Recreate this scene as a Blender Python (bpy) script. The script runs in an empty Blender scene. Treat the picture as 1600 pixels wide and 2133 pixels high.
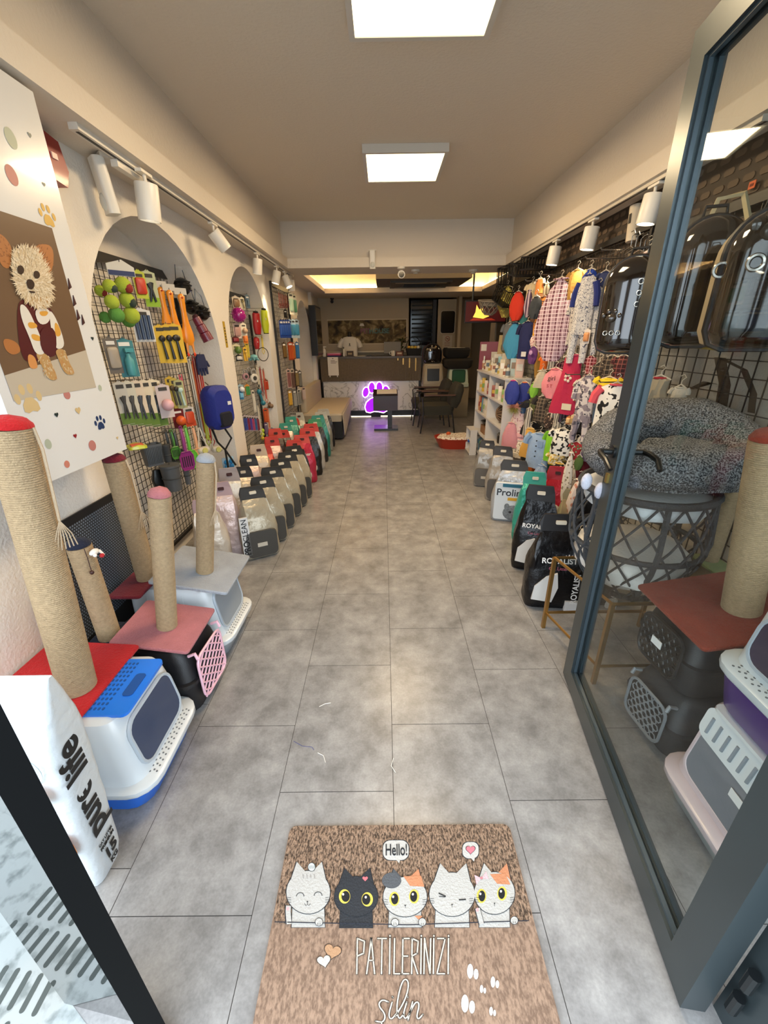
import bpy, math, random
from mathutils import Vector, Matrix
random.seed(7)
S = bpy.context.scene
COL = S.collection
PI = math.pi
# ---------------------------------------------------------------- camera
FPX, PITCH, YAW, ROLL, EYE = 851.6, math.radians(23.03), math.radians(-.21), math.radians(-.79), 1.49
cy_, sy_, cp_, sp_ = math.cos(YAW), math.sin(YAW), math.cos(PITCH), math.sin(PITCH)
CF = Vector((sy_*cp_, cy_*cp_, -sp_)); R0 = Vector((cy_, -sy_, 0)); U0 = R0.cross(CF)
CR = math.cos(ROLL)*R0 + math.sin(ROLL)*U0
CU = -math.sin(ROLL)*R0 + math.cos(ROLL)*U0
CO = Vector((0, 0, EYE))
cd = bpy.data.cameras.new('camera'); cam = bpy.data.objects.new('camera', cd); COL.objects.link(cam)
m3 = Matrix((CR, CU, -CF)).transposed()
cam.matrix_world = Matrix.Translation(CO) @ m3.to_4x4()
cd.sensor_fit = 'HORIZONTAL'; cd.sensor_width = 36; cd.lens = 36*FPX/1600; cd.clip_start = .02
S.camera = cam
# ---------------------------------------------------------------- light and exposure
vs = S.view_settings; vs.view_transform = 'Standard'; vs.look = 'None'; vs.gamma = 1; vs.use_curve_mapping = False
vs.exposure = 0.4
W = bpy.data.worlds.new('sky'); S.world = W; W.use_nodes = True
bg = W.node_tree.nodes['Background']; bg.inputs[0].default_value = (.80, .90, 1, 1); bg.inputs[1].default_value = 4.4
WARM = (1, .73, .43)
def area(name, loc, size, energy, color=WARM, rot=(0, 0, 0), sy=None):
    l = bpy.data.lights.new(name, 'AREA'); l.energy = energy; l.color = color
    l.shape = 'RECTANGLE'; l.size = size; l.size_y = sy or size
    o = bpy.data.objects.new(name, l); o.location = loc; o.rotation_euler = rot; COL.objects.link(o); return o
def spot(name, loc, tgt, energy, ang=70, color=(1, .77, .50), blend=.6):
    l = bpy.data.lights.new(name, 'SPOT'); l.energy = energy; l.color = color; l.spot_size = math.radians(ang); l.spot_blend = blend
    l.shadow_soft_size = .04
    o = bpy.data.objects.new(name, l); o.location = loc
    o.rotation_euler = (Vector(tgt)-Vector(loc)).to_track_quat('-Z', 'Y').to_euler(); COL.objects.link(o); return o
# the shop's two square ceiling panels and the lit recess over the counter area
area('ceiling_panel_light', (.17, 2.12, 2.67), .5, 26)
area('ceiling_panel_light', (.17, 3.87, 2.67), .5, 30)
area('recess_light', (.35, 6.9, 2.60), 2.2, 14, sy=1.2)
area('back_room_light', (2.5, 8.0, 2.2), .6, 5)

# ---------------------------------------------------------------- helpers
def ray(u, v): return CF + CR*((u-800)/FPX) - CU*((v-1066.5)/FPX)
def P(u, v, ax, c):
    """the point of the plane ax=c seen at photo pixel u,v"""
    r = ray(u, v); i = 'xyz'.index(ax); return CO + r*((c-CO[i])/r[i])
def ppm(p): return FPX/((Vector(p)-CO).dot(CF))
def zat(p, v):
    """height on the vertical through p that is seen at photo row v"""
    k = (1066.5-v)/FPX; n = CU - k*CF; d = Vector((p[0], p[1], 0))-Vector((0, 0, 0))
    return EYE - (n.x*d.x + n.y*d.y)/n.z
def lin(h):
    h = h.lstrip('#'); o = []
    for i in (0, 2, 4):
        c = int(h[i:i+2], 16)/255; o.append(c/12.92 if c <= .04045 else ((c+.055)/1.055)**2.4)
    return (*o, 1)
MATS = {}
def mat(hexc, rough=.6, metal=0, bump=0, bscale=80, emit=0, alpha=1, coat=0, var=0, vscale=6, trans=0, sheen=0):
    key = (hexc, rough, metal, bump, bscale, emit, alpha, coat, var, vscale, trans, sheen)
    if key in MATS: return MATS[key]
    m = bpy.data.materials.new('m_'+hexc.strip('#')); m.use_nodes = True; nt = m.node_tree; b = nt.nodes['Principled BSDF']
    b.inputs['Base Color'].default_value = lin(hexc); b.inputs['Roughness'].default_value = rough; b.inputs['Metallic'].default_value = metal
    if alpha < 1: b.inputs['Alpha'].default_value = alpha
    if coat: b.inputs['Coat Weight'].default_value = coat; b.inputs['Coat Roughness'].default_value = .08
    if trans: b.inputs['Transmission Weight'].default_value = trans
    if sheen: b.inputs['Sheen Weight'].default_value = sheen
    if emit: b.inputs['Emission Color'].default_value = lin(hexc); b.inputs['Emission Strength'].default_value = emit
    if var or bump: tc = nt.nodes.new('ShaderNodeTexCoord')
    if var:
        n = nt.nodes.new('ShaderNodeTexNoise'); n.inputs['Scale'].default_value = vscale; n.inputs['Detail'].default_value = 6
        r = nt.nodes.new('ShaderNodeHueSaturation'); r.inputs['Color'].default_value = lin(hexc)
        q = nt.nodes.new('ShaderNodeMapRange'); q.inputs['From Min'].default_value = .3; q.inputs['From Max'].default_value = .7; q.inputs['To Min'].default_value = 1-var; q.inputs['To Max'].default_value = 1+var
        nt.links.new(tc.outputs['Object'], n.inputs['Vector']); nt.links.new(n.outputs['Fac'], q.inputs['Value']); nt.links.new(q.outputs['Result'], r.inputs['Value']); nt.links.new(r.outputs['Color'], b.inputs['Base Color'])
    if bump:
        n = nt.nodes.new('ShaderNodeTexNoise'); n.inputs['Scale'].default_value = bscale; n.inputs['Detail'].default_value = 4
        k = nt.nodes.new('ShaderNodeBump'); k.inputs['Strength'].default_value = bump; k.inputs['Distance'].default_value = .01
        nt.links.new(tc.outputs['Object'], n.inputs['Vector']); nt.links.new(n.outputs['Fac'], k.inputs['Height']); nt.links.new(k.outputs['Normal'], b.inputs['Normal'])
    MATS[key] = m; return m
def patmat(kind, c1, c2, c3=None, scale=30, rough=.8):
    """printed cloth: spots, plaid, camo, stripes, flowers"""
    key = (kind, c1, c2, c3, scale, rough)
    if key in MATS: return MATS[key]
    m = bpy.data.materials.new('print_'+kind); m.use_nodes = True; nt = m.node_tree; b = nt.nodes['Principled BSDF']; N = nt.nodes.new; L = nt.links.new
    b.inputs['Roughness'].default_value = rough
    tc = N('ShaderNodeTexCoord')
    def mix(fac, a, bb):
        x = N('ShaderNodeMix'); x.data_type = 'RGBA'; L(fac, x.inputs[0])
        for s, i in ((a, 6), (bb, 7)):
            if isinstance(s, str): x.inputs[i].default_value = lin(s)
            else: L(s, x.inputs[i])
        return x.outputs[2]
    def gt(sock, th, inv=False):
        x = N('ShaderNodeMath'); x.operation = 'LESS_THAN' if inv else 'GREATER_THAN'; L(sock, x.inputs[0]); x.inputs[1].default_value = th; return x.outputs[0]
    if kind in ('camo', 'cow'):
        n = N('ShaderNodeTexNoise'); n.inputs['Scale'].default_value = scale; n.inputs['Detail'].default_value = 1; L(tc.outputs['Object'], n.inputs[0])
        o = mix(gt(n.outputs['Fac'], .55 if kind == 'cow' else .5), c1, c2)
        if c3:
            n2 = N('ShaderNodeTexNoise'); n2.inputs['Scale'].default_value = scale*1.7; mp = N('ShaderNodeMapping'); mp.inputs['Location'].default_value = (3, 1, 2); L(tc.outputs['Object'], mp.inputs[0]); L(mp.outputs[0], n2.inputs[0])
            o = mix(gt(n2.outputs['Fac'], .58), o, c3)
    elif kind in ('dots', 'flower'):
        n = N('ShaderNodeTexVoronoi'); n.inputs['Scale'].default_value = scale; L(tc.outputs['Object'], n.inputs[0])
        o = mix(gt(n.outputs['Distance'], .33, True), c1, c2)
        if c3: o = mix(gt(n.outputs['Distance'], .15, True), o, c3)
    elif kind == 'scribble':
        n = N('ShaderNodeTexNoise'); n.inputs['Scale'].default_value = scale; n.inputs['Detail'].default_value = 2; n.inputs['Distortion'].default_value = 2; L(tc.outputs['Object'], n.inputs[0])
        a = N('ShaderNodeMath'); a.operation = 'SUBTRACT'; L(n.outputs['Fac'], a.inputs[0]); a.inputs[1].default_value = .5
        ab = N('ShaderNodeMath'); ab.operation = 'ABSOLUTE'; L(a.outputs[0], ab.inputs[0])
        o = mix(gt(ab.outputs[0], .022, True), c1, c2)
    else:
        sp = N('ShaderNodeSeparateXYZ'); L(tc.outputs['Object'], sp.inputs[0])
        def wave(sock, f, th):
            a = N('ShaderNodeMath'); a.operation = 'MULTIPLY'; L(sock, a.inputs[0]); a.inputs[1].default_value = f
            s = N('ShaderNodeMath'); s.operation = 'SINE'; L(a.outputs[0], s.inputs[0]); return gt(s.outputs[0], th)
        if kind == 'plaid':
            o = mix(wave(sp.outputs[0], scale, .3), c1, c2); o2 = mix(wave(sp.outputs[2], scale, .3), c1, c2)
            x = N('ShaderNodeMix'); x.data_type = 'RGBA'; x.blend_type = 'MULTIPLY'; x.inputs[0].default_value = .55; L(o, x.inputs[6]); L(o2, x.inputs[7]); o = x.outputs[2]
            o = mix(wave(sp.outputs[0], scale*1.9, .86), o, c3 or '#eee'); o = mix(wave(sp.outputs[2], scale*1.9, .86), o, c3 or '#eeeeee')
        elif kind == 'hstripe': o = mix(wave(sp.outputs[2], scale, 0), c1, c2)
        else: o = mix(wave(sp.outputs[0], scale, 0), c1, c2)
    L(o, b.inputs['Base Color']); MATS[key] = m; return m

class MB:
    """gathers shapes and links them as ONE mesh object"""
    def __init__(s): s.v = []; s.f = []; s.m = []; s.cm = 0; s.T = None
    def pt(s, p):
        p = Vector(p); 
        if s.T is not None: p = s.T @ p
        s.v.append(p); return len(s.v)-1
    def face(s, ids, m=None): s.f.append(tuple(ids)); s.m.append(s.cm if m is None else m)
    def poly(s, pts, m=None): s.face([s.pt(p) for p in pts], m); return s
    def box(s, c, d, m=None, R=None):
        hx, hy, hz = d[0]/2, d[1]/2, d[2]/2; c = Vector(c); q = []
        for z in (-hz, hz):
            for x, y in ((-hx, -hy), (hx, -hy), (hx, hy), (-hx, hy)):
                p = Vector((x, y, z)); p = (R @ p if R else p)+c; q.append(s.pt(p))
        for f in ((3, 2, 1, 0), (4, 5, 6, 7), (0, 1, 5, 4), (1, 2, 6, 5), (2, 3, 7, 6), (3, 0, 4, 7)): s.face([q[i] for i in f], m)
        return s
    def bx(s, x0, x1, y0, y1, z0, z1, m=None): return s.box(((x0+x1)/2, (y0+y1)/2, (z0+z1)/2), (abs(x1-x0), abs(y1-y0), abs(z1-z0)), m)
    def loft(s, rings, cap=(True, True), m=None, closed=False):
        R = [[s.pt(p) for p in r] for r in rings]; n = len(R[0])
        for a in range(len(R)-(0 if closed else 1)):
            A, B = R[a], R[(a+1) % len(R)]
            for i in range(n): j = (i+1) % n; s.face((A[i], A[j], B[j], B[i]), m)
        if not closed:
            if cap[0]: s.face(R[0][::-1], m)
            if cap[1]: s.face(R[-1], m)
        return s
    def tube(s, pts, r, n=6, m=None, closed=False):
        pts = [Vector(p) for p in pts]; rings = []; up = Vector((0, 0, 1)); prev = None
        for i, p in enumerate(pts):
            if closed: t = pts[(i+1) % len(pts)]-pts[i-1]
            else: t = pts[min(i+1, len(pts)-1)]-pts[max(i-1, 0)]
            t = t.normalized() if t.length > 1e-9 else up
            if prev is None: a = t.orthogonal().normalized()
            else:
                a = prev-t*prev.dot(t); a = a.normalized() if a.length > 1e-6 else t.orthogonal().normalized()
            prev = a; b = t.cross(a); rr_ = r[i] if isinstance(r, (list, tuple)) else r
            rings.append([p+(a*math.cos(2*PI*k/n)+b*math.sin(2*PI*k/n))*rr_ for k in range(n)])
        return s.loft(rings, m=m, closed=closed)
    def lathe(s, prof, c=(0, 0, 0), n=20, m=None, ax='z', cap=(True, True)):
        rings = []
        for r, z in prof:
            ring = []
            for k in range(n):
                a = 2*PI*k/n; x, y = r*math.cos(a), r*math.sin(a)
                ring.append(Vector(c)+{'z': Vector((x, y, z)), 'x': Vector((z, x, y)), 'y': Vector((y, z, x))}[ax])
            rings.append(ring)
        return s.loft(rings, cap, m)
    def ball(s, c, r, n=12, m=None):
        if not isinstance(r, (tuple, list)): r = (r, r, r)
        k = max(5, n//2); rings = []
        for i in range(k+1):
            t = PI*(i+.02)/(k+.04); q = math.sin(t)
            rings.append([Vector(c)+Vector((r[0]*q*math.cos(2*PI*j/n), r[1]*q*math.sin(2*PI*j/n), -r[2]*math.cos(t))) for j in range(n)])
        return s.loft(rings, m=m)
    def prism(s, pts, d, m=None):
        """pts: 3D outline, d: extrusion vector"""
        d = Vector(d); return s.loft([[Vector(p) for p in pts], [Vector(p)+d for p in pts]], m=m)
    def torus(s, c, R, r, ax='z', n=20, k=6, m=None, sq=1):
        pts = []
        for i in range(n):
            a = 2*PI*i/n; x, y = R*math.cos(a), R*sq*math.sin(a)
            pts.append(Vector(c)+{'z': Vector((x, y, 0)), 'x': Vector((0, x, y)), 'y': Vector((x, 0, y))}[ax])
        return s.tube(pts, r, k, m, True)
    def jitter(s, a, f=9):
        from mathutils import noise
        for i, p in enumerate(s.v): s.v[i] = p+noise.noise_vector(p*f)*a
        return s
    def build(s, name, mats, parent=None, smooth=35):
        me = bpy.data.meshes.new(name); me.from_pydata([tuple(p) for p in s.v], [], s.f)
        if not isinstance(mats, (list, tuple)): mats = [mats]
        for q in mats: me.materials.append(q)
        for p, k in zip(me.polygons, s.m): p.material_index = min(k, len(mats)-1)
        if smooth:
            for p in me.polygons: p.use_smooth = True
            me.set_sharp_from_angle(angle=math.radians(smooth))
        me.validate(); me.update()
        o = bpy.data.objects.new(name, me); COL.objects.link(o)
        if parent: o.parent = parent
        return o
def rr(hx, hy, r, z, cx=0, cy=0, n=4):
    """rounded rectangle ring"""
    o = []; r = min(r, hx*.99, hy*.99)
    for sx, sy, a0 in ((1, 1, 0), (-1, 1, PI/2), (-1, -1, PI), (1, -1, 1.5*PI)):
        for i in range(n+1):
            a = a0+PI/2*i/n; o.append(Vector((cx+sx*(hx-r)+r*math.cos(a), cy+sy*(hy-r)+r*math.sin(a), z)))
    return o
def xz(ring): return [Vector((p.x, p.z, p.y)) for p in ring]
def empty(name, loc=(0, 0, 0), rz=0, rx=0, ry=0):
    o = bpy.data.objects.new(name, None); o.empty_display_size = .1; COL.objects.link(o); o.location = loc; o.rotation_euler = (rx, ry, rz); return o
def tag(o, label, cat, group=None, kind=None):
    o['label'] = label; o['category'] = cat
    if group: o['group'] = group
    if kind: o['kind'] = kind
    return o
def thing(name, label, cat, loc=(0, 0, 0), rz=0, group=None, rx=0, ry=0): return tag(empty(name, loc, rz, rx, ry), label, cat, group)
def struct(o): o['kind'] = 'structure'; return o
def text(body, size, m, parent=None, loc=(0, 0, 0), rot=(0, 0, 0), name='lettering', ext=.0006, sx=1, bold=0, M=None, shear=0):
    cu = bpy.data.curves.new('t', 'FONT'); cu.body = body; cu.size = size; cu.align_x = 'CENTER'; cu.align_y = 'CENTER'; cu.extrude = ext; cu.offset = bold; cu.shear = shear
    to = bpy.data.objects.new('t', cu); COL.objects.link(to)
    dg = bpy.context.evaluated_depsgraph_get(); me = bpy.data.meshes.new_from_object(to.evaluated_get(dg)); bpy.data.objects.remove(to)
    me.transform(Matrix.Diagonal((sx, 1, 1, 1)))
    if M is not None: me.transform(M)
    me.materials.clear(); me.materials.append(m); o = bpy.data.objects.new(name, me); COL.objects.link(o); o.parent = parent; o.location = loc; o.rotation_euler = rot; return o
ORD = ['first', 'second', 'third', 'fourth', 'fifth', 'sixth', 'seventh', 'eighth', 'ninth', 'tenth', 'eleventh', 'twelfth', 'thirteenth', 'fourteenth', 'fifteenth', 'sixteenth']
def copy_tree(o, parent=None):
    c = o.copy(); COL.objects.link(c); c.parent = parent
    for ch in list(o.children): copy_tree(ch, c)
    return c
# ================================================================ SETTING
LX, RX, CZ, SZ, BY = -1.32, 1.60, 2.72, 2.25, 9.3     # left wall, right wall, ceiling, soffit, back wall
plaster = mat('#d9cfc0', .75, bump=.25, bscale=60)
white_pl = mat('#e2dcd2', .7, bump=.35, bscale=90)
def floor_mat():
    m = bpy.data.materials.new('concrete_tile'); m.use_nodes = True; nt = m.node_tree; b = nt.nodes['Principled BSDF']; N = nt.nodes.new; L = nt.links.new
    tc = N('ShaderNodeTexCoord'); mp = N('ShaderNodeMapping'); L(tc.outputs['Object'], mp.inputs[0]); mp.inputs['Scale'].default_value = (1, 1.0, 1)
    n = N('ShaderNodeTexNoise'); n.inputs['Scale'].default_value = 7; n.inputs['Detail'].default_value = 9; n.inputs['Roughness'].default_value = .68; n.inputs['Distortion'].default_value = .1; L(mp.outputs[0], n.inputs[0])
    n2 = N('ShaderNodeTexNoise'); n2.inputs['Scale'].default_value = 130; n2.inputs['Detail'].default_value = 3; L(mp.outputs[0], n2.inputs[0])
    r = N('ShaderNodeValToRGB'); e = r.color_ramp.elements; e[0].position = .32; e[0].color = lin('#716f6d'); e[1].position = .68; e[1].color = lin('#a19f9c')
    x = e.new(.5); x.color = lin('#8a8886')
    L(n.outputs['Fac'], r.inputs[0])
    g = N('ShaderNodeNewGeometry'); h = N('ShaderNodeHueSaturation'); L(r.outputs[0], h.inputs['Color'])
    a = N('ShaderNodeMath'); a.operation = 'MULTIPLY_ADD'; L(g.outputs['Random Per Island'], a.inputs[0]); a.inputs[1].default_value = .07; a.inputs[2].default_value = .93
    a2 = N('ShaderNodeMath'); a2.operation = 'MULTIPLY_ADD'; L(n2.outputs['Fac'], a2.inputs[0]); a2.inputs[1].default_value = .4; L(a.outputs[0], a2.inputs[2])
    a3 = N('ShaderNodeMath'); a3.operation = 'SUBTRACT'; L(a2.outputs[0], a3.inputs[0]); a3.inputs[1].default_value = .2
    L(a3.outputs[0], h.inputs['Value']); L(h.outputs[0], b.inputs['Base Color'])
    b.inputs['Roughness'].default_value = .3; b.inputs['Specular IOR Level'].default_value = .4
    k = N('ShaderNodeBump'); k.inputs['Strength'].default_value = .12; k.inputs['Distance'].default_value = .005; L(n.outputs['Fac'], k.inputs['Height']); L(k.outputs[0], b.inputs['Normal'])
    return m
b = MB(); b.bx(-2.2, 4.2, .36, 13.2, -.05, -.0015, 1)
TW, TL_, X0 = .4057, .613, .016
ph = {0: .954, 1: 1.228, 2: .918, 3: 1.228}
for k in range(-6, 10):
    p0 = {-2: 1.228, -1: .954, 0: 1.228, 1: .918, 2: 1.2}.get(k, (k*.37) % .613)
    for j in range(-3, 22):
        x0, x1 = X0+k*TW+.001, X0+(k+1)*TW-.001; y0, y1 = p0+j*TL_+.001, p0+(j+1)*TL_-.001
        y0, y1 = max(y0, .36), min(y1, 13.1)
        if y1 > y0: b.poly([(x0, y0, 0), (x1, y0, 0), (x1, y1, 0), (x0, y1, 0)], 0)
struct(b.build('floor', [floor_mat(), mat('#3b3836', .8)], smooth=0))
# pavement outside
def pave():
    m = bpy.data.materials.new('pavement'); m.use_nodes = True; nt = m.node_tree; bb = nt.nodes['Principled BSDF']; N = nt.nodes.new; L = nt.links.new
    tc = N('ShaderNodeTexCoord'); n = N('ShaderNodeTexNoise'); n.inputs['Scale'].default_value = 22; n.inputs['Detail'].default_value = 8; L(tc.outputs['Object'], n.inputs[0])
    r = N('ShaderNodeValToRGB'); e = r.color_ramp.elements; e[0].position = .35; e[0].color = lin('#686e6c'); e[1].position = .5; e[1].color = lin('#8f9492'); L(n.outputs['Fac'], r.inputs[0]); L(r.outputs[0], bb.inputs['Base Color']); bb.inputs['Roughness'].default_value = .7
    return m
b = MB(); b.bx(-9, 9, -9, .36, -.06, -.002); b.poly([(-9, .2, .001), (-.535, .2, .001), (-.535, .312, .001), (-1.6, .911, .001), (-9, .911, .001)])
struct(b.build('pavement', [pave()], smooth=0))
dk = mat('#3c423f', .8)
t = thing('drain_grate', 'slotted drain grate in the pale pavement outside the glass front', 'drain grate', (0, 0, 0))
b = MB()
for r_ in range(3):
    for i in range(14):
        x, y = -1.10+i*.034+r_*.016, .500-r_*.085-i*.005
        if y > .312-(x+.535)*.5625-.03: continue
        b.prism([(x+p.x, y+p.y, .0012) for p in rr(.0065, .034, .006, 0)], (0, 0, .0006))
b.build('slot_row', [dk], t, 0)

# ---- left wall with three arched niches
def arch_pts(cy, r, zs, n=24): return [(cy-r*math.cos(PI*i/n), zs+r*math.sin(PI*i/n)) for i in range(n+1)]
AR = [(2.79, .775, 1.35), (4.5, .65, 1.48), (7.45, .60, 1.47)]
b = MB(); ND = .27; y = .66
for cyy, r, zs in AR:
    pts = arch_pts(cyy, r, zs)
    b.poly([(LX, y, 0), (LX, cyy-r, 0), (LX, cyy-r, SZ+.03), (LX, y, SZ+.03)])
    for i in range(len(pts)-1):
        (a0, z0), (a1, z1) = pts[i], pts[i+1]
        b.poly([(LX, a0, z0), (LX, a1, z1), (LX, a1, SZ+.03), (LX, a0, SZ+.03)])
        b.poly([(LX, a0, z0), (LX, a1, z1), (LX-ND, a1, z1), (LX-ND, a0, z0)])
    for s_ in (-1, 1):
        yy = cyy+s_*r; b.poly([(LX, yy, 0), (LX, yy, zs), (LX-ND, yy, zs), (LX-ND, yy, 0)])
    b.poly([(LX-ND, cyy-r-.01, 0), (LX-ND, cyy+r+.01, 0), (LX-ND, cyy+r+.01, SZ), (LX-ND, cyy-r-.01, SZ)])
    y = cyy+r
b.poly([(LX, y, 0), (LX, BY, 0), (LX, BY, SZ+.03), (LX, y, SZ+.03)])
b.bx(LX, LX+.06, 8.12, 8.3, 0, SZ)
struct(b.build('wall_left', [white_pl], smooth=50))
# ---- right wall: grey painted below, dark slotted panel above
b = MB(); b.bx(RX, RX+.1, .45, 5.9, 0, SZ+.03)
struct(b.build('wall_right', [mat('#a9a59c', .85, bump=.3, var=.12)], smooth=0))
b = MB(); b.bx(RX-.015, RX, 1.0, 5.6, 1.72, SZ, 0)
for i in range(9):
    z = 1.78+i*.055
    for j in range(52):
        yy = 1.05+j*.087+(i % 2)*.0435
        if yy > 5.5: continue
        pts = [(RX-.0155, yy+(.018 if math.cos(a) > 0 else -.018)+.014*math.cos(a), z+.014*math.sin(a)) for a in [2*PI*(k+.5)/12 for k in range(12)]]
        b.prism(pts, (-.003, 0, 0), 1)
struct(b.build('trim_1', [mat('#35291f', .6), mat('#5b4a3a', .6)], smooth=0))
# ---- ceiling, soffits with lip
b = MB()
b.bx(-1.16, 1.50, -.1, 5.55, CZ, CZ+.1)
struct(b.build('ceiling', [plaster], smooth=0))
def soffit(name, x0, x1, lipx, s_):
    b = MB()
    b.bx(min(x0, x1), max(x0, x1), .40, 5.55, SZ+.10, CZ)          # upper face
    b.bx(min(x0, lipx), max(x0, lipx), .40, 5.47, SZ, SZ+.10)      # lip
    return struct(b.build(name, [plaster], smooth=0))
soffit('trim_2', LX-.3, -1.16, -1.095, 1)
soffit('trim_3', RX+.2, 1.50, 1.425, 1)
b = MB(); b.bx(LX-.3, RX+1.6, 5.55, 6.05, SZ+.10, CZ+.05); b.bx(LX-.3, RX+1.6, 5.47, 6.05, SZ, SZ+.10)
struct(b.build('trim_4', [plaster], smooth=0))
# lit recess behind the beam
RXE = 1.75
b = MB()
b.bx(LX-.3, -1.02, 6.05, 9.3, SZ, SZ+.06); b.bx(-1.02, RXE, 8.15, 9.3, SZ-.02, SZ+.06); b.bx(RXE, RX+1.6, 6.05, 9.3, SZ, SZ+.06)
b.bx(LX-.3, RX+1.6, 6.05, 9.3, CZ-.02, CZ+.05)
b.bx(LX-.1, -1.16, 6.05, 8.3, SZ+.06, CZ); b.bx(RXE+.12, RX+1.6, 6.05, 8.3, SZ+.06, CZ); b.bx(-1.2, RXE+.12, 8.28, 8.4, SZ+.06, CZ)
struct(b.build('ceiling_recess', [plaster], smooth=0))
b = MB()
st = mat('#ffd894', emit=22)
b.bx(-1.14, -1.11, 6.1, 8.2, SZ+.07, SZ+.09); b.bx(-1.1, RXE+.05, 8.235, 8.255, SZ+.07, SZ+.09); b.bx(RXE+.05, RXE+.08, 6.1, 8.2, SZ+.07, SZ+.09)
tag(b.build('led_strip', [st], smooth=0), 'warm light strip hidden in the recess above the counter', 'light strip')
# ---- back of the shop
wallb = mat('#b3a48c', .8)
b = MB(); b.bx(LX-.1, .57, BY, BY+.1, 0, SZ)
struct(b.build('wall_back', [wallb], smooth=0))
b = MB(); b.bx(.57, 4.2, 11.2, 11.3, 0, SZ+.3); b.bx(.53, .57, BY, 11.2, 0, SZ)
b.bx(1.50, 1.56, 9.0, 11.2, 0, SZ+.0); b.bx(1.56, 1.96, 9.9, 9.96, 0, SZ)
struct(b.build('wall_inner', [mat('#9c8d76', .8)], smooth=0))
b = MB(); b.bx(3.2, 3.3, 5.9, 11.2, 0, SZ+.3); b.bx(RX, 3.3, 5.85, 5.9, 0, SZ+.3); b.bx(.5, 3.3, 9.3, 11.3, SZ, SZ+.1)
struct(b.build('wall_side', [mat('#8f8067', .8)], smooth=0))
# shop front header above the entrance
b = MB(); b.bx(-3, 3, .30, .42, 2.30, 3.4)
struct(b.build('wall_front', [mat('#4a4d50', .6)], smooth=0))
b = MB()
b.bx(LX+.0, LX+.012, 1.3, 2.0, 0, .08); b.bx(LX, LX+.012, 5.16, 6.84, 0, .08)
struct(b.build('baseboard_left', [mat('#cfc6b8', .6)], smooth=0))
# ---- ceiling panels
def panel(y, label):
    t = thing('ceiling_light', label, 'ceiling light', (.17, y, CZ-.001))
    b = MB(); 
    for x0, x1, y0, y1 in ((-.3, .3, -.3, -.275), (-.3, .3, .275, .3), (-.3, -.275, -.275, .275), (.275, .3, -.275, .275)): b.bx(x0, x1, y0, y1, -.05, 0)
    b.build('frame', [mat('#cfcac0', .4)], t, 0)
    b = MB(); b.bx(-.275, .275, -.275, .275, -.046, -.04); b.build('diffuser', [mat('#fff0c4', emit=2.2)], t, 0)
panel(2.12, 'square ceiling light panel nearest the entrance, cut by the top of the photo')
panel(3.87, 'square ceiling light panel in the middle of the ceiling, wholly in view')
for nm, (u0, u1), v, lab in (('recess_light_panel', (715, 775), 574, 'flat lamp in the ceiling recess left of the air conditioner'), ('recess_light_panel', (998, 1043), 570, 'flat lamp in the ceiling recess right of the air conditioner')):
    p = P((u0+u1)/2, v, 'z', 2.62); hw = (u1-u0)/2/ppm(p)
    t = thing(nm, lab, 'ceiling light', (p.x, p.y, 2.64)); b = MB(); b.bx(-hw, hw, -.15, .15, -.02, 0); b.build('diffuser', [mat('#fff4d8', emit=3)], t, 0)
    b = MB(); b.bx(-hw-.01, hw+.01, -.16, .16, 0, .06); b.build('frame', [mat('#ddd8cc', .5)], t, 0)
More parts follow.
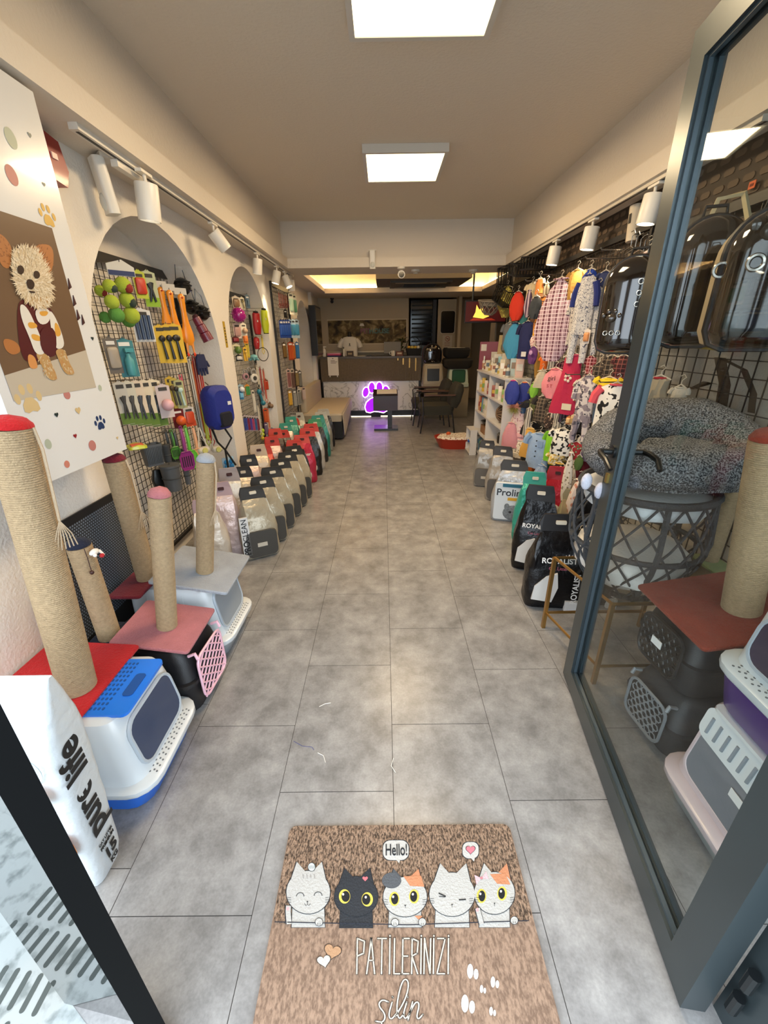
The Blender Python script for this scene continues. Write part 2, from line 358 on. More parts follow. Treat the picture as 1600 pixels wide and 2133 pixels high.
# ================================================================ BIG FLOOR ITEMS
def sq_path(): pass
def litter_box(label, loc, rz, base, hood, lid, door, w=.38, d=.50, h=.40, cat='litter box', holes=True, slots=False, latchc=None, doorm=None, group=None):
    """front faces local +X; door: colour of the see-through flap"""
    t = thing('litter_box', label, cat, loc, rz, group)
    mb, mh, ml = mat(base, .35, coat=.3), mat(hood, .32, coat=.3), mat(lid, .3, coat=.4)
    hx, hy = d/2, w/2
    b = MB(); b.loft([rr(hx-.045, hy-.035, .06, .0, -.01), rr(hx-.03, hy-.02, .07, .012, -.01), rr(hx-.012, hy-.008, .08, .085, 0), rr(hx-.006, hy-.004, .08, .10, 0)]); b.build('base_tray', mb, t)
    b = MB(); b.loft([rr(hx, hy, .085, .092), rr(hx+.004, hy+.004, .085, .10), rr(hx+.004, hy+.004, .085, .118), rr(hx-.006, hy-.006, .08, .125)]); b.build('rim', mh, t)
    # hood, its front sloping back
    b = MB(); rings = []
    for z, xf, yy, xb, r in ((.118, hx-.038, hy-.02, -hx+.02, .06), (.20, hx-.048, hy-.025, -hx+.022, .06), (.30, hx-.062, hy-.03, -hx+.026, .055), (h-.03, hx-.074, hy-.036, -hx+.03, .05), (h-.008, hx-.086, hy-.046, -hx+.042, .045), (h, hx-.105, hy-.066, -hx+.065, .03)):
        rings.append(rr((xf-xb)/2, yy, r, z, (xf+xb)/2, 0, 5))
    b.loft(rings); b.build('hood', mh, t)
    # ribs pressed in the hood's sides
    for sgn in (-1, 1):
        for k in range(3):
            b = MB(); x = -.12+k*.085; b.tube([(x, sgn*(hy-.0225), .135), (x, sgn*(hy-.030), .30), (x+.002, sgn*(hy-.037), h-.035)], .0035, 5); b.build('side_rib', mh, t)
    # door in the sloping front
    def fp(y, z, o=.004): # point on front slope
        xf = hx-.038+(.118-z)*.145; return Vector((xf+o, y, z))
    def outline(yw, z0, z1, r, o):
        return [fp(p.x, p.y, o) for p in rr(yw, (z1-z0)/2, r, 0, 0, (z0+z1)/2, 5)]
    yo = hy-.068
    b = MB(); b.tube(outline(yo, .15, h-.045, .05, .004), .008, 6, closed=True); dfr = b.build('door_frame', mh if slots else mat('#aab4bd', .3), t)
    b = MB(); b.prism(outline(yo-.004, .152, h-.047, .048, .002), (.006, 0, .0018)); b.build('door_flap', doorm or mat(door, .12, coat=.6), dfr)
    # ledge with little holes in front of the door
    if holes:
        b = MB()
        for i in range(3):
            for j in range(13): b.lathe([(.0035, 0), (.0035, .0012)], (hx-.014-i*.012, -hy+.075+j*(w-.15)/12+(i % 2)*.006, .1252), 6)
        b.build('ledge_holes', mat('#6a6f74', .7), t)
    # lid
    b = MB()
    xa, xb_ = hx-.075, -hx+.10
    b.prism([Vector((p.x, p.y, h-.004)) for p in rr((xa-xb_)/2+.01, hy-.075, .02, 0, (xa+xb_)/2+.012, 0)], (0, 0, .011)); b.build('lid', ml, t)
    b = MB()
    if slots:
        for j in range(8): b.prism([Vector((p.x, p.y, h+.0072)) for p in rr(.03, .006, .005, 0, xa-.05, -hy+.10+j*(w-.2)/7)], (0, 0, .001))
    else:
        for i in range(5):
            for j in range(11): b.prism([Vector((p.x, p.y, h+.0072)) for p in rr(.004, .0055, .003, 0, xa-.065-i*.014, -hy+.10+j*(w-.2)/10, 2)], (0, 0, .0008))
        b.prism([Vector((p.x, p.y, h+.007)) for p in rr(.018, .05, .012, 0, xa-.02, .0)], (0, 0, .003))
    if slots:
        b.build('lid_slots', mat('#8d949c', .5), t); b = MB(); q_ = outline(yo+.012, h-.125, h-.012, .03, .010); b.prism(q_, (.004, 0, .001)); vz = b.build('front_visor', ml, t)
        b = MB(); b.box(fp(.05, h-.17, .012), (.002, .05, .03)); b.build('price_sticker', mat('#f0f0ee', .6), t)
        b = MB()
        for j in range(8): y_ = -yo+.02+j*(2*yo-.04)/7; b.tube([fp(y_, h-.04, .016), fp(y_, h-.10, .016)], .005, 6)
    b.build('lid_slots', mat('#124a8f' if lid == '#1673dd' else '#8d949c', .5), t)
    if latchc:
        for sgn in (-1, 1): b = MB(); b.box((.02, sgn*(hy+.004), .098), (.09, .012, .04)); b.box((.02, sgn*(hy+.01), .085), (.05, .006, .008)); b.build('latch', mat(latchc, .3, coat=.4), t)
    return t
def sisal(): return mat('#a9916f', .85, bump=.6, bscale=220, var=.12, vscale=90)
def scratch_post(label, loc, board, size, h, r, tilt=(0, 0), off=(0, 0), tail=None, rz=0, thick=.016):
    t = thing('scratching_post', label, 'scratching post', loc, rz, rx=tilt[0], ry=tilt[1])
    cm = mat(board, .95, bump=.6, bscale=160, var=.10, vscale=14, sheen=.08)
    b = MB(); hx, hy = size[0]/2, size[1]/2
    b.loft([rr(hx-.004, hy-.004, .012, 0), rr(hx, hy, .014, .004), rr(hx, hy, .014, thick-.004), rr(hx-.004, hy-.004, .012, thick)]); b.build('carpet_board', cm, t)
    b = MB(); prof = []; n = int(h/.0065)
    for i in range(n): z = thick+i*h/n; prof += [(r-.0022, z), (r, z+h/n*.3), (r, z+h/n*.7)]
    b.lathe(prof, (off[0], off[1], 0), 22); b.build('sisal_post', sisal(), t, 60)
    b = MB(); b.lathe([(r*.99, thick+h), (r*.97, thick+h+.008), (r*.75, thick+h+.022), (r*.35, thick+h+.030), (.002, thick+h+.032)], (off[0], off[1], 0), 20); b.jitter(.003, 90); b.build('carpet_cap', cm, t)
    if tail:
        rp = mat('#bfa98c', .9, bump=.4, bscale=300); b = MB(); x, y = off; z = thick+h; q = tail
        pts = [(x+q[0]*(r+.004), y+q[1]*(r+.004), z), (x+q[0]*(r+.014), y+q[1]*(r+.012), z-.06), (x+q[0]*(r+.012), y+q[1]*(r+.012), z-q[2]*.75)]
        b.tube(pts, .004, 6)
        for k in range(7):
            a = (k-3)*.007; b.tube([pts[-1], (pts[-1][0]+a*.4+.002, pts[-1][1]+a, z-q[2]*.88), (pts[-1][0]+a*.6, pts[-1][1]+a*1.5, z-q[2])], .0018, 5)
        b.build('rope_tassel', rp, t)
    return t
def lattice(b, c, w, h, rows, cols, r, ax, bend=0):
    """diamond mesh of wires in the plane facing +X, centre c"""
    def clip(y0, z0, y1, z1):
        # keep a line inside the rectangle
        t0, t1 = 0, 1; dy, dz = y1-y0, z1-z0
        for p, q in ((-dy, y0+w/2), (dy, w/2-y0), (-dz, z0+h/2), (dz, h/2-z0)):
            if abs(p) < 1e-9:
                if q < 0: return None
            else:
                u = q/p
                if p < 0: t0 = max(t0, u)
                else: t1 = min(t1, u)
        return None if t0 >= t1 else ((y0+dy*t0, z0+dz*t0), (y0+dy*t1, z0+dz*t1))
    n = cols; st = w/n; sl = h/rows/st
    for sgn in (-1, 1):
        for k in range(-rows-1, n+rows+2):
            y = -w/2+k*st; L_ = clip(y-sgn*w*2, -h/2-w*2*sl, y+sgn*w*2, -h/2+w*2*sl)
            if L_:
                (a, e), (g, i) = L_; b.tube([(c[0], c[1]+a, c[2]+e), (c[0], c[1]+g, c[2]+i)], r, 5)
def carrier(label, loc, rz, body, grille, w=.30, d=.44, h=.29, latch=None, style='diamond', tilt=(0, 0)):
    t = thing('pet_carrier', label, 'pet carrier', loc, rz, rx=tilt[0], ry=tilt[1])
    m = mat(body, .45, bump=.15, bscale=300); hx, hy = d/2, w/2
    b = MB(); b.loft([rr(hx-.03, hy-.025, .04, 0), rr(hx-.015, hy-.012, .05, .012), rr(hx-.004, hy-.003, .05, h*.48)]); b.build('lower_shell', m, t)
    b = MB(); b.loft([rr(hx+.004, hy+.006, .05, h*.48), rr(hx+.004, hy+.006, .05, h*.53), rr(hx-.006, hy-.006, .05, h*.54), rr(hx-.022, hy-.02, .05, h*.8), rr(hx-.045, hy-.035, .045, h*.95), rr(hx-.07, hy-.06, .03, h)]); b.build('upper_shell', m, t)
    b = MB(); b.tube([(-.07, 0, h-.002), (-.06, 0, h+.022), (.06, 0, h+.022), (.07, 0, h-.002)], .009, 8); b.build('carry_handle', m, t)
    b = MB(); o = [(hx+.006, p.x, p.y) for p in rr(hy-.05, h*.33, .04, 0, 0, h*.5, 4)]; b.prism(o, (.004, 0, 0)); dop = b.build('door_opening', mat('#0b0b0c', .9), t)
    g = mat(grille, .35); b = MB(); b.tube([(hx+.012, p[1], p[2]) for p in o], .006, 6, closed=True)
    if style == 'diamond': lattice(b, (hx+.013, 0, h*.5), 2*hy-.11, h*.63, 5, 4, .0038, 'x')
    else:
        for i in range(8):
            for j in range(11):
                y_, z_ = (i-3.5)*.030+(j % 2)*.015-.0075, h*.5+(j-5)*.0225
                if abs(y_) < hy-.066 and abs(z_-h*.5) < h*.33-.012: b.torus((hx+.012, y_, z_), .0145, .0026, 'x', 6, 4)
    b.build('door_grille', g, dop)
    if latch:
        for sgn in (-1, 1):
            b = MB(); b.tube([(hx-.02, sgn*(hy-.05), h*.88), (hx+.01, sgn*(hy-.05), h*.92), (hx+.018, sgn*(hy-.05), h*.84)], .007, 6); b.build('door_hinge', mat(latch, .35), t)
    return t
# ---- left stack
b0 = litter_box('blue and white hooded litter box with blue lid, under the bright red board', (-1.03, 1.075, 0), 0, '#1668d2', '#ccd2d5', '#1673dd', '#27364f', w=.40, d=.49, h=.385, latchc='#1673dd', doorm=mat('#2c3b58', .1, coat=.6))
q = MB()
for s_ in (0, 1):
    for k in range(4): pass
scratch_post('tall sisal scratching post on a bright red carpet board, nearest the entrance', (-1.14, 1.07, .40), '#b50d12', (.34, .41), .88, .055, tilt=(-.03, .075), off=(.085, -.02), tail=(.9, .25, .36))
carrier('black pet carrier with a pink diamond grille door', (-1.02, 1.44, 0), -.06, '#17171a', '#e7b6c6', w=.31, d=.45, h=.33, latch='#e9b9c8', tilt=(0, 0))
scratch_post('sisal scratching post with rounded dusty pink cap on a dusty pink board', (-.945, 1.42, .364), '#a9686c', (.31, .29), .60, .04, tilt=(0, .17), off=(.01, -.01))
litter_box('white hooded litter box with grey tray, under the light grey board', (-1.02, 1.80, 0), -.03, '#8d969e', '#d2d7d9', '#cfd4d6', '#8d97a0', w=.40, d=.50, h=.41)
scratch_post('sisal scratching post with light blue-grey cap on a pale grey fluffy board', (-.915, 1.77, .435), '#959ba3', (.36, .36), .57, .04, tilt=(0, .19), off=(.02, -.03), tail=(.9, -.1, .30))
scratch_post('slim sisal scratching post with maroon cap on a maroon board behind the pink one', (-1.19, 1.72, .415), '#6d0f20', (.15, .34), .59, .045, tilt=(0, 0), off=(.025, -.01), tail=(.95, .1, .32))
np_ = scratch_post('short sisal scratching post with navy cap and small hanging bird toy', (-1.175, 1.40, .335), '#10182e', (.12, .16), .43, .042, tilt=(0, 0), off=(.01, -.02))
b = MB(); b.tube([(.055, -.055, .45), (.06, -.06, .41), (.06, -.062, .36)], .0015); b.ball((.06, -.062, .352), .008); b.build('string_bead', mat('#3a1a12', .5), np_)
b = MB(); b.ball((.072, -.035, .425), (.013, .022, .012)); b.loft([[(.07, -.02, .43), (.075, -.005, .42), (.07, -.02, .42)], [(.085, -.01, .40), (.088, -.005, .398), (.084, -.006, .397)]]); b.ball((.085, -.052, .42), .007); b.build('bird_toy', mat('#e7e4de', .8), np_)
b = MB(); b.ball((.08, -.012, .398), (.008, .010, .009)); b.build('toy_wing', mat('#b5242c', .8), np_)
# litter mat leaning on the wall
t = thing('litter_mat', 'dark grey honeycomb litter mat with black border leaning on the white wall', 'litter mat', (-1.302, 1.70, .01), 0, ry=-.0)
b = MB(); b.prism([Vector((-.004, p.x, p.y)) for p in rr(.31, .41, .07, 0, -.02, .41, 5)], (.008, 0, 0)); b.build('mat_base', mat('#101113', .6), t)
b = MB()
for j in range(46):
    for i in range(40):
        y, z = -.02-.272+i*.0138+(j % 2)*.0069, .30+j*.0117
        if abs(y+.02) < .272 and z < .79: b.poly([(.0045, y+.0052*math.cos(a), z+.0052*math.sin(a)) for a in [PI/6+PI/3*k for k in range(6)]])
b.build('honeycomb_face', mat('#6a7480', .5), t, 0)
b = MB(); b.box((.005, .17, .29), (.003, .11, .03)); b.build('brand_patch', mat('#0c0d0e', .5), t)
text('BOLLEN', .016, mat('#aab0b6'), t, (.0072, .17, .291), (PI/2, 0, PI/2))
# big food bag
def pouch(b, w, d, h, n=9, top=.75, wr=.006, seed=1, lean=(0, 0), squash=None, flat=.012):
    """gusseted bag standing on z=0; wide side along Y, thin side along X ends flat at the top"""
    rs = []
    for i in range(n+1):
        t_ = i/n; z = h*t_
        k = 1 if t_ < top else max(0, 1-(t_-top)/(1-top))
        dd = flat/2+(d/2-flat/2)*(k**.75); ww = w/2*(1 if t_ < top else 1-.04*(1-k))
        if t_ == 0: dd *= .9; ww *= .94
        if 0 < t_ < top: dd *= 1.04+.05*math.sin(PI*t_/top); 
        rs.append([p+Vector((lean[0]*t_, lean[1]*t_, 0)) for p in rr(dd, ww, min(dd, ww)*.45, z, 0, 0, 3)])
    b.loft(rs); b.jitter(wr, 14+seed)
    return b

t = thing('pet_food_bag', 'big white sack reading pure life 15 kg in front of the blue litter box', 'pet food bag', (-1.0, .735, 0), 0)
R90 = Matrix.Rotation(PI/2, 4, 'Z')
b = MB(); b.T = R90; pouch(b, .30, .115, .735, 16, .78, .003, lean=(.03, -.03)); b.build('sack', [mat('#c3c8ca', .45, bump=.6, bscale=30)], t)
b = MB()
for k, (xx, zz, r_) in enumerate(((-.06, .60, .07), (.07, .50, .06), (-.03, .38, .06))):
    for q_ in (1, .72, .44): b.torus((xx, -.063+.03*zz, zz), r_*q_, .0016, 'y', 24, 4)
b.build('ring_pattern', mat('#c3cccd', .5), t)
b = MB(); b.prism([Vector((.09+p.x, -.068, .22+p.y)) for p in rr(.055, .045, .03, 0)], (0, -.002, 0)); b.prism([Vector((.11+p.x, -.066, .42+p.y)) for p in rr(.03, .03, .028, 0)], (0, -.002, 0)); b.build('orange_print', mat('#e98b32', .5), t)
blk = mat('#131313', .5)
MUP = Matrix(((0, 0, 1, 0), (0, -1, 0, 0), (1, 0, 0, 0), (0, 0, 0, 1)))
text('pure', .105, blk, t, (.1655, -.008, .285), M=MUP, bold=.0025); text('life', .105, blk, t, (.1735, -.002, .485), M=MUP, bold=.0025)
for body, sz, zz, bd in (('15', .05, .085, .002), ('KG', .022, .048, .001), ('PREMIUM', .014, .125, .0006), ('CAT LITTER', .011, .143, .0003)):
    text(body, sz, blk, t, (.160, .005, zz), (PI/2, 0, PI/2), bold=bd)
# ---- right stack behind the glass door
carrier('dark grey pet carrier with pale grey honeycomb door, at the bottom on the floor', (1.235, 1.20, 0), PI+.10, '#2b2e31', '#7f858a', w=.29, d=.43, h=.27, latch='#8b9196', style='hex')
carrier('dark grey pet carrier with dark grille, lying on the lower carrier under the rust board', (1.235, 1.22, .29), PI+.06, '#26292c', '#1d2022', w=.30, d=.42, h=.275, style='hex')
bb = bpy.data.objects['pet_carrier.002']; b = MB(); b.box((.226, -.01, .14), (.003, .05, .03)); b.build('price_sticker', mat('#f1f1ee', .6), bb)
scratch_post('sisal scratching post with red cap on a rust-brown board, behind the glass door', (1.19, 1.19, .60), '#86321c', (.40, .37), .60, .056, tilt=(0, -.17), off=(.03, -.03))
litter_box('pale pink litter box with white slotted lid on the floor behind the glass', (1.19, .80, 0), PI-.02, '#c9d3d5', '#d6c3c4', '#e6ebec', '#85888f', w=.40, d=.48, h=.43, holes=False, slots=True, doorm=mat('#7d8087', .15, coat=.5))
pb = litter_box('purple and white litter box with purple lid, stacked on the pale pink one', (1.22, .76, .437), PI-.02, '#4a1f7c', '#d3dade', '#552a86', '#3a3348', w=.42, d=.50, h=.35, holes=True)
for ch in pb.children:
    if ch.name.startswith('base_tray'): ch.scale.z = 1.6
    else: ch.location.z = .055
t = scratch_post('pale green carpet board with a thin sisal post behind the rust-brown one', (1.485, 1.56, .52), '#8e9a5f', (.11, .28), .35, .035, off=(.0, .08))
b = MB(); b.loft([rr(.045, .14, .02, 0), rr(.045, .14, .02, .515)]); o = tag(b.build('cardboard_box', mat('#8e7a5f', .9)), 'brown box standing against the wall under the green board', 'box'); o.location = (1.485, 1.56, 0)
# ================================================================ ENTRANCE
def glass_mat(tint='#e3ebe8', ior=.02, mul=.5):
    m = bpy.data.materials.new('glass'); m.use_nodes = True; nt = m.node_tree; N = nt.nodes.new; L = nt.links.new
    for n in list(nt.nodes):
        if n.type != 'OUTPUT_MATERIAL': nt.nodes.remove(n)
    out = [n for n in nt.nodes if n.type == 'OUTPUT_MATERIAL'][0]
    tr = N('ShaderNodeBsdfTransparent'); tr.inputs[0].default_value = lin(tint); gl = N('ShaderNodeBsdfGlossy'); gl.inputs['Roughness'].default_value = .01
    lw = N('ShaderNodeLayerWeight'); lw.inputs[0].default_value = .5; pw = N('ShaderNodeMath'); pw.operation = 'POWER'; pw.inputs[1].default_value = 4.0
    mx = N('ShaderNodeMixShader'); a = N('ShaderNodeMath'); a.operation = 'MULTIPLY_ADD'; a.inputs[1].default_value = mul*.8; a.inputs[2].default_value = ior; a.use_clamp = True
    L(lw.outputs['Facing'], pw.inputs[0]); L(pw.outputs[0], a.inputs[0]); L(a.outputs[0], mx.inputs[0]); L(tr.outputs[0], mx.inputs[1]); L(gl.outputs[0], mx.inputs[2]); L(mx.outputs[0], out.inputs[0]); return m
GL = glass_mat('#f0f2f1')
alu = mat('#3f484b', .32, metal=.55); alud = mat('#1a1d1f', .35, metal=.3)
HX, HY, EX, EY = .715, .43, .865, 1.49
ang = math.atan2(EY-HY, EX-HX); DL = math.hypot(EX-HX, EY-HY); DH = 2.215
t = struct(empty('door_1', (HX, HY, .012), ang)); t['label'] = 'open glass entrance door in a dark grey metal frame with black lever handles'
b = MB(); w, th = .085, .055
b.bx(DL-w, DL, -th/2, th/2, 0, DH); b.bx(0, w, -th/2, th/2, 0, DH); b.bx(w, DL-w, -th/2, th/2, 0, w); b.bx(w, DL-w, -th/2, th/2, DH-w, DH)
b.build('door_frame', alu, t, 0)
b = MB()
for s_ in (-1, 1): 
    y0 = s_*.012; b.bx(w, w+.008, y0-.006, y0+.006, w, DH-w); b.bx(DL-w-.008, DL-w, y0-.006, y0+.006, w, DH-w); b.bx(w, DL-w, y0-.006, y0+.006, w, w+.008); b.bx(w, DL-w, y0-.006, y0+.006, DH-w-.008, DH-w)
b.build('gasket', mat('#3f4b52', .3, metal=.3), t, 0)
b = MB(); b.bx(w, DL-w, -.003, .003, w, DH-w); b.build('glass_pane', GL, t, 0)
hz = zat((.858, 1.445), 948)
for s_ in (1, -1):
    b = MB(); y0 = s_*th/2; xh = DL-.045
    b.lathe([(.024, 0), (.024, .008*s_), (.011, .009*s_), (.011, .05*s_)], (xh, y0, hz), 14, ax='y')
    b.tube([(xh, y0+s_*.045, hz), (xh-.03, y0+s_*.055, hz), (xh-.09, y0+s_*.056, hz-.006), (xh-.13, y0+s_*.05, hz-.03)], [.011, .0105, .0095, .008], 10); b.build('lever_handle', alud, t)
b = MB(); b.bx(DL-.002, DL+.003, -.012, .012, hz-.14, hz+.04); b.box((DL-.045, th/2+.004, hz-.10), (.02, .008, .035)); b.build('lock_plate', mat('#b59a58', .3, metal=.9), t, 0)
# right jamb and side light frame
t = struct(empty('window_1', (0, 0, 0))); b = MB()
b.bx(.775, .85, .30, .44, 0, 2.3); b.bx(.86, .90, .27, .40, 0, 2.3); b.bx(.90, 1.62, .30, .36, 0, .08); b.bx(1.56, 1.62, .30, .36, 0, 2.3)
b.build('window_frame', alu, t, 0)
b = MB(); b.bx(.90, 1.56, .328, .334, .08, 2.3); b.build('glass_pane', GL, t, 0)
for z in (.10, .2, 1.9): b = MB(); b.lathe([(.012, 0), (.012, .06)], (.758, .405, z), 10); b.build('door_hinge', alud, t)
for dx, dz in ((0, 0), (.016, .004), (.004, .016), (.02, .02)): b = MB(); b.lathe([(.0035, 0), (.0035, -.002)], (.795+dx, .2995, .16+dz), 8, ax='y'); b.build('screw', mat('#cfd3d4', .3, metal=.8), t)
# left fixed shop window
t = struct(empty('window_2', (0, 0, 0))); b = MB()
A = Vector((-.566, .418, 0)); Bv = Vector((-.80, .456, 0)); d = (Bv-A).normalized(); nrm = Vector((-d.y, d.x, 0))
def slab(b, p, q, thk, z0, z1, m=None):
    n = (q-p).normalized(); n = Vector((-n.y, n.x, 0))*thk/2
    b.prism([p+n+Vector((0, 0, z0)), q+n+Vector((0, 0, z0)), q-n+Vector((0, 0, z0)), p-n+Vector((0, 0, z0))], (0, 0, z1-z0), m)
b.loft([[Vector((x, y, z)) for x, y in ((-.502, .391), (-.566, .435), (-.566, .415), (-.522, .357))] for z in (0, 2.3)])
pm_ = mat('#0b0c0d', .6); pm_.node_tree.nodes['Principled BSDF'].inputs['Specular IOR Level'].default_value = .08; b.build('window_post', pm_, t, 0)
b = MB(); slab(b, A, Bv, .008, 0, 2.3)
def refl_glass():
    return glass_mat('#68757a', .55, .4)
b.build('glass_pane', refl_glass(), t, 0)
b = MB(); b.ball((-.5195, .3705, .99), (.006, .006, .006), 8); b.build('screw', mat('#b9bdbf', .3, metal=.8), t)

# ================================================================ DOORMAT
MZ = .010
t = thing('doormat', 'brown bristle doormat with five cartoon cats and white lettering on the grey tiles', 'doormat', (0, 0, 0))
b = MB(); x0, x1, y0, y1 = -.327, .395, .345, .838
b.loft([[p for p in rr((x1-x0)/2, (y1-y0)/2, .02, z, (x0+x1)/2, (y0+y1)/2, 5)] for z in (0, MZ-.002, MZ-.0005)])
def coir(a, c, sc, b_=1.0, dist=.006):
    m = bpy.data.materials.new('coir'); m.use_nodes = True; nt = m.node_tree; bb = nt.nodes['Principled BSDF']; N = nt.nodes.new; L = nt.links.new
    tc = N('ShaderNodeTexCoord'); mp = N('ShaderNodeMapping'); mp.inputs['Scale'].default_value = (1, .45, 1); L(tc.outputs['Object'], mp.inputs[0])
    n = N('ShaderNodeTexNoise'); n.inputs['Scale'].default_value = sc; n.inputs['Detail'].default_value = 3; n.inputs['Roughness'].default_value = .6; L(mp.outputs[0], n.inputs[0])
    r = N('ShaderNodeValToRGB'); e = r.color_ramp.elements; e[0].position = .38; e[0].color = lin(a); e[1].position = .62; e[1].color = lin(c); L(n.outputs['Fac'], r.inputs[0]); L(r.outputs[0], bb.inputs['Base Color'])
    bb.inputs['Roughness'].default_value = .95; k = N('ShaderNodeBump'); k.inputs['Strength'].default_value = b_; k.inputs['Distance'].default_value = dist; L(n.outputs['Fac'], k.inputs['Height']); L(k.outputs[0], bb.inputs['Normal']); return m
b.build('mat_base', coir('#6d5747', '#947a66', 150, .6, .003), t, 0)
yl = P(800, 1922, 'z', MZ).y
b = MB(); b.loft([[p for p in rr((x1-x0)/2-.002, (y1-yl)/2, .018, z, (x0+x1)/2, (yl+y1)/2, 5)] for z in (MZ-.001, MZ+.0003)]); b.build('bristle_field', coir('#3f3023', '#a3866e', 230, 1, .008), t, 0)
ink = mat('#1c1f24', .8); LAY = [0]
def G(u, v, l=0): p = P(u, v, 'z', MZ+.0008+l*.0005); return p
def zz(x, y): return (500+x*.4375, 1680+y*.4375)     # coordinates read off the enlarged crop
def flat(pts, m, l, name): 
    b = MB(); b.poly([G(*zz(*p), l) for p in pts], 0)
    n = len(b.v); return b
def art(name, shapes, parent=t):
    """shapes: (outline points in crop coordinates, colour, layer)"""
    b = MB(); cols = []
    for pts, c, l in shapes:
        if c not in cols: cols.append(c)
        ids = [G(*zz(*p), l) for p in pts]
        b.poly(ids, cols.index(c))
    return b.build(name, [mat(c, .85, bump=.3, bscale=200) for c in cols], parent, 0)
def ell(cx, cy, rx, ry, n=28, a0=0, a1=2*PI): return [(cx+rx*math.cos(a0+(a1-a0)*i/n), cy+ry*math.sin(a0+(a1-a0)*i/n)) for i in range(n+(0 if a1-a0 > 6.2 else 1))]
def stroke(pts, w):
    L_, R_ = [], []
    for i, p in enumerate(pts):
        q = pts[min(i+1, len(pts)-1)]; o = pts[max(i-1, 0)]; dx, dy = q[0]-o[0], q[1]-o[1]; l = math.hypot(dx, dy) or 1
        L_.append((p[0]-dy/l*w/2, p[1]+dx/l*w/2)); R_.append((p[0]+dy/l*w/2, p[1]-dx/l*w/2))
    return L_+R_[::-1]
def heart(cx, cy, s, rot=0):
    o = []
    for i in range(26):
        a = 2*PI*i/26; x = 16*math.sin(a)**3/16; y = -(13*math.cos(a)-5*math.cos(2*a)-2*math.cos(3*a)-math.cos(4*a))/16
        o.append((cx+s*(x*math.cos(rot)-y*math.sin(rot)), cy+s*(x*math.sin(rot)+y*math.cos(rot))))
    return o
def cat_art(name, cx, cy, rx, ry, fur, body, extra=(), earc=None, outl='#23262b', base=570):
    sh = []
    bw = rx*.76
    bod = [(cx-bw, base+5), (cx-bw*.95, cy+ry*.6), (cx+bw*.95, cy+ry*.6), (cx+bw, base+5)]
    grow = lambda pts, k: [(p[0]+(k if p[0] > cx else -k), p[1]+(k*.6 if p[1] > cy else -k)) for p in pts]
    sh.append((grow(bod, 3), outl, 0)); sh.append((bod, fur, 1))
    head = ell(cx, cy, rx, ry, 34)
    ears = [[(cx-rx*.82, cy-ry*.52), (cx-rx*.52, cy-ry*1.42), (cx-rx*.10, cy-ry*.93)], [(cx+rx*.82, cy-ry*.52), (cx+rx*.62, cy-ry*1.42), (cx+rx*.15, cy-ry*.93)]]
    for i, e in enumerate(ears): sh.append((grow(e, 3), outl, 2)); sh.append((e, (earc[i] if earc else fur), 4))
    sh.append((ell(cx, cy, rx+3.5, ry+3.5, 34), outl, 3)); sh.append((head, fur, 5))
    sh += list(extra); return art(name, sh)
W1, BK, OR_, GY = '#adaba6', '#24272c', '#b97c58', '#4d5054'
def whisk(cx, cy, rx, c='#2a2a2a', l=7):
    o = []
    for s_ in (-1, 1):
        for k in range(3): y = cy+12+k*11; o.append((stroke([(cx+s_*(rx-22), y+2), (cx+s_*(rx-4), y)], 2), c, l))
    return o
def nose(cx, cy, l=7): return [([(cx-5, cy), (cx+5, cy), (cx, cy+8)], '#2a2a2a', l), (stroke([(cx, cy+7), (cx, cy+16)], 2), '#2a2a2a', l)]
def paw(cx, cy, rx=17, ry=18): return [(ell(cx, cy, rx+2.5, ry+2.5), '#23262b', 8), (ell(cx, cy, rx, ry), W1, 9), (stroke([(cx-5, cy+4), (cx-5, cy+15)], 2), '#23262b', 10), (stroke([(cx+5, cy+4), (cx+5, cy+15)], 2), '#23262b', 10)]
smile = lambda x, y, r: (stroke([(x+r*math.cos(a), y-r*math.sin(a)) for a in [PI*k/10 for k in range(11)]], 3.2), '#2a2a2a', 7)
ex = [smile(287, 428, 18), smile(372, 425, 19), (stroke([(307, 462), (314, 472), (321, 466), (328, 472), (335, 462)], 2.5), '#2a2a2a', 7)]+nose(321, 450)+whisk(325, 420, 103)
ex += [(stroke([(300+k*18, 322), (302+k*18, 342)], 4), '#8f8c88', 7) for k in range(4)]
ex += [(stroke([(232, 560), (228, 500), (230, 470)], 30), '#23262b', 6), (stroke([(234, 560), (229, 500), (231, 472)], 24), W1, 7), (ell(228, 486, 7, 9), '#c99a9c', 8)]+paw(376, 550)
ex += [(ell(341, 288, 19, 22), '#23262b', 5), (ell(341, 288, 16, 19), '#c7d2cf', 6)]+[(stroke([(330+k*7, 296), (332+k*7, 280)], 2), '#23262b', 7) for k in range(4)]
cat_art('white_cat_print', 325, 408, 104, 102, W1, W1, ex)
def eye(x, y, rx, ry, dxi, rim='#c9b84e'): return [(ell(x, y, rx+7, ry+8), rim, 6), (ell(x+dxi, y, rx, ry), '#101114', 7), (ell(x-rx*.35, y-ry*.4, 5, 6), '#e8e8e8', 8)]
ex = eye(498, 428, 20, 26, 5)+eye(606, 442, 20, 26, -5)+[(heart(596, 343, 13), '#c9696f', 7)]
cat_art('black_cat_print', 553, 428, 103, 95, BK, BK, ex, outl='#1b1d21', base=572)
ex = [(ell(722, 352, 46, 38), GY, 6), ([(778, 332), (862, 330), (878, 382), (810, 378)], OR_, 6)]+eye(735, 440, 17, 26, 2)+eye(829, 428, 17, 26, -2)+nose(787, 468)+whisk(787, 430, 104)+paw(738, 552)+paw(868, 550)+[([(830, 520), (868, 520), (858, 545)], OR_, 6)]
cat_art('calico_cat_print', 786, 430, 104, 94, W1, W1, ex, earc=(GY, OR_))
